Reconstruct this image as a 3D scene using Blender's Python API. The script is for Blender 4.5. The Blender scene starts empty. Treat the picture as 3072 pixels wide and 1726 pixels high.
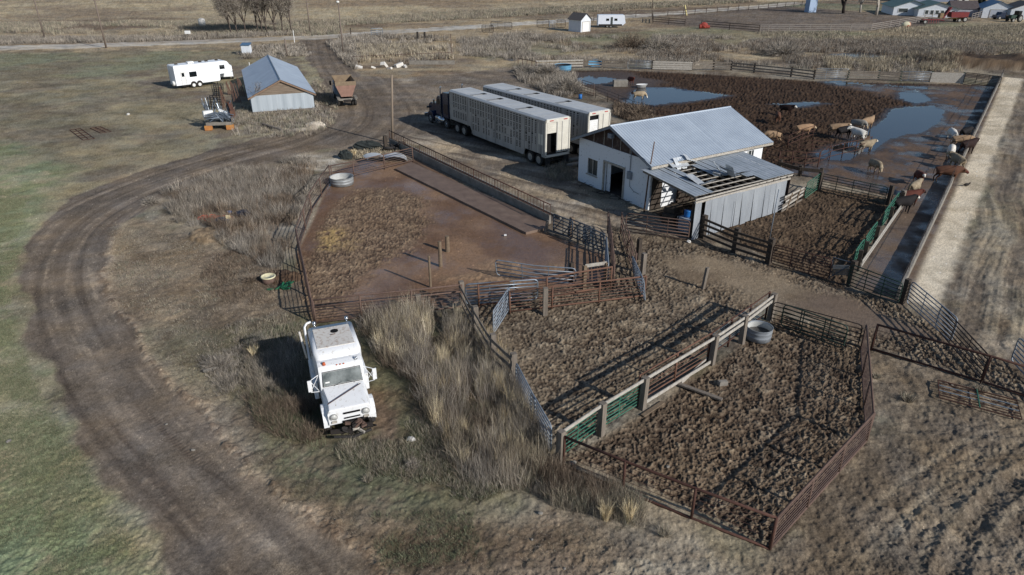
import bpy, bmesh, math, random
import numpy as np
from mathutils import Vector, Matrix

# ------------------------------------------------------------------ camera, sky, sun, exposure
SC = bpy.context.scene
COL = SC.collection
HCAM, PITCH, FPX = 16.85, math.radians(26.2), 2080.0      # height in m, tilt below the horizon, focal length for a 3072 px wide frame
cam_d = bpy.data.cameras.new("camera"); cam = bpy.data.objects.new("camera", cam_d); COL.objects.link(cam)
cam.location = (0, 0, HCAM); cam.rotation_euler = (math.pi/2 - PITCH, 0, 0)
cam_d.sensor_width = 36.0; cam_d.lens = 36.0*FPX/3072.0; cam_d.clip_start = 0.5; cam_d.clip_end = 6000
SC.camera = cam
SUN_EL, SUN_AZ = math.radians(27.0), math.radians(-39.0)   # azimuth measured from +x towards +y
w = bpy.data.worlds.new("World"); SC.world = w; w.use_nodes = True
nt = w.node_tree; bg = nt.nodes["Background"]
sky = nt.nodes.new("ShaderNodeTexSky"); sky.sky_type = 'NISHITA'; sky.sun_disc = False
sky.sun_elevation = SUN_EL; sky.sun_rotation = math.pi/2 - SUN_AZ
sky.air_density = 0.9; sky.dust_density = 0.4; sky.ozone_density = 2.5
nt.links.new(sky.outputs[0], bg.inputs[0]); bg.inputs[1].default_value = 0.085
sl = bpy.data.lights.new("sun", 'SUN'); sl.energy = 4.0; sl.angle = math.radians(0.5); sl.color = (1.0, 0.965, 0.915)
sun = bpy.data.objects.new("sun", sl); COL.objects.link(sun)
sdir = Vector((math.cos(SUN_EL)*math.cos(SUN_AZ), math.cos(SUN_EL)*math.sin(SUN_AZ), math.sin(SUN_EL)))
sun.rotation_euler = sdir.to_track_quat('Z', 'Y').to_euler(); sun.location = sdir*200
SC.view_settings.view_transform = 'Standard'; SC.view_settings.look = 'None'
SC.view_settings.exposure = 0.1; SC.view_settings.gamma = 1.0
SC.render.resolution_x = 1024; SC.render.resolution_y = 575

# ------------------------------------------------------------------ helpers
random.seed(7)
RNG = np.random.default_rng(7)
CP, SP = math.cos(PITCH), math.sin(PITCH)
def G(px, z=0.0):
    """a point of the survey photograph (3072 px wide) -> where it lies on the level plane z"""
    x = (px[0]-1536)/FPX; y = -(px[1]-863)/FPX
    d = Vector((x, CP + y*SP, -SP + y*CP)); t = (z-HCAM)/d.z
    return Vector((0, 0, HCAM)) + d*t
def HT(b, vt):
    """height of an upright that starts at ground point b (px) and ends at row vt"""
    g = G(b); lo, hi = 0.0, 60.0
    for _ in range(40):
        m = (lo+hi)/2; zz = g.y*CP - (m-HCAM)*SP; yy = (g.y*SP + (m-HCAM)*CP)/zz
        if 863-FPX*yy > vt: lo = m
        else: hi = m
    return lo
TR = [0, 432, 864, 1294]
def T(c, r, x, y): return (768*c + x/3.349, TR[r] + y/3.349)
def O(x, y): return (x*1.193, y*1.193)
def lin(c, ds=0.1):
    k = [((v/255.0)/12.92 if v/255.0 <= 0.04045 else ((v/255.0+0.055)/1.055)**2.4) for v in c]; g = 0.3*k[0]+0.6*k[1]+0.1*k[2]
    return tuple(v*(1-ds)+g*ds for v in k)

class MB:
    """collects pieces of one mesh"""
    def __init__(s): s.v = []; s.f = []
    def add(s, vs, fs):
        n = len(s.v); s.v.extend([tuple(p) for p in vs]); s.f.extend([tuple(i+n for i in f) for f in fs]); return s
    def box(s, c, d, rz=0.0, M=None):
        x, y, z = d[0]/2, d[1]/2, d[2]/2
        vs = [Vector((i*x, j*y, k*z)) for i in (-1, 1) for j in (-1, 1) for k in (-1, 1)]
        R = M if M is not None else Matrix.Rotation(rz, 3, 'Z')
        vs = [R @ q + Vector(c) for q in vs]
        return s.add(vs, [(0,1,3,2),(4,6,7,5),(0,4,5,1),(2,3,7,6),(0,2,6,4),(1,5,7,3)])
    def bar(s, a, b, wd, ht, up=Vector((0,0,1))):
        a, b = Vector(a), Vector(b); d = b-a
        if d.length < 1e-6: return s
        t = d.normalized(); u = up
        if abs(t.dot(u)) > 0.97: u = Vector((1,0,0))
        n = t.cross(u).normalized(); m = n.cross(t).normalized()
        vs = [p + n*(i*wd/2) + m*(j*ht/2) for p in (a, b) for (i, j) in ((-1,-1),(1,-1),(1,1),(-1,1))]
        return s.add(vs, [(0,1,2,3),(7,6,5,4),(0,4,5,1),(1,5,6,2),(2,6,7,3),(3,7,4,0)])
    def tube(s, pts, r, n=6, r2=None):
        pts = [Vector(p) for p in pts]; N = len(pts); rings = []
        for i, p in enumerate(pts):
            t = (pts[min(i+1, N-1)] - pts[max(i-1, 0)]).normalized()
            u = Vector((0,0,1)) if abs(t.z) < 0.95 else Vector((1,0,0))
            a = t.cross(u).normalized(); b = t.cross(a).normalized()
            rr = r if r2 is None else r + (r2-r)*i/(N-1)
            rings.append([p + a*math.cos(2*math.pi*k/n)*rr + b*math.sin(2*math.pi*k/n)*rr for k in range(n)])
        vs = [q for rg in rings for q in rg]; fs = []
        for i in range(N-1):
            for k in range(n):
                fs.append((i*n+k, i*n+(k+1) % n, (i+1)*n+(k+1) % n, (i+1)*n+k))
        fs.append(tuple(range(n-1, -1, -1))); fs.append(tuple((N-1)*n+k for k in range(n)))
        return s.add(vs, fs)
    def cyl(s, a, b, r, r2=None, n=16):
        return s.tube([a, b], r, n, r if r2 is None else r2)
    def prism(s, outline, a, b):
        """outline: list of Vector offsets; extruded from a to b"""
        n = len(outline); a, b = Vector(a), Vector(b)
        vs = [a+Vector(o) for o in outline] + [b+Vector(o) for o in outline]
        fs = [tuple(range(n-1, -1, -1)), tuple(range(n, 2*n))] + [(i, (i+1) % n, n+(i+1) % n, n+i) for i in range(n)]
        return s.add(vs, fs)
    def loft(s, rings, cap=True):
        n = len(rings[0]); vs = [q for r in rings for q in r]; fs = []
        for i in range(len(rings)-1):
            for k in range(n): fs.append((i*n+k, i*n+(k+1) % n, (i+1)*n+(k+1) % n, (i+1)*n+k))
        if cap: fs.append(tuple(range(n-1, -1, -1))); fs.append(tuple((len(rings)-1)*n+k for k in range(n)))
        return s.add(vs, fs)
    def ell(s, c, r, nu=12, nv=8, jit=0.0):
        vs = []; fs = []
        for i in range(nv+1):
            th = math.pi*i/nv
            for k in range(nu):
                ph = 2*math.pi*k/nu; j = 1+random.uniform(-jit, jit)
                vs.append((c[0]+r[0]*math.sin(th)*math.cos(ph)*j, c[1]+r[1]*math.sin(th)*math.sin(ph)*j, c[2]+r[2]*math.cos(th)*j))
        for i in range(nv):
            for k in range(nu): fs.append((i*nu+k, (i+1)*nu+k, (i+1)*nu+(k+1) % nu, i*nu+(k+1) % nu))
        return s.add(vs, fs)
    def build(s, name, mat, parent=None, smooth=False, bevel=0.0):
        me = bpy.data.meshes.new(name); me.from_pydata(s.v, [], s.f); me.update()
        bm = bmesh.new(); bm.from_mesh(me); bmesh.ops.recalc_face_normals(bm, faces=bm.faces)
        if bevel > 0:
            bmesh.ops.remove_doubles(bm, verts=bm.verts, dist=1e-4)
            es = [e for e in bm.edges if len(e.link_faces) == 2 and e.calc_face_angle(0) > 0.6]
            try: bmesh.ops.bevel(bm, geom=es, offset=bevel, segments=2, profile=0.7, affect='EDGES', clamp_overlap=True)
            except Exception: pass
        bm.to_mesh(me); bm.free()
        if smooth:
            me.polygons.foreach_set("use_smooth", [True]*len(me.polygons))
        me.materials.append(mat); o = bpy.data.objects.new(name, me); COL.objects.link(o)
        if parent is not None: o.parent = parent
        return o
def empty(name, loc, rz=0.0):
    o = bpy.data.objects.new(name, None); COL.objects.link(o); o.location = loc; o.rotation_euler = (0, 0, rz); o.empty_display_size = 0.3; return o
def tag(o, label=None, cat=None, group=None, kind=None):
    if label: o["label"] = label
    if cat: o["category"] = cat
    if group: o["group"] = group
    if kind: o["kind"] = kind
    return o
def thing(name, label, cat, loc=(0,0,0), rz=0.0, group=None):
    return tag(empty(name, loc, rz), label, cat, group)

MATS = {}
def mat(name, c, rough=0.7, metal=0.0, c2=None, scale=3.0, amt=0.5, bump=0.0, bscale=25.0, stretch=(1,1,1), spec=0.3, thr=None, detail=6.0):
    """principled surface; c and optional c2 are mixed by procedural noise"""
    if name in MATS: return MATS[name]
    m = bpy.data.materials.new(name); m.use_nodes = True; t = m.node_tree; b = t.nodes["Principled BSDF"]
    b.inputs["Roughness"].default_value = rough; b.inputs["Metallic"].default_value = metal; b.inputs["Specular IOR Level"].default_value = spec
    tc = t.nodes.new("ShaderNodeTexCoord"); mp = t.nodes.new("ShaderNodeMapping"); mp.inputs["Scale"].default_value = stretch
    t.links.new(tc.outputs["Object"], mp.inputs[0])
    nz = t.nodes.new("ShaderNodeTexNoise"); nz.inputs["Scale"].default_value = scale; nz.inputs["Detail"].default_value = detail; nz.inputs["Roughness"].default_value = 0.62
    t.links.new(mp.outputs[0], nz.inputs["Vector"])
    cr = t.nodes.new("ShaderNodeValToRGB"); lo, hi = thr if thr else (0.5-0.25, 0.5+0.25)
    cr.color_ramp.elements[0].position = lo; cr.color_ramp.elements[1].position = hi
    if c2 is None: ca = tuple(v*(1-amt*0.5) for v in c); cb = tuple(min(1, v*(1+amt*0.5)) for v in c)
    else: ca, cb = c, c2
    cr.color_ramp.elements[0].color = (*ca, 1); cr.color_ramp.elements[1].color = (*cb, 1)
    t.links.new(nz.outputs[0], cr.inputs[0]); t.links.new(cr.outputs[0], b.inputs["Base Color"])
    if bump > 0:
        n2 = t.nodes.new("ShaderNodeTexNoise"); n2.inputs["Scale"].default_value = bscale; n2.inputs["Detail"].default_value = 5
        t.links.new(mp.outputs[0], n2.inputs["Vector"])
        bp = t.nodes.new("ShaderNodeBump"); bp.inputs["Strength"].default_value = bump; bp.inputs["Distance"].default_value = 0.02
        t.links.new(n2.outputs[0], bp.inputs["Height"]); t.links.new(bp.outputs[0], b.inputs["Normal"])
    MATS[name] = m; return m
def attr_mat(name, rough=0.9, namt=0.25, nscale=6.0, spec=0.15, wet=False, bump=0.0, trans=False):
    """colour comes from the mesh's own 'Col' attribute (procedurally filled), broken up by noise"""
    m = bpy.data.materials.new(name); m.use_nodes = True; t = m.node_tree; b = t.nodes["Principled BSDF"]
    b.inputs["Roughness"].default_value = rough; b.inputs["Specular IOR Level"].default_value = spec
    a = t.nodes.new("ShaderNodeAttribute"); a.attribute_name = "Col"
    tc = t.nodes.new("ShaderNodeTexCoord"); nz = t.nodes.new("ShaderNodeTexNoise"); nz.inputs["Scale"].default_value = nscale; nz.inputs["Detail"].default_value = 8
    nz.inputs["Roughness"].default_value = 0.7
    t.links.new(tc.outputs["Object"], nz.inputs["Vector"])
    mr = t.nodes.new("ShaderNodeMapRange"); mr.inputs[1].default_value = 0.3; mr.inputs[2].default_value = 0.7
    mr.inputs[3].default_value = 1-namt; mr.inputs[4].default_value = 1+namt; t.links.new(nz.outputs[0], mr.inputs[0])
    if wet:
        n3 = t.nodes.new('ShaderNodeTexNoise'); n3.inputs['Scale'].default_value = 38; n3.inputs['Detail'].default_value = 4; n3.inputs['Roughness'].default_value = .8; t.links.new(tc.outputs['Object'], n3.inputs['Vector'])
        ma = t.nodes.new('ShaderNodeMath'); ma.operation = 'ADD'; mm = t.nodes.new('ShaderNodeMath'); mm.operation = 'MULTIPLY'; mm.inputs[1].default_value = 1.0; ms = t.nodes.new('ShaderNodeMath'); ms.operation = 'SUBTRACT'; ms.inputs[1].default_value = .5
        t.links.new(n3.outputs[0], ms.inputs[0]); t.links.new(ms.outputs[0], mm.inputs[0]); t.links.new(mm.outputs[0], ma.inputs[0]); t.links.new(nz.outputs[0], ma.inputs[1]); t.links.new(ma.outputs[0], mr.inputs[0])
    vm = t.nodes.new("ShaderNodeVectorMath"); vm.operation = 'SCALE'; t.links.new(a.outputs["Color"], vm.inputs[0]); t.links.new(mr.outputs[0], vm.inputs["Scale"])
    t.links.new(vm.outputs[0], b.inputs["Base Color"])
    if wet:
        aw = t.nodes.new("ShaderNodeAttribute"); aw.attribute_name = "Wet"
        m2 = t.nodes.new("ShaderNodeMapRange"); m2.inputs[3].default_value = 0.92; m2.inputs[4].default_value = 0.12
        t.links.new(aw.outputs["Fac"], m2.inputs[0]); t.links.new(m2.outputs[0], b.inputs["Roughness"])
        m3 = t.nodes.new("ShaderNodeMapRange"); m3.inputs[3].default_value = 0.08; m3.inputs[4].default_value = 0.6
        t.links.new(aw.outputs["Fac"], m3.inputs[0]); t.links.new(m3.outputs[0], b.inputs["Specular IOR Level"])
    if bump > 0:
        bp = t.nodes.new("ShaderNodeBump"); bp.inputs["Strength"].default_value = bump; bp.inputs["Distance"].default_value = 0.03
        n2 = t.nodes.new("ShaderNodeTexNoise"); n2.inputs["Scale"].default_value = 14; n2.inputs["Detail"].default_value = 6
        t.links.new(tc.outputs["Object"], n2.inputs["Vector"]); t.links.new(n2.outputs[0], bp.inputs["Height"]); t.links.new(bp.outputs[0], b.inputs["Normal"])
    return m

# ------------------------------------------------------------------ numpy noise
def _h(ix, iy, seed):
    h = (ix.astype(np.int64)*374761393 + iy.astype(np.int64)*668265263 + seed*1442695041) & 0xFFFFFFFF
    h = ((h ^ (h >> 13))*1274126177) & 0xFFFFFFFF
    return ((h ^ (h >> 16)) & 0xFFFFFF)/float(0xFFFFFF)
def vnoise(x, y, seed=0):
    ix = np.floor(x); iy = np.floor(y); fx = x-ix; fy = y-iy
    fx = fx*fx*(3-2*fx); fy = fy*fy*(3-2*fy)
    a = _h(ix, iy, seed); b = _h(ix+1, iy, seed); c = _h(ix, iy+1, seed); d = _h(ix+1, iy+1, seed)
    return (a+(b-a)*fx)*(1-fy) + (c+(d-c)*fx)*fy
def fbm(x, y, f=1.0, octv=4, seed=0, sp=None, gain=0.5):
    """returns about -1..1; octaves finer than the mesh spacing sp fade out"""
    s = np.zeros(np.shape(x)); a = 1.0; tot = 0.0
    for o in range(octv):
        ca, sa = math.cos(o*1.3), math.sin(o*1.3)
        n = vnoise((x*ca-y*sa)*f+o*17.3, (x*sa+y*ca)*f+o*9.1, seed+o*7)*2-1
        if sp is not None: n = n*np.clip(1.4-sp*f*1.6, 0, 1)
        s = s+n*a; tot += a; a *= gain; f *= 2.05
    return s/tot*1.6
def worley(x, y, f, seed=0):
    x = x*f; y = y*f; ix = np.floor(x); iy = np.floor(y); best = np.full(np.shape(x), 9.0)
    for i in (-1, 0, 1):
        for j in (-1, 0, 1):
            cx = ix+i; cy = iy+j
            d = (cx+_h(cx, cy, seed)-x)**2 + (cy+_h(cx, cy, seed+5)-y)**2
            best = np.minimum(best, d)
    return np.sqrt(best)
def sst(a, b, x):
    t = np.clip((x-a)/(b-a), 0, 1); return t*t*(3-2*t)
def sdf(poly, X, Y):
    """signed distance in metres to a polygon of world points, positive inside; -9 far outside"""
    P = np.array([[p[0], p[1]] for p in poly]); out = np.full(X.shape, -9.0)
    m = (X > P[:,0].min()-4) & (X < P[:,0].max()+4) & (Y > P[:,1].min()-4) & (Y < P[:,1].max()+4)
    x = X[m]; y = Y[m]; d = np.full(x.shape, 1e9); ins = np.zeros(x.shape, bool)
    for i in range(len(P)):
        a = P[i]; b = P[(i+1) % len(P)]; e = b-a; L = e@e+1e-12
        t = np.clip(((x-a[0])*e[0]+(y-a[1])*e[1])/L, 0, 1)
        d = np.minimum(d, (x-a[0]-t*e[0])**2+(y-a[1]-t*e[1])**2)
        c = (a[1] > y) != (b[1] > y)
        with np.errstate(divide='ignore', invalid='ignore'):
            xc = (b[0]-a[0])*(y-a[1])/(b[1]-a[1]+1e-15)+a[0]
        ins ^= c & (x < xc)
    out[m] = np.where(ins, np.sqrt(d), -np.sqrt(d)); return out
def smooth_line(pts, n=8):
    P = [pts[0]]+list(pts)+[pts[-1]]; out = []
    for i in range(1, len(P)-2):
        for k in range(n):
            t = k/n; a, b, c, d = (np.array(P[i+j][:2]) for j in (-1, 0, 1, 2))
            out.append(0.5*((2*b)+(-a+c)*t+(2*a-5*b+4*c-d)*t*t+(-a+3*b-3*c+d)*t**3))
    out.append(np.array(P[-2][:2])); return np.array(out)
def flow(line, X, Y, reach=14.0):
    """along-distance s and signed side-distance d to a line; d=99 where farther than reach"""
    P = line; S = np.concatenate([[0], np.cumsum(np.linalg.norm(np.diff(P, axis=0), axis=1))])
    s = np.zeros(X.shape); d = np.full(X.shape, 99.0)
    m = (X > P[:,0].min()-reach) & (X < P[:,0].max()+reach) & (Y > P[:,1].min()-reach) & (Y < P[:,1].max()+reach)
    x = X[m]; y = Y[m]; bd = np.full(x.shape, 1e9); bs = np.zeros(x.shape); sg = np.zeros(x.shape)
    for i in range(len(P)-1):
        a = P[i]; e = P[i+1]-a; L = e@e+1e-12
        t = np.clip(((x-a[0])*e[0]+(y-a[1])*e[1])/L, 0, 1)
        dx = x-a[0]-t*e[0]; dy = y-a[1]-t*e[1]; q = dx*dx+dy*dy; k = q < bd
        bd = np.where(k, q, bd); bs = np.where(k, S[i]+t*math.sqrt(L), bs); sg = np.where(k, np.sign(e[0]*dy-e[1]*dx), sg)
    s[m] = bs; d[m] = np.sqrt(bd)*sg; return s, d

# ------------------------------------------------------------------ the ground: one dense sheet, cut along zone borders
def PO(*pts): return [G(O(x, y)) for x, y in pts]
NX, NY = 1540, 914
vrow = np.linspace(-8, 1726*1.10, NY-60)                    # rows of the near part, then rows running out to the horizon
yk = -(vrow-863)/FPX
Yr = HCAM*(CP+yk*SP)/(SP-yk*CP)
Yr = np.concatenate([Yr[::-1], Yr[0]*np.power(4200/Yr[0], np.linspace(0, 1, 47)[1:])])
Yr = np.concatenate([np.linspace(0.5, Yr[0]-.4, 14), Yr])
tx = np.concatenate([np.linspace(-3, -.85, 20), np.linspace(-.83, .83, NX-40), np.linspace(.85, 3, 20)])
Z = Yr*CP+HCAM*SP
Y = np.repeat(Yr[:, None], NX, 1); X = Z[:, None]*tx[None, :]
dxs = np.gradient(X, axis=1); dys = np.abs(np.gradient(Y, axis=0)); SPC = np.sqrt(dxs*dys)
H = np.zeros(X.shape); C3 = np.zeros(X.shape+(3,)); WET = np.zeros(X.shape); ZONE = np.zeros(X.shape, np.int8)
KA = 1.56
def A(*c): return np.array(lin(c, 0.3 if c[1] >= c[0] else 0.08))*KA
def lay(wt, c):
    global C3
    if np.ndim(c) == 1: c = np.broadcast_to(c, C3.shape)
    C3 = C3*(1-wt[..., None]) + c*wt[..., None]
def mixc(a, b, t): return a*(1-t[..., None])+b*t[..., None]
n_big = fbm(X, Y, 0.045, 4, 1, SPC); n_mid = fbm(X, Y, 0.3, 4, 2, SPC); n_fin = fbm(X, Y, 1.6, 5, 3, SPC, 0.6); n_mic = fbm(X, Y, 6.0, 3, 4, SPC, 0.7); n_f2 = fbm(X, Y, 3.4, 4, 5, SPC, 0.75); n_f3 = fbm(X, Y, 11.0, 2, 6, SPC, 0.8)
WX = X + 0.9*fbm(X, Y, 0.35, 4, 11, SPC)+0.25*fbm(X, Y, 2.5, 3, 12, SPC); WY = Y + 0.9*fbm(X, Y, 0.35, 4, 13, SPC)+0.25*fbm(X, Y, 2.5, 3, 14, SPC)
far = sst(55, 160, Y)
# open fields: dry tan grass with browner and greener patches
tan_, brn, grn, gry = A(136,120,96), A(98,84,70), A(92,98,70), A(108,100,86)
base = mixc(tan_, brn, sst(-0.4, 0.5, n_big+0.3*n_mid)); base = mixc(base, gry, sst(0.0, 0.7, -n_mid+0.3*n_fin)*0.6)
hstr = fbm(X*0.25, Y*1.0, 0.12, 4, 21)
base = mixc(base, A(156,142,114), sst(0.1, 0.8, hstr)*0.55); C3 = base.copy()
# bare earth between the pens and the track
near = PO((330,470),(700,395),(1290,160),(2000,150),(2576,140),(3200,700),(2900,1640),(-200,1640),(-200,1300),(330,700))
wn = sst(-1.5, 1.5, sdf(near, WX, WY))
dirt = mixc(A(120,111,97), A(92,82,71), sst(-0.5, 0.6, n_mid+0.5*n_fin)); dirt = mixc(dirt, A(126,114,98), sst(0.2, 0.9, n_big+0.6*n_fin))
dirt = mixc(dirt, A(84,84,58), sst(0.15, 0.7, fbm(X, Y, 0.22, 4, 31, SPC))*0.55)
dirt = mixc(dirt, A(72,62,52), sst(0.1, .8, fbm(X, Y, 0.9, 5, 33, SPC, .6))*.6); lay(wn, dirt); H += wn*(0.03*n_fin+0.02*n_mic+0.022*n_f2)
near_r = sst(0, 3, sdf(PO((1100,1240),(1400,1260),(1960,1420),(2220,1060),(2240,850),(2700,1000),(3200,1640),(900,1640)), WX, WY)); H += near_r*0.020*(n_f2+n_f3)
def patch(pts, c1, c2, f=0.5, edge=1.2, st=1.0, seed=0, amp=0.0, f2=3.0):
    w_ = sst(-edge, edge, sdf(PO(*pts), WX, WY))*st
    t = sst(-0.5, 0.5, fbm(X, Y, f, 4, 50+seed, SPC)+0.5*fbm(X, Y, f*5, 4, 70+seed, SPC))
    lay(w_, mixc(np.broadcast_to(c1, C3.shape), np.broadcast_to(c2, C3.shape), t))
    global H
    if amp: H = H + w_*amp*fbm(X, Y, f2, 4, 90+seed, SPC)
    return w_
# upper left paddock, grey-green turf with brown patches
patch([(-400,135),(700,112),(860,150),(850,330),(600,370),(340,430),(160,560),(60,700),(0,900),(-500,1000)], A(122,114,92), A(98,88,76), 0.16, 3, 1, 1, 0.03)
patch([(-400,200),(300,200),(560,300),(420,400),(100,480),(-400,520)], A(122,112,92), A(92,86,70), 0.3, 3, .5, 22)
patch([(-400,140),(620,118),(700,150),(560,165),(300,190),(-400,240)], A(104,106,76), A(106,98,80), 0.1, 3, 0.8, 2)
patch([(-400,118),(500,116),(700,112),(600,126),(-400,140)], A(150,132,106), A(106,94,78), 0.3, 1.2, 0.8, 3)
# left verge: green turf
patch([(-500,330),(60,360),(200,430),(90,560),(40,680),(60,850),(120,990),(200,1120),(300,1300),(440,1460),(500,1640),(-500,1700)], A(104,110,74), A(124,118,96), 0.35, 1.4, 1, 4, 0.014, 9)
patch([(-300,1020),(60,1100),(150,1250),(330,1460),(300,1640),(-400,1640)], A(96,106,66), A(120,110,88), 0.6, 1.0, 0.85, 5, 0.018, 9)
# rough fields beyond: roadside grass and paddocks
patch([(-500,60),(500,40),(900,60),(1200,50),(1900,0),(1900,-8),(-500,-8)], A(148,134,108), A(118,104,86), 0.02, 8, 0.9, 6)
patch([(760,20),(1200,10),(1800,-6),(1100,-8),(760,-8)], A(128,110,88), A(112,96,78), 0.02, 6, 0.8, 7)
patch([(1200,95),(1480,90),(1760,66),(2250,84),(2150,96),(1500,130),(1200,150)], A(98,100,70), A(112,104,84), 0.06, 3, 0.8, 8)
patch([(1650,62),(1750,38),(1960,14),(2250,36),(2470,52),(2230,76),(1900,80),(1750,68)], A(86,76,68), A(98,88,78), 0.05, 1.5, 1, 9)
patch([(1900,12),(2260,34),(2480,30),(2480,20),(1950,5)], A(88,92,68), A(110,102,82), 0.05, 2, 0.8, 10)
patch([(2560,60),(2400,52),(2300,70),(2380,80),(2700,90)], A(96,104,70), A(120,110,90), 0.05, 2, 0.7, 11)
# weedy ground round the white truck
patch([(600,830),(800,790),(1160,770),(1290,960),(1400,1160),(1300,1240),(1000,1250),(760,1120),(560,1000)], A(74,68,50), A(84,82,58), 0.5, 1.5, 0.8, 12, 0.05)
patch([(640,1060),(800,1110),(1000,1190),(1130,1240),(900,1290),(700,1180)], A(82,84,58), A(90,80,66), 0.9, 1.0, 0.75, 13, 0.05)
patch([(960,1300),(1180,1290),(1200,1400),(960,1440)], A(84,92,52), A(92,78,62), 0.9, 0.7, 0.7, 14, 0.05)
patch([(1500,1360),(1800,1350),(2000,1400),(2100,1640),(1400,1640)], A(124,115,100), A(98,88,76), 1.2, 1.5, 0.8, 15, 0.05, 5)
patch([(900,960),(980,980),(1010,1070),(960,1140),(900,1060)], A(92,76,62), A(80,66,54), 0.6, 0.5, 0.9, 16)
patch([(330,560),(560,600),(680,690),(700,800),(520,830),(330,800),(280,700)], A(120,106,88), A(94,82,68), 0.5, 1.0, 0.85, 17, 0.03)
patch([(740,395),(850,400),(830,425),(760,420)], A(178,170,156), A(140,130,114), 0.8, 0.6, 0.9, 18)
patch([(760,1240),(1000,1260),(1400,1275),(1560,1360),(1500,1460),(1400,1640),(1150,1640),(940,1440),(700,1220)], A(98,84,70), A(70,58,48), 0.7, 1.2, 0.75, 23, 0.03, 5)
patch([(1738,605),(1961,530),(1870,482),(1640,530)], A(54,46,40), A(40,34,30), 1.0, 0.4, 1, 24)
# right hand side: dry churned earth and vehicle ruts
wr = patch([(2700,880),(2560,700),(2600,180),(3400,300),(3400,1640),(1950,1640),(1960,1380),(2200,1040),(2190,860),(2260,780)], A(106,94,80), A(84,73,62), 0.35, 1.2, 1, 19, 0.03, 2)
patch([(2190,860),(2560,960),(2700,1150),(2500,1420),(1960,1440),(2190,1060)], A(108,97,82), A(86,76,64), 0.6, 1.2, 0.8, 20, 0.05, 3)
# farm yard and track
track_mid = smooth_line(PO((860,1640),(690,1447),(500,1250),(330,1080),(225,930),(165,800),(150,690),(190,590),(280,520),(430,455),(620,395),(780,350),(860,300),(850,240),(800,170),(785,100)))
ts, td = flow(track_mid, X, Y, 12)
road_l = smooth_line(PO((-500,124),(0,121),(400,109),(760,95),(1000,80),(1200,67),(1500,47),(1900,18),(2000,8)))
rs, rd = flow(road_l, X, Y, 16)
YARD = PO((-40,1640),(440,1460),(320,1290),(250,1180),(180,1080),(115,950),(72,830),(48,710),(60,640),(105,560),(190,500),(300,450),(430,405),(600,362),(700,330),(790,300),(800,240),(812,200),(770,150),(745,100),(838,97),(850,130),(872,165),(905,192),(1000,197),(1140,187),(1290,168),(1310,185),(1300,205),(1460,262),(1560,262),(1600,270),(1450,330),(1450,455),(1480,500),(1640,560),(1740,600),(1560,612),(1380,525),(1180,425),(1040,360),(980,372),(900,380),(840,372),(760,385),(640,420),(520,455),(420,492),(350,530),(300,562),(268,620),(262,680),(285,760),(335,840),(425,955),(525,1085),(645,1195),(810,1350),(945,1450),(1120,1640))
ydist = sdf(YARD, X+0.5*fbm(X, Y, 0.4, 3, 41, SPC), Y+0.5*fbm(X, Y, 0.4, 3, 42, SPC)); wy = sst(-0.16, 0.22, ydist)
yard = mixc(A(116,105,92), A(94,84,74), sst(-0.4, 0.5, n_big+0.6*n_mid)); yard = mixc(yard, A(138,126,110), sst(0.1, 0.8, fbm(X*0.5, Y, 0.25, 5, 43, SPC)))
on_t = sst(11, 8, np.abs(td))
st1 = fbm(td*2.2, ts*0.10, 1.0, 5, 44, np.minimum(SPC, 0.4)); st2 = fbm(td*5, ts*0.5, 1.0, 3, 45, SPC)
tr = mixc(np.broadcast_to(A(92,82,72), C3.shape), A(106,95,83), sst(-0.4, 0.7, st1)); tr = mixc(tr, A(150,134,114), sst(0.45, 1.0, st1*0.55+st2*0.45+0.35*n_fin)*0.45)
tr = mixc(tr, A(72,62,54), sst(0.42, 0.9, -st1*0.7+st2*0.35)*0.6)
yard = mixc(yard, tr, on_t)
st3 = fbm((X*0.6+Y*0.8)*1.6, (X*0.8-Y*0.6)*0.12, 1.0, 5, 46, SPC)          # wheel marks running beside the feed bunk
bk = sst(-1, 1, sdf(PO((1180,190),(1420,340),(1700,600),(1560,620),(1000,360)), WX, WY))
yard = mixc(yard, A(66,56,48), sst(0.1, 0.6, st3)*0.6*bk); yard = mixc(yard, A(140,128,110), sst(0.1, 0.7, -st3)*0.6*bk)
lay(wy, yard)
H = H*(1-.7*wy*on_t)+wy*(0.008*n_fin + 0.012*st1*on_t + 0.10*np.clip(st3, -1, 1)*bk+0.035*n_f2*bk)
edge_r = np.exp(-((td+4.1-0.35*fbm(ts*0, ts, 0.2, 3, 47))/0.28)**2)*sst(18, 16, ts)*sst(-2, 2, 60-Y)*(td < 0)
edge_r = edge_r*sst(0, 3, ts)
# the graded ridge along the inner edge of the track
lay(np.clip(np.exp(-((ydist+0.1)/0.28)**2)*(td < 0)*sst(45, 40, Y)*(X < 2), 0, 1)*0.7, mixc(A(140,124,106), A(96,80,66), sst(-0.3, 0.4, n_mic+n_fin)))
H += 0.10*np.exp(-((ydist+0.15)/0.25)**2)*(td < 0)*sst(45, 40, Y)*(X < 2)*(0.7+0.5*n_fin)
lay(wy*on_t*np.clip(sum(np.exp(-((td-o_-.3*vnoise(ts*.06, ts*0+o_, 90))/w0)**2)*sst(.3,.6,vnoise(ts*.12, ts*0+o_, 91)) for o_, w0 in ((-3.3,.12),(-2.5,.10),(-1.2,.12),(.2,.10),(1.0,.14),(2.2,.12),(3.0,.10))), 0, 1)*.40, A(64,55,48))
lay(wy*on_t*np.clip(sum(np.exp(-((td-o_-.3*vnoise(ts*.06, ts*0+o_, 92))/.09)**2)*sst(.35,.6,vnoise(ts*.3, ts*0+o_, 93))*sst(-.2,.4,n_fin+n_f2) for o_ in (-2.9,-1.8,-.5,.6,1.7,2.6)), 0, 1)*.28, A(146,130,112))
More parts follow.
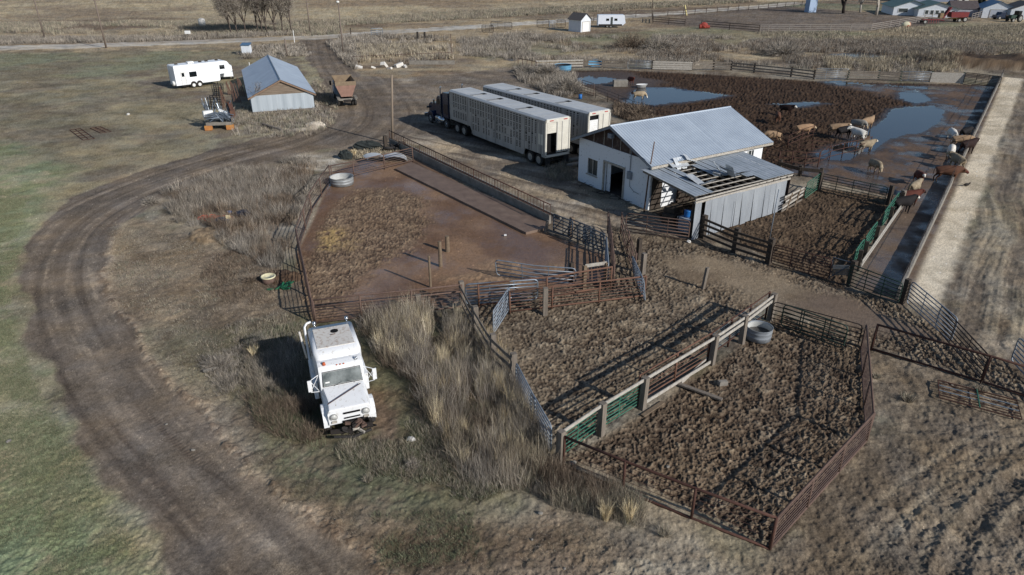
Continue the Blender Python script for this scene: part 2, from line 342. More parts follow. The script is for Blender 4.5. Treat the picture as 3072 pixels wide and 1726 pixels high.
for off, dep, wd_ in ((-2.6, .05, .16), (-0.9, .05, .16), (0.9, .04, .2), (2.4, .03, .2), (-3.4, .03, .1)):
    off2 = off+0.35*vnoise(ts*0.07, ts*0+off, 48)
    H -= dep*np.exp(-((td-off2)/wd_)**2)*wy*(0.4+0.6*vnoise(ts*0.4, ts*0+off, 49)); 
ZONE[(ydist > 0.05)] = 2
for off in (-2.6, -0.9, 1.0): H += 0.010*np.sin(ts*34+2*n_fin)*np.exp(-((td-off)/0.2)**2)*wy*sst(30, 26, Y)*sst(0.45, 0.8, vnoise(ts*0.25, ts*0+off, 61))
# gravel road
rw = sst(3.9, 3.2, np.abs(rd)+0.5*n_mid); lay(rw, mixc(A(158,152,142), A(140,132,122), sst(-0.5, 0.5, fbm(rd*0.9, rs*0.05, 1, 3, 62)))); ZONE[rw > 0.5] = 1
# right: wheel ruts parallel to the concrete wall and a turning circle at the bottom right
WALL = [G((2690,898)), G((3006,231))]
wdv = (WALL[1]-WALL[0]).normalized(); wnv = Vector((wdv.y, -wdv.x, 0))
wl_d = (X-WALL[0].x)*wnv.x+(Y-WALL[0].y)*wnv.y; wl_s = (X-WALL[0].x)*wdv.x+(Y-WALL[0].y)*wdv.y
st4 = fbm(wl_d*1.5+0.6*fbm(wl_s*0, wl_s, 0.12, 2, 63), wl_s*0.07, 1.0, 5, 64, SPC*0.7)
wr2 = sst(1.5, 3.0, wl_d)*sst(-10, 4, wl_s)
lay(wr2*sst(0.05, 0.5, st4)*0.7, A(78,68,58)); lay(wr2*sst(0.05, 0.6, -st4)*0.5, A(142,134,118)); H += wr2*(0.07*np.clip(st4, -1, 1)*(-1)+0.03*n_fin)
arc = smooth_line(PO((2360,1640),(2390,1440),(2440,1330),(2520,1240),(2640,1170),(2900,1120)))
as_, ad = flow(arc, X, Y, 8); H -= 0.06*np.exp(-(ad/0.3)**2)*sst(5, 0, np.abs(ad)); H += 0.05*np.exp(-((np.abs(ad)-0.5)/0.16)**2)*sst(6,4,np.abs(ad)); H += 0.02*np.sin(as_*30)*np.exp(-(ad/0.3)**2)
lay(np.exp(-(ad/0.28)**2)*0.6, A(98,88,76)); sta = fbm(ad*2.5, as_*0.1, 1, 4, 65, SPC); wa = sst(-1.0, -2.0, ad)*sst(8, 6, np.abs(ad)); H += wa*0.035*sta; lay(wa*sst(0, 0.6, sta)*0.3, A(84,74,64))
for pts_ in (((2180,1640),(2260,1420),(2340,1290),(2440,1190),(2576,1110),(2800,1060)),((2060,1500),(2200,1330),(2330,1210),(2470,1120),(2620,1060)),((2470,1640),(2480,1480),(2520,1380),(2600,1300),(2760,1230))):
    l_ = smooth_line(PO(*pts_)); s_, d_ = flow(l_, X, Y, 5)
    for o_ in (-.45, .45):
        g_ = np.exp(-((d_-o_)/.16)**2)*sst(.2, .5, vnoise(s_*.3, s_*0+o_, 95)); H -= .014*g_; H += .003*np.sin(s_*36)*g_; lay(g_*.35, A(120,110,94))
        g2 = np.exp(-((np.abs(d_-o_)-.24)/.07)**2); H += .008*g2; lay(g2*.2, A(66,57,48))
APR = [WALL[0]+wnv*0.2, WALL[1]+wnv*0.2, WALL[1]+wnv*2.6, WALL[0]+wnv*2.0]
aw = sst(-0.25, 0.35, sdf(APR, X, Y)+0.2*n_mid); KEEP_AW = aw; lay(aw, mixc(A(178,166,146), A(154,142,122), sst(-0.4, 0.6, n_mid+0.5*n_fin))); H = H*(1-aw)+aw*0.01
lay(sst(2.2, 2.8, wl_d)*sst(6.5, 4.5, wl_d)*sst(-4, 2, wl_s)*0.4, A(104,94,82))
# ------------------------------------------------------------------ pens
SLAB = [G(T(1,1,1400,262)), G(T(2,1,140,908)), G(T(2,1,322,866)), G(T(1,1,1560,196))]
P_LEFT = PO((836,432),(905,402),(1000,408),(1050,400),(1385,588),(1520,640),(1530,700),(1170,765),(785,812),(742,640),(790,545))
P_MID = PO((1165,770),(1530,700),(1535,560),(1590,590),(1735,600),(1935,655),(2110,722),(2270,775),(2560,930),(2576,990),(2190,860),(1950,760),(1880,800),(1410,1160),(1290,960))
P_LOW = PO((1412,1160),(1620,1040),(1860,870),(1950,790),(2185,860),(2190,1050),(1940,1376),(1700,1275),(1480,1190))
P_NE = PO((1775,570),(1960,500),(2050,470),(2235,500),(2230,530),(2125,730),(1940,650))
P_ALLEY = PO((2140,720),(2235,540),(2250,480),(2420,380),(2505,222),(2515,222),(2275,775))
P_BIG = PO((1330,185),(1400,178),(1560,176),(1800,188),(2060,205),(2510,214),(2430,390),(2250,500),(2060,450),(1930,420),(1700,330),(1560,262),(1470,215))
def clods(poly, c_dark, c_mid, c_lite, amp, f, edge=0.3, seed=0, wmask=None):
    """churned, hoof-pocked mud"""
    global H
    w_ = sst(-edge, edge, sdf(poly, X+0.3*n_mid, Y+0.3*n_mid))
    if wmask is not None: w_ = w_*wmask
    w1 = worley(X+0.16*n_fin+.05*n_mic, Y+0.16*n_f2, f*1.6, seed); w2 = worley(X+.05*n_f2, Y, f*3.6, seed+3)
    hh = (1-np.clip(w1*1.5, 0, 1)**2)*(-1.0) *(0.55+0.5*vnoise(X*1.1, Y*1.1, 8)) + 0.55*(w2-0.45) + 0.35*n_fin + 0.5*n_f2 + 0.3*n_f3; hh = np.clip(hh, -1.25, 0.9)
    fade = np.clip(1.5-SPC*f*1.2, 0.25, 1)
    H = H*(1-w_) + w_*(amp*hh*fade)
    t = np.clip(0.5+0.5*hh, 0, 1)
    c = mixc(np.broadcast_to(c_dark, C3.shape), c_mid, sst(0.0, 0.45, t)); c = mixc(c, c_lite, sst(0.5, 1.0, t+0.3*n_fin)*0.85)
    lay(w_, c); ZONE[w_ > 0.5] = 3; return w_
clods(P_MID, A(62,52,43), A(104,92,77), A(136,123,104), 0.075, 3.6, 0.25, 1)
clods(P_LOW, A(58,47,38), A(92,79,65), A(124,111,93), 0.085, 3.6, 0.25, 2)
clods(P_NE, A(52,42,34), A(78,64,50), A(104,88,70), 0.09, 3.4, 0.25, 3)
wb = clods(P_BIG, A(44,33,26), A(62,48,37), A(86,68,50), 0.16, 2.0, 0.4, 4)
# drier trampled path across the middle pen
pth = sst(-0.8, 0.9, sdf(PO((1640,640),(1800,650),(1960,690),(2100,760),(2200,800),(2140,830),(2000,790),(1850,740),(1700,700)), WX, WY))
H = H*(1-pth*0.85); lay(pth*0.9, mixc(A(116,102,84), A(98,84,68), sst(-0.4, 0.4, n_mid)))
pt2 = sst(-0.8, 0.9, sdf(PO((1960,760),(2120,735),(2290,800),(2420,880),(2200,850)), WX, WY)); H = H*(1-pt2*0.9); lay(pt2*0.9, A(92,78,66)); WET = WET*(1-pt2)+0.35*pt2
# left pen: a thin skin of slurry round a churned island
wl = sst(-0.15, 0.2, sdf(P_LEFT, X, Y)); ZONE[wl > 0.5] = 3
slur = mixc(A(92,70,54), A(112,88,68), sst(-0.4, 0.6, n_mid+0.4*hstr)); lay(wl, slur)
isl = 0.7*n_f2+sdf(PO((838,520),(880,480),(980,478),(1070,500),(1085,560),(1030,610),(940,680),(900,730),(840,800),(790,810),(748,650),(790,560)), X+0.8*n_mid+0.5*n_fin, Y+0.8*n_mid+0.5*n_mic)
wi = sst(-0.8, 0.8, isl)
wsl = wl*(1-wi)
H = H*(1-wl) + wl*(-0.03+0.006*n_fin+.005*n_f2)
WET = np.maximum(WET*(1-wl), wsl*np.clip(0.48+0.75*fbm(X, Y, .4, 5, 303, None, .6), .1, .9))
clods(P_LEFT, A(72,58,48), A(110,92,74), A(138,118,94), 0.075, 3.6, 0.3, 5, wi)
low = wl*sst(-0.5, 0.8, sdf(PO((790,800),(960,700),(1120,700),(1280,640),(1500,690),(1170,765)), WX, WY))*sst(-0.1, 0.6, n_mid+n_fin*0.5)
H += low*0.05*(n_fin+n_mic); lay(low*0.6, A(112,94,76)); WET = WET*(1-0.8*low)
strw = sst(-0.7, 1.0, sdf(PO((820,590),(850,575),(890,580),(900,610),(860,625),(825,620)), WX, WY)); lay(strw*0.8*sst(-.7,.4,n_fin+n_f2), mixc(A(182,152,92), A(134,112,74), sst(-0.4, 0.5, n_mic+n_fin)))
# alley beside the wall: wet concrete
wal = sst(-0.2, 0.3, sdf(P_ALLEY, X, Y)); ZONE[wal > 0.5] = 3; H = H*(1-wal)-0.01*wal
lay(wal, mixc(A(88,74,62), A(66,54,46), sst(-0.3, 0.5, n_mid+0.5*n_fin))); WET = WET*(1-wal)+wal*np.clip(0.5+.8*fbm(X, Y, .6, 5, 302, None, .65), .15, .95); H += wal*.008*(n_fin+n_f2)
# flattened wet ground in the big pen
flat = wb*sst(-1.5, 1.5, sdf(PO((2100,215),(2510,214),(2430,390),(2260,500),(2060,455),(1960,440),(2130,370),(2130,330),(2280,300),(2330,262),(2240,240)), WX, WY))
H = H*(1-flat)+flat*(-0.02+0.01*n_fin); lay(flat, mixc(A(78,64,54), A(56,45,38), sst(-0.3, 0.5, n_mid))); wv_ = fbm(X, Y, .55, 5, 301, None, .65); WET = np.maximum(WET, flat*np.clip(0.55+0.9*wv_, .15, .97)); H += flat*.010*(n_fin+n_f2); lay(flat*sst(-.1,.6,-wv_)*.6, A(92,74,60)); lay(flat*sst(.1,.6,wv_)*.6, A(48,40,36))
fl2 = wb*sst(-1, 1.5, sdf(PO((1330,185),(1560,176),(1680,205),(1640,260),(1560,262),(1470,215)), WX, WY)); H = H*(1-fl2*0.8); lay(fl2*0.8, A(66,54,46)); WET = np.maximum(WET, fl2*0.4)
# standing water
def pond(pts, wob=0.6, soft=0.0):
    global H, WET
    d = sdf(PO(*pts), X+wob*n_mid+0.55*n_fin+.25*n_f2, Y+wob*n_mid*1.4+.5*n_fin)
    k = d > 0; rim = sst(-1.2, 0, d); lay(rim*0.7, A(46,36,30)); WET = np.maximum(WET, rim*0.7); H = np.where(k, -0.03, H*(1-rim*0.6)-0.02*rim); ZONE[k] = 4
    lay(k*1.0, A(36,31,28))
pond([(1586,233),(1612,221),(1700,219),(1790,235),(1828,241),(1760,250),(1700,260),(1640,262),(1575,258)])
pond([(2262,232),(2300,228),(2330,240),(2345,252),(2300,262),(2262,246)], 0.9)
pond([(2236,278),(2290,270),(2350,266),(2372,285),(2365,305),(2320,330),(2240,345),(2190,380),(2140,385),(2150,350),(2195,320),(2225,300)], 1.2)
pond([(2070,375),(2120,360),(2160,350),(2180,372),(2140,400),(2085,405),(2040,395)], 0.8)
pond([(1440,200),(1475,193),(1500,196),(1560,198),(1530,208),(1480,212),(1450,210)], 1.5)
pond([(2070,206),(2130,207),(2200,214),(2190,219),(2110,215)], 0.8)
pond([(2200,212),(2290,216),(2380,225),(2300,226)], 0.7)
pond([(2078,137),(2150,132),(2260,140),(2280,146),(2190,152),(2100,146)], 1.6)
pond([(2250,168),(2310,164),(2318,172),(2260,176)], 1.0)
pond([(1940,262),(2050,256),(2080,262),(2000,270)], 1.2)
pond([(1280,146),(1300,148),(1290,153),(1275,151)], 0.3); pond([(888,130),(905,128),(908,134),(890,138)], 0.3); pond([(1412,178),(1432,180),(1425,186),(1405,184)], 0.3)
# heap of dark soil beyond the far right fence, pale rubble heap by the barn
def heap(c, rx, ry, h, c1, c2, rot=0.0):
    global H
    g = G(c); dx = X-g.x; dy = Y-g.y; ca, sa = math.cos(rot), math.sin(rot); u = (dx*ca+dy*sa)/rx; v = (-dx*sa+dy*ca)/ry
    k = np.clip(1-u*u-v*v, 0, 1); H = H + h*np.sqrt(k)*(1+0.25*n_mid)*sst(0, 0.3, k) + (k > 0)*0.05*n_fin; H += (k > 0)*.10*n_f2*sst(0, .3, k); lay(sst(0.0, 0.15, k), mixc(A(*c1), A(*c2), sst(-0.4, 0.5, n_mid+n_fin)))
heap(O(2540,165), 17, 6, 1.6, (58,48,40), (84,70,56), -0.25)
heap(T(1,0,600,1275), 1.2, .8, 0.5, (160,150,136), (190,180,166)); heap(T(1,0,480,1300), 1.5, 0.8, 0.12, (150,140,126), (128,116,102))
heap(O(560,590), 2.3, 1.6, 0.35, (120,104,84), (96,82,66)); heap(O(700,700), 1.4, 1.0, 0.2, (88,72,58), (66,52,42))
H += sst(60, 90, Y)*0.04*n_mid
H[(ZONE == 4)] = -0.03
grit = RNG.uniform(-1, 1, X.shape)*np.clip(1.3-SPC*6, .15, 1)*(ZONE != 4)
n_a = fbm(X, Y, 0.75, 5, 201, None, .65); n_b = fbm(X*.45, Y*1.3, 0.35, 5, 202, None, .7); dryk = (1-.7*KEEP_AW)*(1-WET*.85)*(ZONE != 4)*(1-.6*(ZONE == 3))
C3 = C3*(1+0.16*n_mic[..., None]+0.12*n_f3[..., None]+((.24*n_a+.2*n_b)*dryk)[..., None]+(0.22*RNG.uniform(-1, 1, X.shape)*(1-WET*.85)*(ZONE != 4)*(ZONE != 1))[..., None])
tone = fbm(X, Y, 0.5, 5, 203, None, .6)*dryk; C3 = C3*np.stack([1+.06*tone, 1+0*tone, 1-.10*tone], -1)
speck = (RNG.uniform(0, 1, X.shape) < 0.0035)*(SPC < .12)*(ZONE != 4)*(WET < .3); C3 = C3*(1+1.1*speck[..., None]); C3 = np.clip(C3*np.array([1.01, 1.0, .97]), 0.004, 0.9)

def sheet(name, faces_mask, mt):
    f = np.argwhere(faces_mask); i = f[:, 0]; j = f[:, 1]
    q = np.stack([i*NX+j, i*NX+j+1, (i+1)*NX+j+1, (i+1)*NX+j], 1)
    used, inv = np.unique(q.ravel(), return_inverse=True); nf = len(q)
    if nf == 0: return None
    me = bpy.data.meshes.new(name); me.vertices.add(len(used)); me.loops.add(nf*4); me.polygons.add(nf)
    co = np.stack([X.ravel()[used], Y.ravel()[used], H.ravel()[used]], 1).astype(np.float32)
    me.vertices.foreach_set("co", co.ravel()); me.loops.foreach_set("vertex_index", inv.astype(np.int32))
    me.polygons.foreach_set("loop_start", np.arange(nf, dtype=np.int32)*4); me.polygons.foreach_set("use_smooth", np.ones(nf, bool))
    me.update(calc_edges=True)
    ca = me.attributes.new("Col", 'FLOAT_COLOR', 'POINT'); cc = np.ones((len(used), 4), np.float32); cc[:, :3] = C3.reshape(-1, 3)[used]; ca.data.foreach_set("color", cc.ravel())
    wa_ = me.attributes.new("Wet", 'FLOAT', 'POINT'); wa_.data.foreach_set("value", WET.ravel()[used].astype(np.float32))
    me.materials.append(mt); o = bpy.data.objects.new(name, me); COL.objects.link(o); o["kind"] = "structure"; return o
FZ = ZONE[:-1, :-1]
gm = attr_mat("earth", 0.92, 0.22, 9.0, wet=True, bump=0.5)
sheet("ground", FZ == 0, gm); sheet("gravel_road", FZ == 1, gm); sheet("dirt_track", FZ == 2, gm); sheet("pen_mud", FZ == 3, gm)
wm = mat("puddle_water", (0.030, 0.026, 0.024), 0.06, 0.0, scale=0.4, amt=0.4, spec=0.9, bump=0.06, bscale=1.5)
sheet("puddle", FZ == 4, wm)

# ------------------------------------------------------------------ materials
M_RUST = mat("rusty_pipe", lin((84,64,56)), 0.8, 0.0, lin((112,90,78)), 6, bump=0.2)
M_RUSTO = mat("orange_rust_pipe", lin((122,86,66)), 0.8, 0.0, lin((92,66,54)), 5, bump=0.2)
M_RUSTD = mat("dark_rust_pipe", lin((60,38,32)), 0.8, 0.0, lin((92,60,48)), 6)
M_GALV = mat("galvanised_pipe", lin((150,160,170)), 0.38, 0.6, lin((112,122,134)), 5)
M_GALVB = mat("blue_grey_pipe", lin((112,122,134)), 0.5, 0.2, lin((144,152,160)), 5)
M_SLATE = mat("slate_blue_steel", lin((58,68,80)), 0.55, 0.1, lin((82,92,102)), 5)
M_GREEN = mat("green_painted_pipe", lin((42,92,74)), 0.5, 0.1, lin((56,116,92)), 5)
M_DGREEN = mat("dark_green_pipe", lin((34,58,50)), 0.6, 0.1, lin((54,72,62)), 5)
M_DARKP = mat("blackened_pipe", lin((40,38,38)), 0.7, 0.1, lin((66,54,48)), 5)
M_WOODG = mat("weathered_grey_wood", lin((136,126,114)), 0.85, 0.0, lin((96,86,76)), 7, stretch=(1,1,0.15), bump=0.3)
M_WOODL = mat("pale_weathered_plank", lin((188,182,172)), 0.85, 0.0, lin((142,134,122)), 6, bump=0.3)
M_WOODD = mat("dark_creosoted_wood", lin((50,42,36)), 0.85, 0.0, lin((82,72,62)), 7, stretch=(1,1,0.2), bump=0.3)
M_WOODB = mat("brown_wood", lin((132,114,92)), 0.85, 0.0, lin((98,82,66)), 7, bump=0.3)
M_CONC = mat("old_concrete", lin((150,144,134)), 0.9, 0.0, lin((104,98,90)), 1.6, bump=0.3)
M_CONCD = mat("stained_concrete", lin((96,86,78)), 0.85, 0.0, lin((66,58,52)), 1.6, bump=0.3)
M_CONCW = mat("white_concrete", lin((222,218,210)), 0.9, 0.0, lin((186,180,170)), 2, bump=0.3)

def rel(root, p): return Vector(p) - root.location
def resamp(P, step):
    out = []
    for i in range(len(P)-1):
        n = max(1, round((P[i+1]-P[i]).length/step))
        for k in range(n): out.append(P[i].lerp(P[i+1], k/n))
    out.append(P[-1]); return out
def pipe_fence(name, label, cat, pts, h=1.3, step=2.6, rails=(1.0, 0.12), rods=(0.28, 0.42, 0.56, 0.7, 0.84), m=None, mr=None, r=0.045, rr=0.017, pr=0.05, group=None, sag=0.0, top=None, world=False):
    """posts, heavy rails and thin rods; pts are pixel bases unless world"""
    P = [Vector(p) if world else G(p) for p in pts]; m = m or M_RUST; mr = mr or m
    root = thing(name, label, cat, P[0], 0, group); Q = resamp(P, step)
    for q in Q: MB().tube([rel(root, q), rel(root, q)+Vector((random.uniform(-.03,.03), random.uniform(-.03,.03), h*1.02))], pr, 7).build("post", m, root, True)
    for k in rails: MB().tube([rel(root, q)+Vector((0, 0, h*k+random.uniform(-1, 1)*sag)) for q in Q], r, 7).build("rail", m, root, True)
    for k in rods: MB().tube([rel(root, q)+Vector((0, 0, h*k+random.uniform(-1, 1)*sag)) for q in Q], rr, 5).build("rod", mr, root)
    return root
def gate(name, label, cat, a, b, h=1.3, z0=0.18, n=6, m=None, r=0.024, ups=2, group=None, brace=False, lean=0.0, sag=0.0, world=False, rad=0.18):
    """tubular gate or panel with rounded frame"""
    A_, B_ = (Vector(a), Vector(b)) if world else (G(a), G(b)); m = m or M_GALV
    root = thing(name, label, cat, A_, 0, group); d = (B_-A_); L = d.length; t = d.normalized(); nrm = Vector((-t.y, t.x, 0))
    def pt(u, z): return t*u + Vector((0, 0, z-sag*math.sin(math.pi*u/L))) + nrm*lean*z
    fr = [pt(rad, z0)]; 
    loop = [(rad,z0),(L-rad,z0),(L-rad*.3,z0+rad*.3),(L,z0+rad),(L,h-rad),(L-rad*.3,h-rad*.3),(L-rad,h),(L*0.5,h),(rad,h),(rad*.3,h-rad*.3),(0,h-rad),(0,z0+rad),(rad*.3,z0+rad*.3),(rad,z0)]
    MB().tube([pt(*q) for q in loop], r*1.15, 7).build("frame", m, root, True)
    for k in range(1, n): 
        z = z0+(h-z0)*k/n; MB().tube([pt(0, z), pt(L/2, z), pt(L, z)], r, 6).build("bar", m, root, True)
    for k in range(ups): 
        u = L*(k+1)/(ups+1); MB().bar(pt(u, z0), pt(u, h), 0.05, 0.012, nrm).build("upright", m, root)
    if brace:
        for k in range(ups+1):
            u0 = L*k/(ups+1); u1 = L*(k+1)/(ups+1); MB().tube([pt(u0, z0), pt(u1, h)], r*.9, 6).build("brace", m, root, True)
    return root
def post(name, label, b, h, w_=0.2, m=None, cat="post", lean=(0,0), group=None, rz=0.5, rd=False, world=False):
    g = Vector(b) if world else G(b); mb = MB()
    if rd: mb.tube([(0,0,-.1),(lean[0]*.5,lean[1]*.5,h*.5),(lean[0],lean[1],h)], w_/2, 10, w_/2*.86)
    else:
        a, c = Vector((0,0,-.1)), Vector((lean[0],lean[1],h)); R = Matrix.Rotation(rz,3,'Z')
        o1 = [R@Vector((i*w_/2,j*w_/2,0)) for i,j in ((-1,-1),(1,-1),(1,1),(-1,1))]; mb.prism(o1, a, c)
    o = mb.build(name, m or M_WOODG, None, bevel=0.012 if not rd else 0); o.location = g; tag(o, label, cat, group); return o
def plank_fence(name, label, cat, pts, h=1.35, hs=(0.3, 0.65, 1.0), bw=0.16, m=None, mp=None, pw=0.2, group=None, step=99, bt=0.04, world=False, jit=0.02, ph=None):
    P = [Vector(p) if world else G(p) for p in pts]; Q = resamp(P, step); m = m or M_WOODG; mp = mp or m
    root = thing(name, label, cat, P[0], 0, group)
    for q in Q:
        mb = MB(); a = rel(root, q); rz = math.atan2((P[-1]-P[0]).y, (P[-1]-P[0]).x); R = Matrix.Rotation(rz,3,'Z')
        mb.prism([R@Vector((i*pw/2,j*pw/2,0)) for i,j in ((-1,-1),(1,-1),(1,1),(-1,1))], a+Vector((0,0,-.1)), a+Vector((random.uniform(-.03,.03),random.uniform(-.03,.03),(ph or h)+.1)))
        mb.build("post", mp, root, bevel=0.01)
    for i in range(len(Q)-1):
        t = (Q[i+1]-Q[i]).normalized(); nrm = Vector((-t.y, t.x, 0))*(pw/2+bt/2)
        for k in hs:
            MB().bar(rel(root,Q[i])-t*.08+Vector((0,0,h*k-bw/2+random.uniform(-jit,jit)))-nrm, rel(root,Q[i+1])+t*.08+Vector((0,0,h*k-bw/2+random.uniform(-jit,jit)))-nrm, bt, bw).build("plank", m, root, bevel=0.006)
    return root

# ------------------------------------------------------------------ concrete feed bunk with pipe rail along the left pen
W0, W1 = G(T(1,1,1340,10)), G(T(2,1,372,806))
bt_ = (W1-W0).normalized(); bn = Vector((bt_.y, -bt_.x, 0))
if bn.x < 0: bn = -bn                                          # points away from the pen, to the lorries
root = thing("feed_bunk", "long concrete feed bunk with a picketed pipe rail along the left pen", "feed bunk", W0)
def wall_seg(a, b, th, h, h2=None):
    mb = MB(); a = rel(root, a); b = rel(root, b); mb.add([a, b, b+bn*th, a+bn*th]+[p+Vector((0,0,h)) for p in (a, b)]+[p+bn*th+Vector((0,0,h2 or h)) for p in (b, a)], [(0,1,2,3),(4,5,6,7),(0,1,5,4),(1,2,6,5),(2,3,7,6),(3,0,4,7)]); return mb
wall_seg(W0, W1, 0.16, 0.62).build("front_wall", M_CONC, root, bevel=0.015)
wall_seg(W0+bn*0.163, W1+bn*0.163, 0.75, 0.16).build("trough_floor", M_CONCD, root)
wall_seg(W0+bn*0.916, W1+bn*0.916, 0.14, 0.30).build("back_curb", M_CONC, root, bevel=0.015)
L = (W1-W0).length
MB().tube([bn*0.08+Vector((0,0,1.36)), bn*0.08+bt_*L+Vector((0,0,1.36))], 0.04, 8).build("top_rail", M_RUSTD, root, True)
MB().tube([bn*0.08+Vector((0,0,0.66)), bn*0.08+bt_*L+Vector((0,0,0.66))], 0.022, 6).build("bottom_rail", M_RUSTD, root, True)
n = int(L/0.38)
for k in range(n+1): MB().tube([bn*0.08+bt_*(L*k/n)+Vector((0,0,.6)), bn*0.08+bt_*(L*k/n)+Vector((0,0,1.36))], 0.017 if k % 8 else 0.035, 6).build("picket", M_RUSTD, root)
# raised concrete feeding apron inside the pen
mb = MB(); mb.prism([Vector((p.x, p.y, 0)) for p in (SLAB[0], SLAB[1], SLAB[2], W1-bn*0.01+bt_*0.0, SLAB[3])], (0,0,-0.1), (0,0,0.13))
m_slab = mat("muddy_concrete", np.array(lin((110,92,78)))*1.45, 0.6, 0.0, np.array(lin((84,68,58)))*1.45, 1.6, spec=0.4, bump=0.2)
o = mb.build("concrete_apron", m_slab, None, bevel=0.02); tag(o, "raised muddy concrete apron along the feed bunk inside the left pen", "concrete slab")

# ------------------------------------------------------------------ left pen
pipe_fence("pipe_fence", "rusty pipe and rod fence from the round tank to the feed bunk", "fence", [T(1,1,770,372), T(1,1,985,330), T(1,1,1580,182)], 1.25, 3.0, m=M_RUST)
pipe_fence("pipe_fence", "sagging rusty rod fence down the left side of the left pen", "fence", [T(1,1,752,395), T(1,1,560,690), T(1,1,430,1070), T(1,2,590,365)], 1.45, 3.4, rails=(1.0, 0.1), m=M_RUST, sag=0.03)
pipe_fence("pipe_fence", "low rusty fence behind the white truck closing the left pen", "fence", [T(1,2,605,368), T(1,2,1060,312), T(1,2,1572,262), T(1,2,2070,205)], 1.35, 3.2, rails=(1.0, 0.72, 0.08), m=M_RUST)
post("wooden_post", "squat grey post behind the reeds, near the start of the dark plank fence", T(1,2,1640,250), 1.05, 0.28, M_WOODG, rz=0.2)
gp = "lone posts standing in the wet left pen"
post("standing_post", "tall thin pole with a notched top, nearest of the three in slurry", (1292,862), 1.88, 0.15, M_WOODB, group=gp, rd=True)
post("standing_post", "brown round post with a splintered tip, middle of the three in slurry", (1322,798), 1.55, 0.24, M_WOODB, group=gp, rd=True)
post("standing_post", "short thick brown post, farthest of the three in slurry", (1343,754), 1.0, 0.30, M_WOODB, group=gp, rd=True)
gs = "dark steel panels beside the end of the bunk"
a, b = G(T(2,1,415,900)), G(T(2,1,905,1110)); d = b-a
for k, (u0, u1, off, lb) in enumerate(((0.0, .40, 0.0, "slate blue braced panel tied to the end of the feed bunk"), (.30, .72, .14, "slate blue braced panel in the middle of the three by the bunk"), (.62, 1.02, 0.0, "slate blue braced panel nearest the narrow cattle chute"))):
    gate("steel_panel", lb, "steel panel", a+d*u0+Vector((off,off,0)), a+d*u1+Vector((off,off,0)), 1.35, 0.2, 5, M_SLATE, 0.035, 1, gs, True, world=True, rad=0.05)
post("wooden_post", "split leaning timber post between the slate blue panels", T(2,1,580,935), 1.35, 0.26, M_WOODB, lean=(0.12,0))
post("wooden_post", "short broken post stub and struts at the corner of the apron", T(2,1,335,885), 0.75, 0.16, M_WOODG, lean=(0.15,0.1))
gate('tube_gate', 'rusty six bar tube gate in front of the open end of the lean-to shed', 'gate', (1876,698), (2064,723), 1.35, .1, 6, M_RUST, .03, 2)
# chute in the middle
pipe_fence("pipe_fence", "tall rusty rail fence seen end on, left side of the cattle chute", "fence", [T(2,1,1015,1440), T(2,1,985,1130), T(2,1,958,905)], 1.5, 3.2, rails=(1.0,0.8,0.6,0.4,0.18), rods=(), m=M_RUST, r=0.035)
gate("steel_panel", "pale silver panel against the left side of the cattle chute", "steel panel", T(2,1,955,1440), T(2,1,935,1150), 1.4, 0.1, 6, M_GALVB, 0.03, 1)
r_ = pipe_fence("pipe_fence", "slanting rusty fence with cross braces, right side of the cattle chute", "fence", [T(2,1,1092,905), T(2,1,1228,1340)], 1.45, 3.0, rails=(1.0,0.75,0.5,0.25,0.05), rods=(), m=M_RUST, r=0.03)
a, b = G(T(2,1,1092,905)), G(T(2,1,1228,1340)); d = b-a
for k in range(3): MB().tube([d*(k/3), d*((k+1)/3)+Vector((0,0,1.45))] if k % 2 else [d*(k/3)+Vector((0,0,1.45)), d*((k+1)/3)], 0.035, 6).build("brace", M_RUST, r_)
for lb, p, h_, m_ in (("dark post with a pale side just right of the slanting chute fence", T(2,1,1268,1155), 1.3, M_WOODD), ("grey post at the tail of the slanting chute fence", T(2,1,1312,1300), 1.25, M_WOODG)): post("wooden_post", lb, p, h_, 0.24, m_)
gate("steel_panel", "leaning silver lattice panel at the lower end of the cattle chute", "steel panel", T(2,1,1225,1330), (1936,908), 1.3, 0.05, 6, M_GALVB, 0.03, 3, None, True, lean=-0.15)
post("wooden_post", "weathered post with two boards nailed to it behind the orange fence", T(2,1,720,1447), 1.35, 0.2, M_WOODB)
post("wooden_post", "dark post in the shade behind the orange fence", T(2,1,590,1400), 1.25, 0.2, M_WOODD)
post("wooden_post", "post holding the right end of the white gate board", T(2,1,935,1425), 1.4, 0.18, M_WOODB)
o = MB().bar(G(T(2,1,725,1447))+Vector((0,0,1.32)), G(T(2,1,935,1425))+Vector((0,0,1.38)), .04, .2).build("board", M_WOODL, None, bevel=.01); tag(o, "short white board spanning two posts behind the orange fence", "board")
pipe_fence("pipe_fence", "rear orange rusted fence of the double fence row", "fence", [(1437,922), (1640,898), (1831,866)], 1.3, 3.4, rails=(1.0, 0.1), rods=(0.28,0.42,0.56,0.7,0.84), m=M_RUSTO)
pipe_fence("pipe_fence", "front orange rusted fence of the double fence row", "fence", [(1530,941), (1655,926), (1932,893)], 1.25, 2.7, rails=(1.0, 0.1), rods=(0.28,0.42,0.56,0.7,0.84), m=M_RUSTO)
post("wooden_post", "pale square post in front of the orange double fence", (1635,943), 1.5, 0.24, M_WOODG, rz=0.1)
gate("tube_gate", "bright silver tube gate hung between the plank fence and the orange fence", "gate", (1398,921), (1612,905), 1.3, 0.15, 6, M_GALV, 0.035, 2)
gate("tube_gate", "bent silver gate lying askew in the slurry inside the left pen", "gate", T(1,1,2420,1330), T(2,1,640,1420), 1.15, 0.1, 4, M_GALVB, 0.03, 2, lean=-0.25, sag=0.1)
gate("steel_panel", "narrow silver panel swung open beside the dark plank fence", "steel panel", (1480,1008), (1528,932), 1.35, 0.12, 7, M_GALVB, 0.03, 2, None, True)
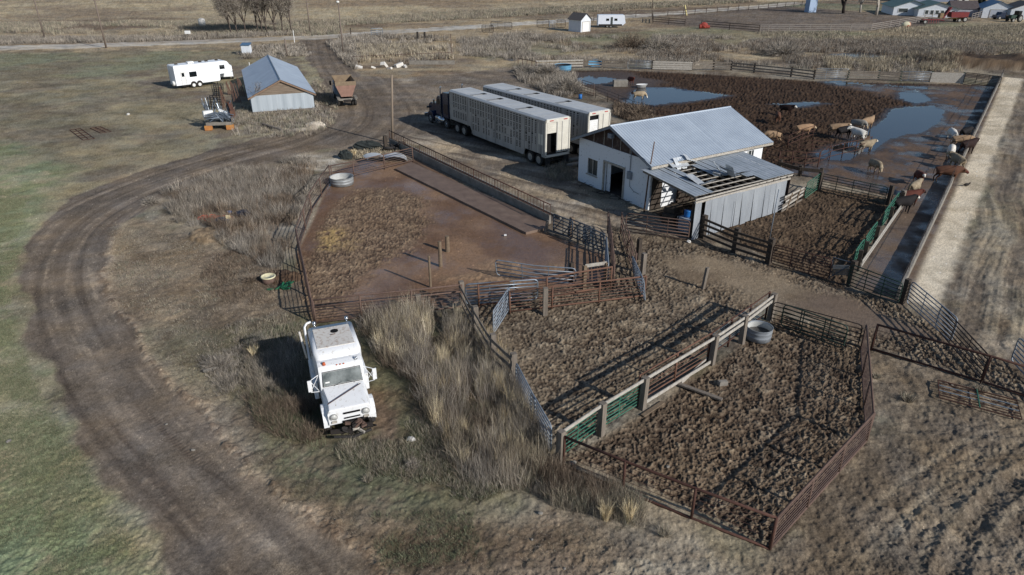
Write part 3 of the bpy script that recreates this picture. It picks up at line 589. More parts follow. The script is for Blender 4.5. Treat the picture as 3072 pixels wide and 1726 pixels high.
# plank fence and long silver gates between the reeds and the middle pen
plank_fence("plank_fence", "dark grey plank fence running down beside the reeds", "fence", [(1388,922), (1429,1000), (1479,1088), (1541,1150)], 1.4, (0.34,0.66,0.98), 0.17, M_WOODG, M_WOODG, 0.24)
gate("tube_gate", "long silver tube gate below the plank fence, upper of two", "gate", (1548,1168), (1604,1282), 1.35, 0.12, 7, M_GALVB, 0.028, 2)
gate("tube_gate", "long silver tube gate tied to the corner post, lower of two", "gate", (1592,1258), (1652,1368), 1.35, 0.12, 7, M_GALVB, 0.028, 2)
# fence between the middle and the lower pen
PF = [(1679,1393), (1802,1305), (1926,1226), (2134,1094), (2224,1030), (2308,962)]
root = thing("post_and_plank_fence", "square post fence with a whitened top plank between middle and lower pens", "fence", G(PF[0]))
Q = [G(p) for p in PF]; hh = 1.5
for q in Q:
    R = Matrix.Rotation(0.75,3,'Z'); MB().prism([R@Vector((i*.12,j*.12,0)) for i,j in ((-1,-1),(1,-1),(1,1),(-1,1))], rel(root,q)+Vector((0,0,-.1)), rel(root,q)+Vector((random.uniform(-.04,.04),random.uniform(-.04,.04),hh))).build("post", M_WOODG, root, bevel=.012)
for i in range(5):
    MB().bar(rel(root,Q[i])+Vector((0,0,1.40)), rel(root,Q[i+1])+Vector((0,0,1.40)), .05, .14).build("top_plank", M_WOODL, root, bevel=.01)
    if i >= 2: MB().bar(rel(root,Q[i])+Vector((0,0,1.12 if i > 2 else .22)), rel(root,Q[i+1])+Vector((0,0,1.12 if i > 2 else .18)), .05, .15).build("plank", M_WOODL, root, bevel=.01)
off = Vector((-0.12, 0.14, 0))
gg = "green tube gates hung on the square post fence"
gate("tube_gate", "green tube gate nearest the corner post of the lower pen", "gate", Q[0]+off, Q[1]+off, 1.25, 0.15, 6, M_GREEN, 0.024, 1, gg, world=True)
gate("tube_gate", "green tube gate in the second bay of the square post fence", "gate", Q[1]+off, Q[2]+off, 1.25, 0.15, 7, M_GREEN, 0.024, 1, gg, world=True)
pipe_fence("pipe_fence", "rusty rod panel behind the long third bay of the square post fence", "fence", [Q[2]+off*1.3, Q[3]+off*1.3], 1.5, 2.2, rails=(1.0,0.16), rods=(.3,.44,.58,.72,.86), m=M_RUSTO, r=.035, world=True)
pipe_fence("pipe_fence", "rusty rails with wire mesh behind the last bays by the grey tank", "fence", [Q[3]+off*1.3, Q[5]+off*1.3], 1.5, 2.0, rails=(1.0,0.2), rods=tuple(0.2+.08*k for k in range(1,10)), m=M_RUSTD, mr=M_GALVB, rr=.006, r=.03, world=True)
a, b = G(T(2,2,1700,965)), G(T(2,2,1960,745)); o = MB().bar(a+Vector((0,0,.06)), b+Vector((0,0,.2)), .05, .16).build("loose_plank", M_WOODL, None, bevel=.01); tag(o, "pale plank propped against the foot of the third post", "plank", "loose planks in the lower pen")
a, b = G(T(2,2,1640,975)), G(T(2,2,2110,1135)); o = MB().bar(a+Vector((0,0,.12)), b+Vector((0,0,.06)), .18, .08).build("loose_plank", M_WOODG, None, bevel=.01); tag(o, "thick grey plank lying flat and pointing into the lower pen", "plank", "loose planks in the lower pen")
a, b = G(T(2,2,1310,1290)), G(T(2,2,1520,1150)); o = MB().bar(a+Vector((0,0,.02)), b+Vector((0,0,.02)), .18, .05).build("loose_plank", M_WOODB, None, bevel=.01); tag(o, "half buried plank at the foot of the square post fence", "plank", "loose planks in the lower pen")
# lower pen, long pipe fences
pipe_fence("pipe_fence", "brown pipe fence along the bottom edge of the lower pen", "fence", [T(2,3,515,345), T(2,3,1110,600), T(2,3,1800,882), T(3,3,15,1188)], 1.3, 2.3, rails=(1.0,0.03), rods=(.2,.36,.52,.68,.84), m=M_RUSTD, r=.05, rr=.009, pr=.05)
pipe_fence("pipe_fence", "brown barred pipe fence rising up the right edge of the lower pen", "fence", [T(3,3,22,1186), T(3,3,985,105)], 1.3, 2.5, rails=(1.0,0.04), rods=(.16,.28,.40,.52,.64,.76,.88), m=M_RUST, r=.045, rr=.016)
pipe_fence("pipe_fence", "steep brown barred fence from the elbow up to the dark gates", "fence", [T(3,3,985,103), T(3,2,930,625)], 1.3, 2.6, rails=(1.0,0.04), rods=(.16,.28,.40,.52,.64,.76,.88), m=M_RUST, r=.04, rr=.016)
gate("tube_gate", "dark rounded tube gate in front at the top of the lower pen", "gate", T(3,2,120,398), T(3,2,748,632), 1.3, 0.12, 6, M_DGREEN, 0.028, 2)
gate("tube_gate", "blackened tube gate behind the dark rounded one by the grey tank", "gate", T(3,2,20,362), T(3,2,895,610), 1.25, 0.12, 5, M_DARKP, 0.024, 2)
pipe_fence("pipe_fence", "dark brown pipe fence crossing the right side below the concrete wall", "fence", [T(3,2,1035,625), T(3,2,2140,955), T(3,2,2620,1110)], 1.35, 3.0, rails=(1.0,0.06), rods=(.24,.42,.6,.8), m=M_RUSTD, r=.05, rr=.009, pr=.055)
gate("tube_gate", "long silver gate running down from the near end of the concrete wall", "gate", T(3,2,1385,165), T(3,2,1830,565), 1.35, 0.12, 6, M_GALVB, 0.028, 2)
gate("tube_gate", "blackened gate leading on from the long silver gate by the wall", "gate", T(3,2,1672,412), T(3,2,2130,940), 1.3, 0.12, 6, M_DARKP, 0.028, 2)
gate("tube_gate", "blue gate cut off by the right edge of the photo", "gate", T(3,2,2432,745), T(3,2,2900,1250), 1.3, 0.12, 6, M_GALVB, 0.03, 2)
# panel lying flat on the ground
a, b, c, d = G(T(3,2,1700,955)), G(T(3,2,2490,1160)), G(T(3,2,2540,1350)), G(T(3,2,1712,1130))
root = thing("steel_panel", "rusty steel panel lying flat among the weeds at the right", "steel panel", a)
MB().tube([rel(root,p)+Vector((0,0,.14)) for p in (a,b,c,d,a)], .03, 6).build("frame", M_RUSTD, root)
for k in range(1, 7): MB().tube([rel(root,a.lerp(d,k/7))+Vector((0,0,.14)), rel(root,b.lerp(c,k/7))+Vector((0,0,.14))], .02, 6).build("bar", M_GALVB if k in (2,4) else M_RUSTD, root)
MB().tube([rel(root,a.lerp(b,.5))+Vector((0,0,.17)), rel(root,d.lerp(c,.5))+Vector((0,0,.17))], .03, 6).build("upright", M_GREEN, root)
# north-east small pen
plank_fence("plank_fence", "dark timber rail fence in front of the corrugated shed wall", "fence", [T(2,1,1915,945), T(2,1,2235,1085), T(3,1,2,1195)], 1.45, (0.25,0.5,0.75,0.97), 0.14, M_WOODD, M_WOODD, 0.3, bt=.07)
gate("tube_gate", "rusty tube gate following the dark timber fence in shade", "gate", T(3,1,25,1215), T(3,1,600,1375), 1.3, 0.1, 7, M_RUSTD, 0.026, 2)
root = thing("brace_frame", "blue braced steel frame where the rusty and green gates meet", "frame", G(T(3,1,610,1360)))
q0, q1 = Vector((0,0,0)), rel(root, G(T(3,1,800,1420)))
MB().tube([q0, q0+Vector((0,0,1.35)), q1+Vector((0,0,1.35)), q1], .035, 6).build("frame", M_SLATE, root)
MB().tube([q0+Vector((0,0,.1)), q1+Vector((0,0,1.3))], .03, 6).build("brace", M_SLATE, root)
for k in range(5): MB().bar(q0.lerp(q1,.1)+Vector((0,.02*k,.35+.12*k)), q0.lerp(q1,.95)+Vector((0,.05*k,.65+.1*k)), .03, .10).build("plank", M_WOODL if k > 2 else M_WOODG, root)
post("wooden_post", "dark post beside the blue braced frame", T(3,1,815,1425), 1.5, .26, M_WOODD)
gate("tube_gate", "dark green gate closing the near end of the wet alley", "gate", (2540,858), (2692,918), 1.3, 0.1, 6, M_DGREEN, .028, 2)
post("wooden_post", "dark post with a bent white strip at the near end of the concrete wall", (2706,910), 1.4, .24, M_WOODD)
a, b = G(T(3,1,890,1275)), G(T(3,1,1318,660)); d = b-a
root = thing("plank_fence", "long pale plank fence between the small pen and the wet alley", "fence", a)
for k in (0.0, .12, .36, .70, 1.0):
    mb = MB(); q = d*k; R = Matrix.Rotation(1.0,3,'Z'); mb.prism([R@Vector((i*.11,j*.11,0)) for i,j in ((-1,-1),(1,-1),(1,1),(-1,1))], q, q+Vector((0,0,1.3))); mb.build("post", M_WOODD, root)
for z in (.35, .62): MB().bar(d*0+Vector((.14,-.1,z)), d+Vector((.14,-.1,z)), .05, .15).build("plank", M_WOODL, root, bevel=.01)
gr = "twisted green gates along the pale plank fence"
for u0, u1, lb in ((-.02,.14,"lowest of the twisted green gates beside the alley"), (.18,.42,"bent green gate in the middle of the alley fence"), (.60,.97,"bent green gate nearest the corner post at the top of the alley fence")):
    gate("tube_gate", lb, "gate", a+d*u0+Vector((-.2,.1,0)), a+d*u1+Vector((-.2,.1,0)), 1.35, .3, 4, M_GREEN, .035, 2, gr, world=True, sag=-.06)
gate("tube_gate", "wide dark green gate across the top of the small pen", "gate", T(3,1,512,462), T(3,1,1165,608), 1.3, .12, 6, M_DGREEN, .026, 3)
post("wooden_post", "dark gate post at the left of the wide dark green gate", T(3,1,505,465), 1.45, .26, M_WOODD); post("wooden_post", "dark gate post at the right of the wide dark green gate", T(3,1,1205,610), 1.45, .26, M_WOODD)
post("wooden_post", "wooden post with a cap at the top corner of the alley fence", T(3,1,1320,655), 1.4, .26, M_WOODG)
gate("tube_gate", "short green gate beside the broken board panel", "gate", T(3,1,362,565), T(3,1,497,462), 1.3, .12, 6, M_GREEN, .028, 1)
a, b = G(T(3,1,140,690)), G(T(3,1,345,585)); d = b-a
root = thing("broken_panel", "collapsed panel of white weathered boards beside the shed", "panel", a)
for k in range(6): MB().bar(d*random.uniform(-.05,.1)+Vector((0,0,.12+.2*k)), d*random.uniform(.85,1.05)+Vector((0,random.uniform(-.1,.1),.25+.2*k+random.uniform(-.12,.25))), .04, .13).build("board", M_WOODL if k % 2 else M_WOODG, root)
for u in (.2,.6): MB().bar(d*u+Vector((0,-.05,0)), d*(u+.15)+Vector((0,-.05,1.2)), .05, .14).build("upright", M_WOODB, root)
plank_fence("timber_rail", "heavy dark timber beam on posts behind the shed corner", "fence", [T(3,1,115,262), T(3,1,318,320), T(3,1,525,345)], 0.75, (1.0,), .28, M_WOODD, M_WOODD, .25, bt=.12)
# corral pipes behind the white building
def U(x, y): return (2280+x/7.576, 320+y/7.576)
pipe_fence("pipe_fence", "three rail pipe fence with cattle behind it right of the white building", "fence", [U(345,862), U(610,960), U(925,810), U(1180,722)], 1.25, 3, rails=(1.0,.62,.3), rods=(), m=M_RUSTD, r=.03, pr=.035)
pipe_fence("pipe_fence", "long pipe fence reaching out across the blue puddle", "fence", [U(1310,1372), U(1560,1245), U(1850,1172), U(2145,1108), U(2480,1020)], 1.35, 99, rails=(1.0,.66,.32), rods=(), m=M_RUSTD, r=.03, pr=.04)
pipe_fence("pipe_fence", "front pipe fence just behind the timber beam", "fence", [U(130,1275), U(405,1368), U(700,1358), U(1000,1400), U(1305,1378)], 1.3, 99, rails=(1.0,.62,.3), rods=(), m=M_RUSTD, r=.03, pr=.04)
pipe_fence("pipe_fence", "slack pipe fence running back from the white building across mud", "fence", [U(620,965), U(860,1050), U(1160,1010), U(1560,1060)], 1.0, 99, rails=(1.0,.6,.3), rods=(), m=M_RUSTD, r=.022, pr=.03)
# concrete feeding wall on the right
root = thing("concrete_wall", "long low concrete wall beside the wet alley, cattle feeding over it", "wall", WALL[0])
a = Vector((0,0,0)); b = WALL[1]-WALL[0]; hw = .58
MB().add([a-wnv*.08, b-wnv*.08, b+wnv*.08, a+wnv*.08]+[p+Vector((0,0,hw)) for p in (a-wnv*.08, b-wnv*.08, b+wnv*.08, a+wnv*.08)], [(0,1,2,3),(4,5,6,7),(0,1,5,4),(1,2,6,5),(2,3,7,6),(3,0,4,7)]).build("wall", M_CONC, root, bevel=.02)

n_ = int(b.length/3.0)
for k_ in range(n_+1): q = b*(k_/n_); MB().tube([q+Vector((0,0,hw)), q+Vector((0,0,1.45))], .014, 5).build("post", M_DARKP, root)
for z_ in (1.05, 1.42): MB().tube([Vector((0,0,z_)), b+Vector((0,0,z_))], .014, 5).build("cable", M_DARKP, root)
# ------------------------------------------------------------------ far side of the big pen
def F(x, y): return T(2,0,x,y) if x < 2572 else T(3,0,x-2572,y)
hb = 1.25
plank_fence("plank_fence", "pale board fence behind the blue tanks, left end", "fence", [F(240,695), F(480,688), F(710,682)], hb, (.35,.68,1), .2, M_WOODL, M_WOODG, .2)
plank_fence("plank_fence", "grey board fence between the leaning blue tank and the silver gate", "fence", [F(712,682), F(905,684), F(1150,694)], hb, (.35,.68,1), .18, M_WOODG, M_WOODG, .2)
gate("tube_gate", "silver gate left of the thick pale boards across the big pen", "gate", F(1160,694), F(1408,700), 1.3, .1, 6, M_GALV, .03, 2)
plank_fence("plank_fence", "thick pale board fence right of the far silver gate", "fence", [F(1415,700), F(1800,708)], hb, (.25,.5,.75,1), .24, M_WOODL, M_WOODD, .28)
plank_fence("plank_fence", "long weathered board fence across the far side of the big pen", "fence", [F(1802,708), F(2022,703), F(2200,708), F(2430,732), F(2800,770), F(3030,800)], hb, (.3,.62,.95), .17, M_WOODG, M_WOODD, .25)
gate("tube_gate", "white framed gate in the far fence beside the boards", "gate", F(3035,800), F(3365,802), 1.45, .1, 5, M_GALV, .03, 2)
plank_fence("plank_fence", "dark green and grey board stretch of the far fence", "fence", [F(3370,803), F(3675,808), F(3895,820)], hb, (.25,.5,.75,1), .16, M_WOODG, M_DGREEN, .2, bt=.05)
gate("tube_gate", "silver gate with white uprights left of the solid board panel", "gate", F(3900,820), F(4195,826), 1.35, .1, 6, M_GALV, .03, 3)
plank_fence("board_fence", "solid panel of yellowish boards in the far fence", "fence", [F(4200,826), F(4520,838)], hb+.1, (.2,.4,.6,.8,1), .27, M_WOODL, M_DGREEN, .2)
gate("tube_gate", "black tube gate at the far right corner of the big pen", "gate", F(4530,840), F(4890,885), 1.45, .1, 7, M_DARKP, .035, 2)
pipe_fence("pipe_fence", "short picketed pipe rail at the far left corner of the big pen", "fence", [F(60,665), F(245,705)], 1.2, 1.2, rails=(1.0,.1), rods=(), m=M_RUSTD, r=.04)
for x, y, h_, lb in ((30,640,4.2,"thin tall pole at the far left corner of the big pen"),): post("thin_pole", lb, F(x,y), h_, .12, M_WOODG, "pole", rd=True)
gate("steel_panel", "rusty mesh panel behind the trailers beside the grey bush", "steel panel", F(700,935), F(820,975), 1.6, .1, 5, M_RUST, .03, 3)
pipe_fence("pipe_fence", "silver posted fence behind the rear livestock trailer", "fence", [F(840,985), F(960,1030), F(1065,1075), F(1205,1140), F(1420,1200), F(1640,1215)], 1.35, 2.4, rails=(1.0,.75,.5,.25), rods=(), m=M_DARKP, r=.02, pr=.04)
# ------------------------------------------------------------------ fences of the far paddocks
def rail_fence(label, pts, h, step, m, hs=(.35,.68,1), group=None, name="rail_fence", pw=.14, bw=.12):
    P = [G(p) for p in pts]; Q = resamp(P, step); root = thing(name, label, "fence", P[0], 0, group)
    for q in Q: MB().box(rel(root,q)+Vector((0,0,h/2)), (pw,pw,h*1.05)).build("post", m, root)
    for k in hs:
        mb = MB()
        for i in range(len(Q)-1): mb.bar(rel(root,Q[i])+Vector((0,-.06,h*k-.06)), rel(root,Q[i+1])+Vector((0,-.06,h*k-.06)), .05, bw)
        mb.build("rail", m, root)
    return root
M_RAILG = mat("silvery_rail_wood", lin((150,142,134)), .85, 0, lin((108,100,94)), 2)
M_RAILD = mat("dark_rail_wood", lin((64,54,50)), .85, 0, lin((86,74,66)), 2)
rail_fence("grey four rail fence below the ploughed paddock at upper right", [T(2,0,2490,325), T(3,0,0,326), T(3,0,1030,318), T(3,0,1640,210)], 1.6, 5, M_RAILG, (.25,.5,.75,1))
rail_fence("dark rail fence above the red tank at upper right", [T(2,0,1900,280), T(2,0,2480,325)], 1.5, 6, M_RAILD)
rail_fence("dark rail fence right of the far white travel trailer", [T(2,0,1410,195), T(2,0,1415,235), T(2,0,1735,262)], 1.5, 4, M_RAILD)
rail_fence("long dark post fence following the gravel road at the top", [T(2,0,820,215), T(2,0,1080,178), T(2,0,1720,158), T(2,0,2572,92), T(3,0,420,60), T(3,0,430,40)], 1.6, 4.5, M_RAILD, (.55,1))
rail_fence("short pale rail fence left of the far garages", [T(3,0,2040,205), T(3,0,2190,165)], 1.6, 3, M_RAILG)
rail_fence("pale rails behind the tall pale hut at the top", [T(3,0,540,35), T(3,0,900,45), T(3,0,1250,60)], 1.5, 8, M_RAILG, (.5,1))
for x0, y0, x1, y1, lb, m_ in ((250,275,370,280,"dark stock panel near the far white garage, leftmost",M_DARKP), (375,292,432,290,"white stock panel near the far white garage",M_GALV), (450,280,535,282,"dark stock panel just left of the far white garage",M_DARKP)):
    gate("stock_gate", lb, "panel", T(2,0,x0,y0), T(2,0,x1,y1), 1.7, .1, 5, m_, .05, 1, "stock panels by the far white garage")
for x0, y0, x1, y1, lb in ((2270,325,2385,330,"squat dark stock pen standing alone by the gravel road"), (2360,290,2572,300,"dark stock panels in a row by the gravel road")):
    gate("stock_gate", lb, "panel", T(1,0,x0,y0), T(1,0,x1,y1), 1.5, .05, 5, M_DARKP, .05, 2, "dark stock panels by the gravel road")
gate("tube_gate", "white field gate beside the gravel road in the upper middle", "gate", T(1,0,1160,372), T(1,0,1275,366), 1.6, .1, 4, M_GALV, .05, 1)
# walled plot with a picket rail in the upper middle
a, b = G(T(1,0,960,660)), G(T(1,0,1990,640))
pipe_fence("picket_rail", "rusty picket rail along the weedy walled plot", "fence", [T(1,0,975,645), T(1,0,1975,600)], 1.15, .75, rails=(1.0,), rods=(), m=M_RUSTD, r=.03, pr=.018)
o = MB().bar(G(T(1,0,1540,650))+Vector((0,0,.3)), G(T(1,0,1995,650))+Vector((0,0,.3)), .3, .6).build("low_wall", M_CONC, None, bevel=.03); tag(o, "low white concrete wall at the right end of the weedy plot", "wall")
gc = "broken concrete pieces in front of the weedy plot"
for k, (x, y, s, lb) in enumerate(((1035,695,.7,"leftmost upright chunk of broken white concrete"), (1290,680,.9,"long slab of broken white concrete under the picket rail"), (1345,700,.5,"small block of broken concrete in front of the slabs"), (1435,675,.9,"pointed slab of broken white concrete standing on end"), (1500,680,.5,"small broken concrete block near the low white wall"), (1180,690,.45,"flat broken concrete piece left of the long slab"))):
    mb = MB(); mb.box((0,0,s*.3), (s*1.5,s*.8,s*.65), M=Matrix.Rotation(random.uniform(-.5,.5),3,'X')@Matrix.Rotation(k*1.3,3,'Z')@Matrix.Rotation(.3,3,'Y')); o = mb.build("concrete_chunk", M_CONCW, None, bevel=.05); o.location = G(T(1,0,x,y)); tag(o, lb, "rubble", gc)
# roadside wire fence posts at the upper left
for k, (x, y) in enumerate(((2085,385),(2190,382),(2310,372),(1245,352))): pass
gpf = "small posts of the roadside wire fence"
for x, y, lb in ((2088,392,"roadside post left of the bare trees, first of the pair"), (2190,388,"roadside post left of the bare trees, second of the pair")):
    post("fence_post", lb, T(0,0,x,y), 1.3, .2, M_WOODD, "post", group=gpf)
for x, y, lb in ((322,352,"roadside post among the bare tree trunks"), (850,318,"roadside post left of the white field gate"), (953,345,"roadside post right of the lamp pole")):
    post("fence_post", lb, T(1,0,x,y), 1.3, .2, M_WOODD, "post", group=gpf)

# ================================================================== buildings
def frame_obj(name, label, cat, loc, rz, group=None): return thing(name, label, cat, loc, rz, group)
def corrug(o, u, v, nu, pitch, amp, nrm, nseg=4):
    """ribbed sheet from o spanning vectors u (across ribs) and v (along ribs)"""
    mb = MB(); L = u.length; n = max(2, int(L/pitch*nseg)); vs = []; 
    for i in range(n+1):
        t = i/n; ph = (t*L/pitch) % 1.0; z = amp if ph < 0.28 else 0.0
        vs.append(o+u*t+nrm*z); vs.append(o+u*t+v+nrm*z)
    fs = [(2*i, 2*i+1, 2*i+3, 2*i+2) for i in range(n)]
    return mb.add(vs, fs)
M_ROOF = mat("galvanised_roofing", lin((176,188,200)), .5, .1, lin((154,166,180)), .7, stretch=(1,1,1), spec=.5)
M_ROOFO = mat("dull_roofing", lin((172,180,188)), .5, .15, lin((138,148,156)), 1.5)
M_WHITEB = mat("flaking_white_block", lin((226,228,230)), .85, 0, lin((150,150,148)), 5, thr=(.60,.70), bump=.25, bscale=12)
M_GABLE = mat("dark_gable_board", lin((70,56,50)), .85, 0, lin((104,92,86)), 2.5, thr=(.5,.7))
M_GLASS = mat("dull_window_glass", lin((76,84,84)), .25, 0, lin((58,64,64)), 2, spec=.7)
M_DARK = mat("dark_interior", lin((14,13,13)), .95, 0, amt=.3)
M_TRIM = mat("weathered_trim", lin((190,184,172)), .8, 0, lin((128,118,106)), 6)
M_STEELW = mat("weathered_steel_sheet", lin((176,182,188)), .45, .35, lin((146,152,160)), 1.4, stretch=(1,1,.3))
M_WHITE = mat("white_paint", lin((232,232,230)), .45, 0, lin((214,213,208)), 2)
M_BLACK = mat("black_rubber", lin((34,34,36)), .85, 0, lin((58,54,50)), 5)
# ---- white block building
ba = .562; BL, BW, BH, BR = 11.5, 8.23, 3.49, 1.68
wb_ = frame_obj("block_building", "white painted block building with a blue-grey ribbed metal roof", "building", (9.67,46.74,0), ba)
def wall_with_holes(w_, h_, holes, th, org, u, nrm):
    """wall rectangle of thickness th with rectangular openings (u0,u1,z0,z1)"""
    us = sorted({0, w_, *[q for hl in holes for q in hl[:2]]}); zs = sorted({0, h_, *[q for hl in holes for q in hl[2:]]}); mb = MB()
    for i in range(len(us)-1):
        for j in range(len(zs)-1):
            cu, cz = (us[i]+us[i+1])/2, (zs[j]+zs[j+1])/2
            if any(a < cu < b and c < cz < d for a, b, c, d in holes): continue
            p = org+u*us[i]+Vector((0,0,zs[j])); q = org+u*us[i+1]+Vector((0,0,zs[j])); dz = Vector((0,0,zs[j+1]-zs[j]))
            mb.add([p, q, q+dz, p+dz, p+nrm*th, q+nrm*th, q+dz+nrm*th, p+dz+nrm*th], [(0,1,2,3),(7,6,5,4),(0,4,5,1),(1,5,6,2),(2,6,7,3),(3,7,4,0)])
    return mb
ux, uy = Vector((1,0,0)), Vector((0,1,0))
wall_with_holes(BW, BH, [(5.88,7.08,.92,2.15),(2.8,5.02,-1,2.27)], .2, Vector((0,0,0)), uy, ux).build("wall", M_WHITEB, wb_)
wall_with_holes(BL-.42, BH, [(9.57,10.3,2.1,2.85)], .2, Vector((.21,0,0)), ux, uy).build("wall", M_WHITEB, wb_)
MB().box((BL-.1,BW/2,BH/2),(.2,BW,BH)).build("wall", M_WHITEB, wb_); MB().box((BL/2,BW-.1,BH/2),(BL-.42,.2,BH)).build("wall", M_WHITEB, wb_)
MB().box((BL/2,BW/2,.02),(BL-.45,BW-.45,.04)).build("floor_slab", M_CONCD, wb_)
mb = MB(); mb.prism([Vector((0,0,BH)),Vector((0,BW,BH)),Vector((0,BW/2,BH+BR))], (.05,0,0), (.16,0,0)); mb.build("gable", M_GABLE, wb_)
mb = MB(); mb.prism([Vector((0,0,BH)),Vector((0,BW,BH)),Vector((0,BW/2,BH+BR))], (BL-.16,0,0), (BL-.05,0,0)); mb.build("gable", M_GABLE, wb_)
for y in (1.2,2.35,3.4,5.3,6.5): MB().bar((.03,y,BH+.03),(.03,y,BH+BR*(1-abs(y-BW/2)/(BW/2))-.12),.05,.03).build("batten", M_TRIM, wb_)
ov = .5; dirs = (Vector((0,-BW/2-ov,-BR*(1+ov/(BW/2)))), Vector((0,BW/2+ov,-BR*(1+ov/(BW/2)))))
for k, dv in enumerate(dirs):
    nr = Vector((0, -BR if k == 0 else BR, BW/2)).normalized()
    corrug(Vector((-ov,BW/2,BH+BR+.06)), Vector((BL+2*ov,0,0)), dv, 0, .25, .035, nr).build("roof", M_ROOF, wb_)
    e = Vector((-ov,BW/2,BH+BR+.06))+dv
    MB().bar(e+Vector((0.02,0,-.1)), e+Vector((BL+2*ov-.02,0,-.1)), .04, .18).build("fascia", M_TRIM, wb_)
    for x in (-ov+.02, BL+ov-.02): MB().bar((x,BW/2,BH+BR-.04), Vector((x,BW/2,BH+BR-.04))+dv, .04, .16, Vector((0,0,1))).build("bargeboard", M_GALVB, wb_)
MB().tube([(-ov,BW/2,BH+BR+.075),(BL+ov,BW/2,BH+BR+.075)], .07, 6).build("ridge_cap", M_ROOF, wb_)
wf = MB(); 
for a_, b_ in (((0,5.88,.92),(0,7.08,.92)),((0,5.88,2.15),(0,7.08,2.15)),((0,5.88,.92),(0,5.88,2.15)),((0,7.08,.92),(0,7.08,2.15)),((0,6.48,.92),(0,6.48,2.15))): wf.bar(Vector(a_)+Vector((.05,0,0)),Vector(b_)+Vector((.05,0,0)),.06,.06)
w1 = wf.build("window", M_TRIM, wb_); MB().box((.12,6.48,1.53),(.02,1.15,1.18)).build("pane", M_GLASS, w1); MB().box((-.04,6.48,.88),(.12,1.35,.07)).build("sill", M_TRIM, w1)
wf = MB()
for x in (9.57,9.93,10.3): wf.bar((x,.06,2.1),(x,.06,2.85),.05,.05)
wf.bar((9.57,.06,2.1),(10.3,.06,2.1),.05,.05).bar((9.57,.06,2.85),(10.3,.06,2.85),.05,.05); w1 = wf.build("window", M_WHITE, wb_); MB().box((9.93,.13,2.47),(.7,.02,.72)).build("pane", M_GLASS, w1)
dfm = MB().bar((-.02,2.75,0),(-.02,2.75,2.33),.12,.12).bar((-.02,5.07,0),(-.02,5.07,2.33),.12,.12).bar((-.02,2.69,2.36),(-.02,5.13,2.36),.12,.14); df = dfm.build("doorway", M_TRIM, wb_)
MB().box((.26,4.78,1.1),(.06,.42,2.15)).build("door_leaf", M_WHITEB, df)
MB().box((-.08,2.1,2.02),(.16,.42,.55)).build("meter_box", M_GALVB, wb_); MB().tube([(-.06,2.12,2.3),(-.06,2.12,BH+.5)],.03,6).build("conduit", M_GALVB, wb_); MB().tube([(-.04,2.1,1.75),(-.04,2.05,1.2),(-.04,1.6,.95),(-.04,1.0,.9)],.015,5).build("conduit", M_DARKP, wb_)
fl = MB().box((-.3,4.16,4.5),(.3,.42,.32)).build("floodlight", M_GALVB, wb_); MB().tube([(-.1,4.16,3.5),(-.12,4.16,4.4)],.025,6).build("bracket", M_GALV, fl)
# ---- lean-to shed
ls = frame_obj("lean_to_shed", "torn open lean-to shed with corrugated metal walls and a half stripped roof", "shed", (9.67,46.74,0), ba)
def rp(x, t, dz=0): # t 0 at building, 1 at low edge
    return Vector((x, -.03-5.1*t, 3.05-.46*t+dz))
nr = Vector((0,-.46,5.1)).normalized()
def rsheet(x0, x1, t0, t1, dz=.0, tw=0.0, nm="roof_sheet"):
    o_ = rp(x0,t0,.06+dz); mb = corrug(o_, Vector((x1-x0,tw,0)), rp(x0,t1)-rp(x0,t0), 0, .32, .03, nr); mb.build(nm, M_ROOFO, ls)
rsheet(-1.0,.22,0,1); rsheet(.24,.75,0,1.0); rsheet(.77,1.35,0,.66,.03)
rsheet(3.25,8.6,0.0,1.0) if False else None
for x0,x1,t0,t1,dz in ((2.9,3.5,.16,.62,0),(3.52,4.1,.06,.66,0),(4.12,4.8,0,.72,0),(4.82,5.5,0,.82,.01),(5.52,6.2,0,1,0),(6.22,6.9,0,1,0),(6.92,7.6,0,1,0),(7.62,8.65,0,1,0)): rsheet(x0,x1,t0,t1,dz)
for t in (.02,.13,.25,.37,.49,.61,.73,.85,.97): MB().bar(rp(-.9,t,-.0),rp(8.55,t,-.0),.09,.045).build("purlin", M_WOODL, ls)
for x in np.arange(-.8,8.6,.72): MB().bar(rp(x,0,-.09),rp(x,1.03,-.09),.045,.12).build("rafter", M_WOODG, ls)
MB().bar((-1.35,-5.55,2.42),(8.2,-5.2,2.35),.1,.14).build("beam", M_WOODL, ls); MB().bar((-1.2,-5.42,2.56),(8.6,-5.12,2.52),.06,.1).build("beam", M_WOODL, ls)
for x in (-1.2,.6,2.4,4.2,6.0,7.8): MB().box((x,-5.28+.04*x,1.2),(.14,.14,2.4)).build("post", M_WOODD, ls)
M_ALUT_ = mat('bright_torn_sheet', lin((206,210,212)), .45, .15, lin((160,166,172)), 2)
def fl_sheet(c, rx, ry, rz_, sx, sy, m=None, nm="torn_sheet"):
    R = Matrix.Rotation(rz_,3,'Z')@Matrix.Rotation(ry,3,'Y')@Matrix.Rotation(rx,3,'X'); mb = MB(); n = 10; vs = []; m = m or M_ALUT_
    for i in range(n+1):
        for j in (0,1,2): vs.append(R@Vector(((i/n-.5)*sx, (j/2-.5)*sy, .04*(i % 2)+.12*sx*((i/n-.5)**2)*(1 if j else .3)))+Vector(c))
    mb.add(vs, [(3*i+j,3*i+j+1,3*i+j+4,3*i+j+3) for i in range(n) for j in (0,1)]); mb.build(nm, m or M_ROOFO, ls)
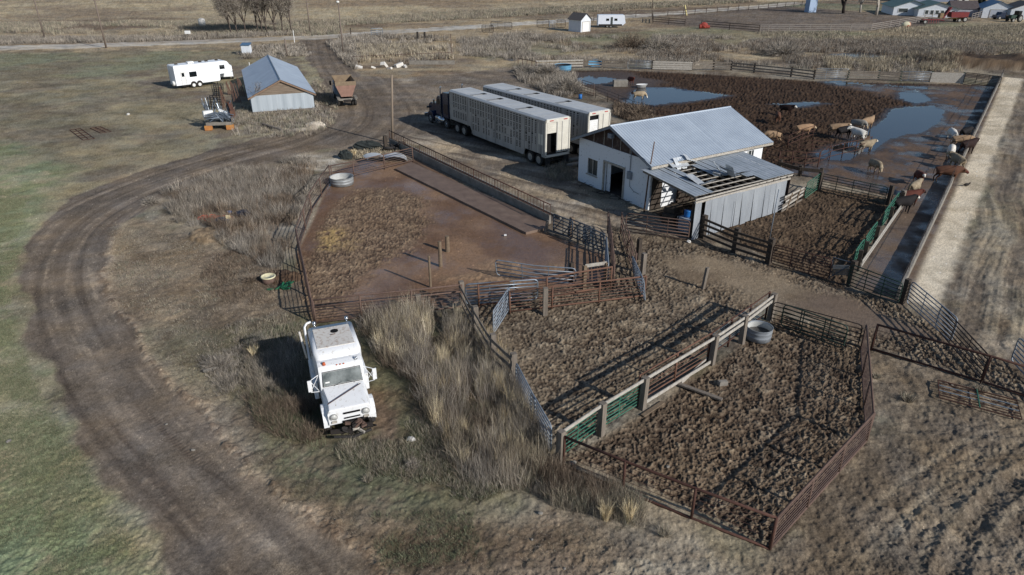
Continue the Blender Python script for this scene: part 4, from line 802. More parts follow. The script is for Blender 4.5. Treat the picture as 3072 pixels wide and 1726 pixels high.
for c, rx, ry, rz_, sx, sy in (((3.75,-3.3,3.15),.3,.5,.4,.9,1.1),((3.2,-3.0,3.3),.9,-.3,1.2,.8,.9),((3.55,-3.8,3.25),.2,1.0,.2,1.0,.7),((4.4,-4.1,3.05),-.5,.1,.1,1.2,.7),((.95,-3.2,2.95),.3,.05,.1,.7,1.2),((1.2,-4.0,2.85),-.6,.2,.3,.7,1.1),((2.2,-.5,3.2),.9,.1,.2,1.3,.9),((3.3,-.35,3.35),.5,.3,.1,1.3,.6),((2.6,-3.5,3.12),.2,.5,.8,.5,.5),((2.0,-.45,3.2),.35,.1,.1,1.9,.9)): fl_sheet(c,rx,ry,rz_,sx,sy)
# front corrugated wall, sheet by sheet, some swung away at the foot
xx = -1.53; k = 0
while xx < 7.9:
    wd_ = .62; yb = -5.75+(xx+1.53)*.071; gap = (0.08 if k in (4,8,10,12,13,14) else .0); sk = random.uniform(-.04,.05)
    if k == 1: xx += .36; k += 1; continue
    hgt = 2.45-.012*k; out = random.uniform(0,.06)+gap
    mb = MB(); n = 8; vs = []
    for i in range(n+1):
        t = i/n; z_ = .02 if (i % 2) else 0
        xa = xx+t*(wd_-gap*.8)+sk; xb_ = xx+t*wd_*.99
        vs += [Vector((xa, yb+t*wd_*.071-z_-out, .03)), Vector(((xa+xb_)/2, yb+t*wd_*.071-z_-out*.5, hgt*.5)), Vector((xb_, yb+t*wd_*.071-z_, hgt))]
    mb.add(vs, [(3*i+j,3*i+j+3,3*i+j+4,3*i+j+1) for i in range(n) for j in (0,1)]); mb.build("wall_sheet", M_STEELW, ls)
    xx += wd_; k += 1
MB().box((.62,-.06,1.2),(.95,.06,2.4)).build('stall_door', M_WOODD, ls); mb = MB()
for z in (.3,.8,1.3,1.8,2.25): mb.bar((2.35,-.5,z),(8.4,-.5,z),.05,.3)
mb.build('darkening_boards', M_WOODD, ls)  # dark boards added to cover the sunlit white wall seen through the roof gap
MB().box((5.5,-.2,1.3),(6.0,.04,2.6)).build('darkening_lining', M_GABLE, ls); MB().box((8.5,-2.6,1.25),(.05,4.9,2.5)).build('end_wall', M_GABLE, ls)  # lining is an added dark sheet standing in for shade on the wall
# things kept in the lean-to
def LS(x, y, z=0): return Matrix.Translation((9.67,46.74,0)) @ Matrix.Rotation(ba,4,'Z') @ Vector((x,y,z))
root = thing("ibc_tote", "caged water tote in the open end of the lean-to shed", "tote", LS(-.75,-4.7), ba)
MB().box((0,0,.62),(1.0,1.0,.95)).build("tank", mat("cloudy_plastic", lin((150,160,170)), .4, 0, amt=.2), root, bevel=.06)
mb = MB()
for z in (.2,.42,.64,.86,1.08): mb.tube([(-.55,-.55,z),(.55,-.55,z),(.55,.55,z),(-.55,.55,z),(-.55,-.55,z)],.012,5)
for q in np.linspace(-.55,.55,6):
    for s in (-1,1): mb.tube([(q,.56*s,.1),(q,.56*s,1.1)],.01,5); mb.tube([(.56*s,q,.1),(.56*s,q,1.1)],.01,5)
mb.build("cage", M_GALVB, root); MB().box((0,0,.07),(1.1,1.1,.12)).build("pallet", M_WOODD, root)
M_BLUE = mat("blue_plastic", lin((24,104,176)), .4, 0, amt=.25)
mb = MB(); mb.tube([(0,0,0),(0,0,.1),(0,0,.42),(0,0,.44)], .2, 14, .23); o = mb.build("bucket", M_BLUE, None, True); o.location = LS(-.9,-4.6,1.12); tag(o, "blue plastic tub standing on the caged tote", "tub")
mb = MB(); mb.box((0,0,.35),(1.6,.9,.7)).box((.1,.1,.9),(1.2,.8,.4)); o = mb.build("machine", mat("rusty_machine", lin((92,78,62)), .85, 0, lin((56,48,42)), 4), None, bevel=.08); o.location = LS(-.1,-2.6); o.rotation_euler = (0,0,ba+.3); tag(o, "rusty boxy old machine in the shade under the lean-to roof", "machine")
vs = MB()
for k in range(260):
    a_ = Vector((random.gauss(0,.45),random.gauss(0,.4),random.uniform(0,.75))); vs.tube([a_, a_+Vector((random.uniform(-.3,.3),random.uniform(-.3,.3),random.uniform(-.1,.25)))],.008,3)
o = vs.build("hay_heap", mat("hay", lin((170,140,92)), .9, 0, lin((120,96,62)), 4), None); o.location = LS(.9,-3.1); tag(o, "loose heap of dry stalks and scrap under the lean-to roof", "hay")
o = MB().tube([(0,0,-.1),(.1,.02,2.5),(.3,.06,5.0)], .06, 7, .04).build("pipe_pole", M_RUST, None, True); o.location = LS(-.5,-.15); tag(o, "tall leaning rusty pipe in front of the building corner", "pole")
o = MB().tube([(0,0,-.1),(.05,0,3.2)], .035, 7).build("pipe_pole", M_GALVB, None, True); o.location = G(T(3,1,18,935)); tag(o, "thin grey mast against the right end of the corrugated wall", "pole")
# pipes lying by the building wall
for k, (y, lb) in enumerate(((180,"upper of two thick pipes lying beside the white building"), (232,"lower of two thick pipes lying beside the white building"))):
    a_, b_ = G(T(2,1,555,y+10)), G(T(2,1,680,y-10)); mb = MB(); mb.tube([(0,0,.2),b_-a_+Vector((1.5,.9,.2))],.18,12); o = mb.build("large_pipe", M_CONC, None, True); o.location = a_; tag(o, lb, "pipe")
# ---- old barn at the left
B0 = Vector((-29.0,78.3,0)); bv = Vector((-.36,.933,0)).normalized(); brz = math.atan2(bv.y,bv.x)-math.pi/2
BWd, BLn, BE, BRg = 6.75, 20.5, 1.85, 3.5
br = frame_obj("barn", "old metal sided barn with a pale blue-grey roof and bare board gable", "barn", B0, brz)
M_BARNM = mat("barn_steel", lin((184,192,198)), .55, .1, lin((150,160,168)), 1.0, stretch=(2.5,1,.15))
M_BARNW = mat("bare_barn_boards", lin((150,134,116)), .85, 0, lin((104,88,74)), 2.5, stretch=(.25,1,4), bump=.3)
M_ORW = mat("orange_raw_wood", lin((152,122,98)), .85, 0, lin((112,94,80)), 5)
corrug(Vector((0,-.01,.15)), Vector((BWd,0,0)), Vector((0,0,BE-.05)), 0, .9, .015, Vector((0,-1,0))).build("front_wall", M_BARNM, br)
corrug(Vector((0,BLn,0.02)), Vector((0,-BLn,0)), Vector((0,0,BE)), 0, .45, .03, Vector((-1,0,0))).build("side_wall", M_BARNM, br)
corrug(Vector((BWd,0,0.02)), Vector((0,BLn,0)), Vector((0,0,BE)), 0, .45, .03, Vector((1,0,0))).build("side_wall", M_BARNM, br)
MB().box((BWd/2,BLn,BE/2),(BWd,.06,BE)).build("rear_wall", M_BARNM, br)
g_ = [Vector((0,0,BE+.02)),Vector((BWd,0,BE+.02)),Vector((BWd/2,0,BRg))]
mb = MB(); mb.prism(g_, (0,.03,0),(0,.1,0)); 
for k in range(1,9):
    z = BE+.02+k*.18; hw_ = BWd/2*(1-(z-BE)/(BRg-BE)); mb.bar((BWd/2-hw_,0,z),(BWd/2+hw_,0,z),.03,.03)
mb.build("gable", M_BARNW, br); mb = MB(); mb.prism(g_, (0,BLn-.1,0),(0,BLn-.03,0)); mb.build("gable", M_BARNW, br)
for s, x0 in ((0,0),(1,BWd)):
    ex = -.3 if s == 0 else BWd+.3; ez = BE-.12
    o_ = Vector((BWd/2,-.25,BRg+.05)); corrug(o_, Vector((0,BLn+.5,0)), Vector((ex-BWd/2,0,ez-BRg)), 0, .6, .02, Vector((-(BRg-ez) if s == 0 else (BRg-ez),0,BWd/2)).normalized()).build("roof", M_ROOF, br)
    MB().bar((BWd/2,-.2,BRg-.06),(ex,-.2,ez-.08),.05,.16).build("bargeboard", M_ORW, br)
MB().tube([(BWd/2,-.25,BRg+.08),(BWd/2,BLn+.25,BRg+.08)],.06,6).build("ridge_cap", M_GALVB, br)
MB().box((BWd/2,-.12,.1),(BWd,.25,.2)).build("sill_board", M_WOODG, br)
# ---- small outbuildings
def gable_house(name, label, cat, loc, rz, L, W, H, R, mw, mr, ov=.25, group=None, doors=(), windows=(), md=None, gm=None):
    """ridge along local x; doors and windows: (face, u0, u1, z0, z1); faces -y, +x, -x"""
    h = frame_obj(name, label, cat, loc, rz, group)
    MB().box((0,0,H/2),(L,W,H)).build("wall", mw, h)
    mb = MB(); mb.prism([Vector((0,-W/2,H)),Vector((0,W/2,H)),Vector((0,0,H+R))],(-L/2,0,0),(L/2,0,0)); mb.build("gable", gm or mw, h)
    for s in (-1,1):
        mb = MB(); n = Vector((0,s*R,W/2)).normalized()*.06; a_ = Vector((-L/2-ov,0,H+R+.02)); b_ = Vector((L/2+ov,0,H+R+.02)); dv = Vector((0,s*(W/2+ov),-R*(1+ov/(W/2))))
        mb.add([a_,b_,b_+dv,a_+dv,a_+n,b_+n,b_+dv+n,a_+dv+n],[(0,1,2,3),(4,5,6,7),(0,1,5,4),(1,2,6,5),(2,3,7,6),(3,0,4,7)]); mb.build("roof", mr, h)
    def face(f,u,z):
        return Vector((u,-W/2-.02,z)) if f == '-y' else Vector((L/2+.02,u,z)) if f == '+x' else Vector((-L/2-.02,u,z))
    for lst, nm, m_ in ((doors,"door",md or M_WHITE),(windows,"window",M_GLASS)):
        for f,u0,u1,z0,z1 in lst:
            c = (face(f,u0,z0)+face(f,u1,z1))/2; dd = face(f,u1,z1)-face(f,u0,z0); s = Vector((max(abs(dd.x),.05),max(abs(dd.y),.05),abs(dd.z)))
            o_ = MB().box(c,s).build(nm, m_, h)
            fb = MB()
            for p_,q_ in (((u0,z0),(u1,z0)),((u0,z1),(u1,z1)),((u0,z0),(u0,z1)),((u1,z0),(u1,z1))): fb.bar(face(f,*p_),face(f,*q_),.12,.1)
            fb.build("frame", M_WHITE if nm == "window" else M_TRIM, o_)
    return h
M_SHING = mat("grey_shingles", lin((96,92,90)), .9, 0, lin((74,70,70)), 3)
M_WSID = mat("white_siding", lin((218,222,226)), .7, 0, lin((200,206,214)), 2)
M_GROOF = mat("green_metal_roof", lin((96,122,112)), .5, .1, lin((84,108,104)), 1)
M_BROOF = mat("blue_metal_roof", lin((92,128,160)), .5, .2, lin((80,112,142)), 1)
M_OLDR = mat("rust_streaked_shingle", lin((92,84,84)), .9, 0, lin((70,60,60)), 2)
c = G((739,165)); hs_ = frame_obj("small_shed", "tiny white shed with a blue-grey lid roof behind the barn", "shed", c, .05)
MB().box((0,.6,.75),(1.4,1.2,1.5)).build("wall", M_WSID, hs_); mb = MB(); mb.add([(-.8,-.15,1.55),(.8,-.15,1.55),(.8,1.4,1.8),(-.8,1.4,1.8),(-.8,-.15,1.62),(.8,-.15,1.62),(.8,1.4,1.87),(-.8,1.4,1.87)],[(0,1,2,3),(4,5,6,7),(0,1,5,4),(1,2,6,5),(2,3,7,6),(3,0,4,7)]); mb.build("roof", M_BROOF, hs_)
# white garage: door gable facing right-front
a_, b_, c_ = G((1741.5,97)), G((1771,95)), G((1705,93)); dirw = (b_-a_).normalized(); rz = math.atan2((a_-c_).y,(a_-c_).x)
cen = (a_+b_)/2 + (c_-a_)/2
gable_house("garage", "white garage with a dark shingle roof in the far paddock", "garage", (cen.x,cen.y,0), rz, (c_-a_).length, 3.1, 2.6, 1.15, M_WSID, M_SHING, doors=(("+x",-1.15,1.15,0,2.1),))
# pale tall hut at top right
c = G((2430,37)); h_ = frame_obj("tall_hut", "tall pale blue-grey hut at the top edge, left of the big trees", "hut", c, .35)
MB().box((0,0,3.2),(2.6,1.8,6.4)).build("wall", mat("pale_blue_siding", lin((150,170,196)), .7, 0, amt=.1), h_); MB().box((0,0,6.5),(2.9,2.1,.15)).build("roof", M_GROOF, h_); MB().box((1.33,0,3.4),(.06,1.5,5.6)).build("side_panel", M_WHITE, h_)
def S5(x, y): return (2640+x/5.963, y/5.963)
# two houses
pr = G(S5(470,270)); gable_house("house", "pale house with a green roof, left of the two far houses", "house", (pr.x+1.5,pr.y+4,0), math.radians(78), 12, 9.2, 2.2, 1.6, M_WSID, M_GROOF, .5, windows=(("-x",1.0,3.4,.8,1.8),("-x",-3.4,-1.2,.8,1.8)))
pr = G(S5(960,305)); gable_house("house", "pale house with a long window row behind the red machine", "house", (pr.x+1.5,pr.y+4,0), math.radians(76), 11, 9.6, 2.1, 1.5, M_WSID, M_GROOF, .5, windows=tuple(("-x",-3.9+1.25*k,-3.0+1.25*k,.7,1.75) for k in range(6)))
pr = G(S5(1500,300)); gable_house("outbuilding", "weathered shed with a dark mottled roof right of the red machine", "shed", (pr.x,pr.y+2,0), math.radians(-8), 6.6, 5, 2.0, 1.8, mat("grey_shed_wall", lin((150,150,158)), .8, 0, amt=.3), M_OLDR, .2)
pr = G(S5(2080,325)); gable_house("garage", "pale garage with a blue roof and closed door at the far right", "garage", (pr.x+1,pr.y+3.5,0), math.radians(72), 9, 7.2, 2.4, 1.6, M_WSID, M_BROOF, .3, doors=(("-x",-1.9,1.9,0,2.1),), md=mat("grey_door", lin((176,182,192)), .6, 0, amt=.1))
pr = G(S5(2500,350)); gable_house("garage", "pale garage cut by the right edge beside the blue roofed one", "garage", (pr.x+3,pr.y+4,0), math.radians(72), 9, 8, 2.4, 1.6, M_WSID, M_SHING, .3)
pr = G(S5(1050,60)); hb_ = frame_obj("metal_barn", "big blue-grey metal barn beyond the far houses at the top edge", "barn", (pr.x,pr.y+6,0), math.radians(-6))
MB().box((0,6,3.2),(18,12,6.4)).build("wall", mat("blue_grey_barn_wall", lin((118,128,150)), .6, .1, amt=.12), hb_); MB().box((9.6,-.6,3.4),(1.0,.5,6.8)).build("door_post", M_WHITE, hb_); MB().box((11.6,-.6,3.4),(1.2,.5,6.8)).build("door_post", M_WHITE, hb_); MB().box((10.6,-.2,3.2),(1.0,.3,6.4)).build("door", M_DARK, hb_)
mb = MB(); mb.prism([Vector((0,-.6,6.4)),Vector((0,12.6,6.4)),Vector((0,6,8.6))],(-9.3,0,0),(12.5,0,0)); mb.build("roof", M_GROOF, hb_)

# ================================================================== vehicles
M_RIM = mat("steel_rim", lin((176,176,172)), .45, .5, lin((140,138,132)), 5)
M_ALU = mat("dusty_aluminium", lin((176,174,170)), .5, .2, lin((142,140,136)), .9, stretch=(1,1,.3))
M_ALUT = mat("pale_roof_aluminium", lin((206,208,208)), .55, .2, lin((180,182,182)), .8)
M_ALUR = mat("cream_painted_metal", lin((222,218,204)), .55, .1, lin((196,190,176)), 1.5)
M_NAVY = mat("navy_paint", lin((14,34,62)), .25, .1, lin((22,44,72)), 1, spec=.6)
M_CHROME = mat("chrome", lin((200,204,208)), .15, .9, amt=.1)
M_GLASSD = mat("dark_glass", lin((16,24,26)), .08, 0, amt=.2, spec=.8)
M_HOLE = mat("vent_hole_black", lin((14,14,16)), .9, 0, amt=.2)
M_CHAS = mat("chassis_black", lin((30,30,32)), .8, 0, lin((54,46,40)), 3)
M_REDP = mat("red_marker", lin((176,48,48)), .5, 0, amt=.2)
M_ORANGE = mat("orange_lamp", lin((196,88,32)), .3, 0, amt=.2)
def wheel(root, x, y, r, w_, rim=None, side=1, rr=.58):
    """wheel on the y side; tyre with rim as sub-part"""
    mb = MB(); n = 20; prof = [(r*rr,-w_/2),(r*.9,-w_/2),(r,-w_*.32),(r,w_*.32),(r*.9,w_/2),(r*rr,w_/2)]
    rings = [[Vector((x+p[0]*math.cos(2*math.pi*k/n), y+p[1], r+p[0]*math.sin(2*math.pi*k/n))) for k in range(n)] for p in prof]
    t_ = mb.loft(rings).build("wheel", M_BLACK, root, False)
    s = side; m2 = MB(); m2.loft([[Vector((x+q*math.cos(2*math.pi*k/n), y+s*yy, r+q*math.sin(2*math.pi*k/n))) for k in range(n)] for q, yy in ((r*rr*1.02,w_/2+.004),(r*rr*.9,w_/2-.05),(r*.28,w_/2-.06),(r*.2,w_/2+.03),(r*.05,w_/2+.035))])
    for k in range(6): 
        a_ = 2*math.pi*k/6; m2.box((x+r*.40*math.cos(a_), y+s*(w_/2-.052), r+r*.40*math.sin(a_)), (r*.12,.012,r*.12))
    m2.build("rim", rim or M_RIM, t_); return t_
def wpair(root, x, y, r, w_, rim=None):
    wheel(root, x, y, r, w_, rim, 1); wheel(root, x, -y, r, w_, rim, -1)
# ---- livestock trailers
def stock_trailer(label, loc, rz, Lt, rear_open):
    t = frame_obj("livestock_trailer", label, "trailer", loc, rz, "twin livestock trailers"); W_, Ht = 2.59, 4.11
    out = [(0,1.05),(.25,1.05),(.3,.62),(.35,1.0),(2.75,1.05),(3.1,.52),(11.6,.52),(12.1,1.25),(Lt,1.25),(Lt,Ht-.12),(Lt-.1,Ht),(.05,Ht),(0,Ht-.08)]
    out = [(0,.9),(.42,.9),(.55,1.12),(2.85,1.12),(3.15,.52),(11.6,.52),(12.1,1.25),(Lt,1.25),(Lt,Ht-.14),(.0,Ht-.14)]
    side = MB(); side.prism([Vector((a_,0,b_)) for a_,b_ in out], (0,W_/2-.05,0), (0,W_/2,0)); sp = side.build("side_wall", M_ALU, t)
    s2 = MB(); s2.prism([Vector((a_,0,b_)) for a_,b_ in out], (0,-W_/2,0), (0,-W_/2+.05,0)); s2.build("side_wall", M_ALU, t)
    hm = MB(); ribs = MB()
    for x in (0.02,.62,1.95,3.0,4.3,7.55,7.7,9.2,11.75,12.5,Lt-.05): ribs.bar((x,W_/2+.012,1.15 if x < 3 or x > 12 else .55),(x,W_/2+.012,Ht-.15),.05,.03)
    for z, x0, x1 in ((2.55,3.0,11.8),(1.75,3.0,11.8),(2.85,12.0,Lt)): ribs.bar((x0,W_/2+.012,z),(x1,W_/2+.012,z),.025,.04,Vector((0,1,0)))
    ribs.bar((0,W_/2+.015,Ht-.2),(Lt,W_/2+.015,Ht-.2),.04,.1); ribs.build("rib", M_ALU, sp)
    def grid(xc, z0, nr, nc=2, rnd=False):
        for i in range(nr):
            for j in range(nc): hm.box((xc+(j-(nc-1)/2)*.13, W_/2+.004, z0-i*.135), (.075,.012,.085))
        if rnd: hm.cyl((xc,W_/2-.001,z0+.22),(xc,W_/2+.009,z0+.22),.1,None,12)
    xs = [x for x in np.arange(.9, Lt-.3, .46)]
    for i, x in enumerate(xs):
        if abs((x % 3.1)) < .2: continue
        if x < 2.0: 
            if x > 1.0: grid(x, 3.6, 7, 1+(i % 2), True); grid(x, 2.4, 5, 1, i % 2 == 0)
            continue
        grid(x, 3.62, 4, 2, True)
        grid(x, 2.98, 4 if i % 3 else 3, 2)
        if x < 11.6:
            if i % 5: grid(x, 2.25, 4, 2, i % 2 == 0)
            if i % 4: grid(x, 1.5, 4, 2, i % 3 == 0)
        elif x > 12.2: grid(x, 2.2, 5, 2)
    hm.build("vent_holes", M_HOLE, sp)
    # left side loading door near the rear
    MB().box((.32+.0,W_/2+.01,2.35),(.5,.03,1.9)).build("side_door", M_ALU, t) if False else None
    mb = MB(); mb.bar((.28,W_/2+.02,1.2),(.28,W_/2+.02,3.7),.03,.05); mb.bar((.95,W_/2+.02,1.2),(.95,W_/2+.02,3.7),.03,.05)
    mb.box((.62,W_/2+.008,2.35),(.6,.012,.9)); d_ = mb.build("side_gate", M_ALUR if rear_open else M_ALU, t)
    rf = MB(); rf.add([Vector(q) for q in ((0,-W_/2,Ht-.14),(Lt,-W_/2,Ht-.14),(Lt,W_/2,Ht-.14),(0,W_/2,Ht-.14),(0,-W_/2+.15,Ht),(Lt,-W_/2+.15,Ht),(Lt,W_/2-.15,Ht),(0,W_/2-.15,Ht))],[(0,1,2,3),(4,5,6,7),(0,1,5,4),(1,2,6,5),(2,3,7,6),(3,0,4,7)]); roof = rf.build("roof", M_ALUT, t)
    seam = MB()
    for x in np.arange(1.2,Lt,1.22): seam.box((x,0,Ht+.004),(.03,W_-.34,.012))
    seam.build("roof_seam", M_ALU, roof)
    for x in (4.6,9.3,12.2): MB().box((x,.45,Ht+.012),(.55,1.1,.02)).build("roof_vent", M_ALU, roof); MB().box((x,-.35,Ht+.02),(.5,.5,.022)).build("roof_opening", M_HOLE, roof)
    MB().box((Lt-.03,0,2.6),(.05,W_-.1,2.7)).build("front_wall", M_ALU, t)
    MB().box((7.3,0,.57),(8.4,W_-.12,.08)).build("belly", M_CHAS, t); MB().box((1.6,0,1.14),(3.1,W_-.12,.1)).build("floor", M_CHAS, t); MB().box((14,0,1.28),(4,W_-.12,.1)).build("floor", M_CHAS, t)
    # rear face
    rw = MB(); rw.box((-.02,W_/2-.07,2.5),(.08,.14,3.1)).box((-.02,-W_/2+.07,2.5),(.08,.14,3.1)).box((-.02,0,3.92),(.08,W_,.26)).box((-.02,0,1.0),(.08,W_,.2)); rw.build("rear_frame", M_ALUR, t)
    MB().box((-.03,-.55,2.55),(.05,1.38,2.65)).build("rear_door", M_ALUR, t)
    mb = MB(); mb.box((-.07,.12,2.5),(.03,.08,2.6)).box((-.07,-.42,2.5),(.03,.05,2.6)).box((-.07,-1.15,2.5),(.03,.05,2.6)); mb.build("door_trim", M_ALU, t)
    if rear_open:
        g_ = MB(); g_.box((-.03,.66,3.35),(.05,.95,.85)); 
        for k in range(5): g_.box((-.065,.66,3.0+.17*k),(.02,.93,.02))
        g_.build("roll_up_gate", M_ALUR, t); MB().box((.5,.66,2.0),(.04,1.0,1.9)).build("dark_opening", M_HOLE, t)
    else:
        g_ = MB(); g_.box((-.03,.66,2.25),(.05,.95,2.3))
        for k in range(13): g_.box((-.065,.66,1.25+.17*k),(.02,.93,.02))
        g_.build("roll_up_gate", M_WHITE, t); MB().box((.1,.66,3.6),(.04,.95,.38)).build("dark_opening", M_HOLE, t)
    for y in (.7,-.75): MB().box((-.07,y,3.95),(.03,.38,.07)).build("marker_light", M_REDP, t)
    MB().box((.15,0,.55),(.12,W_-.3,.12)).build("bumper", M_CHAS, t); MB().box((1.2,0,.85),(2.4,1.2,.2)).build("subframe", M_CHAS, t)
    for y in (1,-1): MB().box((.0,y*.98,.45),(.03,.55,.75)).build("mud_flap", M_BLACK, t)
    for x in (.95,2.2):
        wpair(t, x, W_/2-.2, .52, .3); wpair(t, x, W_/2-.54, .52, .28)
    return t
def rearc(x, y, a): n = Vector((math.sin(a), -math.cos(a), 0)); return Vector((x,y,0))+n*1.295
t1 = stock_trailer("front grey perforated livestock trailer coupled to the dark lorry, rear gate open", rearc(2.749,57.03,2.167), 2.167, 16.0, True)
t2 = stock_trailer("rear perforated livestock trailer standing behind the other, white slatted gate", rearc(6.537,59.8,2.206), 2.206, 16.0, False)
# ---- dark blue tractor unit
tk = frame_obj("semi_truck", "dark navy long nosed semi truck coupled to the front livestock trailer", "truck", rearc(2.749,57.03,2.167), 2.167)
MB().box((17.3,0,.85),(8.2,.9,.25)).build("chassis", M_CHAS, tk)
mb = MB(); mb.prism([Vector((16.5,0,1.1)),Vector((18.0,0,1.1)),Vector((18.0,0,3.35)),Vector((17.6,0,3.6)),Vector((16.5,0,3.65))],(0,-1.2,0),(0,1.2,0)); mb.build("sleeper", M_NAVY, tk, bevel=.06)
mb = MB(); mb.prism([Vector((18.0,0,1.1)),Vector((19.4,0,1.1)),Vector((19.4,0,2.15)),Vector((19.2,0,2.85)),Vector((18.9,0,3.05)),Vector((18.0,0,3.12))],(0,-1.05,0),(0,1.05,0)); cb = mb.build("cab", M_NAVY, tk, bevel=.06)
MB().box((19.36,0,2.52),(.06,1.8,.62),M=Matrix.Rotation(-.28,3,'Y')).build("windshield", M_GLASSD, cb); 
for s in (1,-1): MB().box((18.72,s*1.062,2.5),(.8,.02,.55)).build("side_window", M_GLASSD, cb)
mb = MB(); mb.prism([Vector((19.4,0,1.0)),Vector((21.6,0,.95)),Vector((21.65,0,1.75)),Vector((21.2,0,2.0)),Vector((19.4,0,2.15))],(0,-.72,0),(0,.72,0)); mb.build("hood", M_NAVY, tk, bevel=.08)
for s in (1,-1):
    mb = MB(); mb.prism([Vector((20.45+.72*math.cos(q),0,.55+.72*math.sin(q))) for q in np.linspace(0,math.pi,10)]+[Vector((20.45-.6,0,.55)) ,Vector((20.45+.6,0,.55))][:0], (0,s*.74,0), (0,s*1.2,0)); mb.build("fender", M_NAVY, tk, bevel=.04)
    MB().tube([(17.9,s*1.28,1.0),(17.9,s*1.28,4.0),(17.75,s*1.28,4.15)],.075,10).build("exhaust_stack", M_CHROME, tk, True)
    MB().tube([(17.6,s*1.0,.75),(19.2,s*1.0,.75)],.32,14).build("fuel_tank", M_CHROME, tk, True)
    MB().box((19.0,s*1.22,.35),(1.3,.25,.06)).build("step", M_CHROME, tk); MB().box((19.25,s*1.35,2.4),(.08,.2,.5)).build("mirror", M_CHROME, tk)
    MB().box((21.6,s*.85,1.45),(.1,.25,.2)).build("headlight", M_GLASS, tk); MB().box((17.05,s*1.21,2.0),(.9,.02,1.0)).build("side_panel", mat("dark_stripe", lin((40,36,44)), .3, 0, amt=.2), tk)
MB().box((21.7,0,1.35),(.06,.9,.8)).build("grille", M_CHROME, tk); MB().box((21.85,0,.6),(.18,2.3,.4)).build("bumper", M_CHROME, tk, bevel=.03)
MB().tube([(18.2,-.9,3.2),(18.2,.9,3.2)],.09,10).build("light_bar", M_CHROME, tk)
wpair(tk, 20.45, 1.05, .52, .3, M_CHROME); wpair(tk, 17.0, 1.08, .52, .28, M_CHROME)
for x in (14.75,13.45): wpair(tk, x, 1.08, .52, .3); wpair(tk, x, .74, .52, .28)
for s in (1,-1): MB().tube([(13.0,s*1.08,1.1),(14.1,s*1.08,1.22),(15.4,s*1.08,1.1)],.03,6).build("wheel_guard", M_CHAS, tk)
# ---- white service truck in the weeds
M_TW = mat("chalky_white_paint", lin((224,225,226)), .42, 0, lin((170,160,146)), 8, thr=(.57,.76), spec=.4)
M_TWR = mat("rust_spotted_white_paint", lin((214,208,198)), .6, 0, lin((160,128,100)), 7, thr=(.50,.74))
wt_ = frame_obj("service_truck", "abandoned white service truck with a smashed front bumper, standing in weeds", "truck", (-6.13,21.42,0), math.radians(-69))
hd = MB(); hd.loft([[Vector(q) for q in r_] for r_ in (
    [(-.02,-.80,.62),(-.02,.80,.62),(-.02,.82,1.12),(-.05,.74,1.28),(-.05,-.74,1.28),(-.02,-.82,1.12)],
    [(-.55,-.82,.62),(-.55,.82,.62),(-.55,.84,1.22),(-.55,.70,1.42),(-.55,-.70,1.42),(-.55,-.84,1.22)],
    [(-1.2,-.84,.62),(-1.2,.84,.62),(-1.2,.85,1.3),(-1.2,.78,1.58),(-1.2,-.78,1.58),(-1.2,-.85,1.3)])]); hood = hd.build("hood", M_TW, wt_, bevel=.05)
MB().bar((-.62,-.012,1.43),(-1.15,-.012,1.56),.03,.02).build("hood_crease", M_TW, hood)
for s in (1,-1):
    mb = MB(); n = 10; prof = [Vector((-.62+.52*math.cos(q),0,.60+.56*math.sin(q))) for q in np.linspace(-.15,math.pi+.1,n)]
    mb.prism(prof+[Vector((-1.1,0,.55)),Vector((-.99,0,.55))]+[Vector((-.62+.40*math.cos(q),0,.55+.42*math.sin(q))) for q in np.linspace(math.pi,0,n)]+[Vector((-.1,0,.5))],(0,s*.78,0),(0,s*.99,0)); mb.build("fender", M_TW, wt_, bevel=.03)
    hl = MB().cyl((-.01,s*.60,1.0),(.05,s*.60,1.0),.12,.11,16).build("headlight", mat("lamp_glass", lin((190,190,186)), .2, 0, amt=.2), wt_, True); MB().tube([Vector((.045,s*.60+.13*math.cos(q),1.0+.13*math.sin(q))) for q in np.linspace(0,2*math.pi,14)],.012,5).build("bezel", M_RIM, hl)
    MB().box((.01,s*.60,.76),(.04,.2,.09)).build("turn_signal", M_TRIM, wt_)
    mb = MB(); mb.tube([(-1.45,s*.86,2.05),(-1.28,s*1.22,1.95),(-1.25,s*1.22,1.45),(-1.35,s*.9,1.35)],.016,6).tube([(-1.45,s*.86,2.05),(-1.25,s*1.22,1.5)],.012,5).tube([(-1.35,s*.9,1.35),(-1.28,s*1.22,1.95)],.012,5); mr_ = mb.build("mirror", M_TW, wt_); MB().box((-1.27,s*1.24,1.72),(.05,.16,.5)).build("mirror_head", M_TW, mr_, bevel=.015)
gr_ = MB().box((.005,.08,1.06),(.04,.62,.06)).box((.005,.08,.84),(.04,.60,.04)).box((.005,.1,.70),(.04,.8,.07)).build("grille", M_HOLE, wt_)
mb = MB(); mb.prism([Vector((-1.2,0,.62)),Vector((-1.2,0,1.58)),Vector((-1.40,0,2.2)),Vector((-1.5,0,2.33)),Vector((-1.72,0,2.40)),Vector((-2.0,0,2.42)),Vector((-2.0,0,.62))],(0,-.86,0),(0,.86,0)); cb = mb.build("cab", M_TW, wt_, bevel=.07)
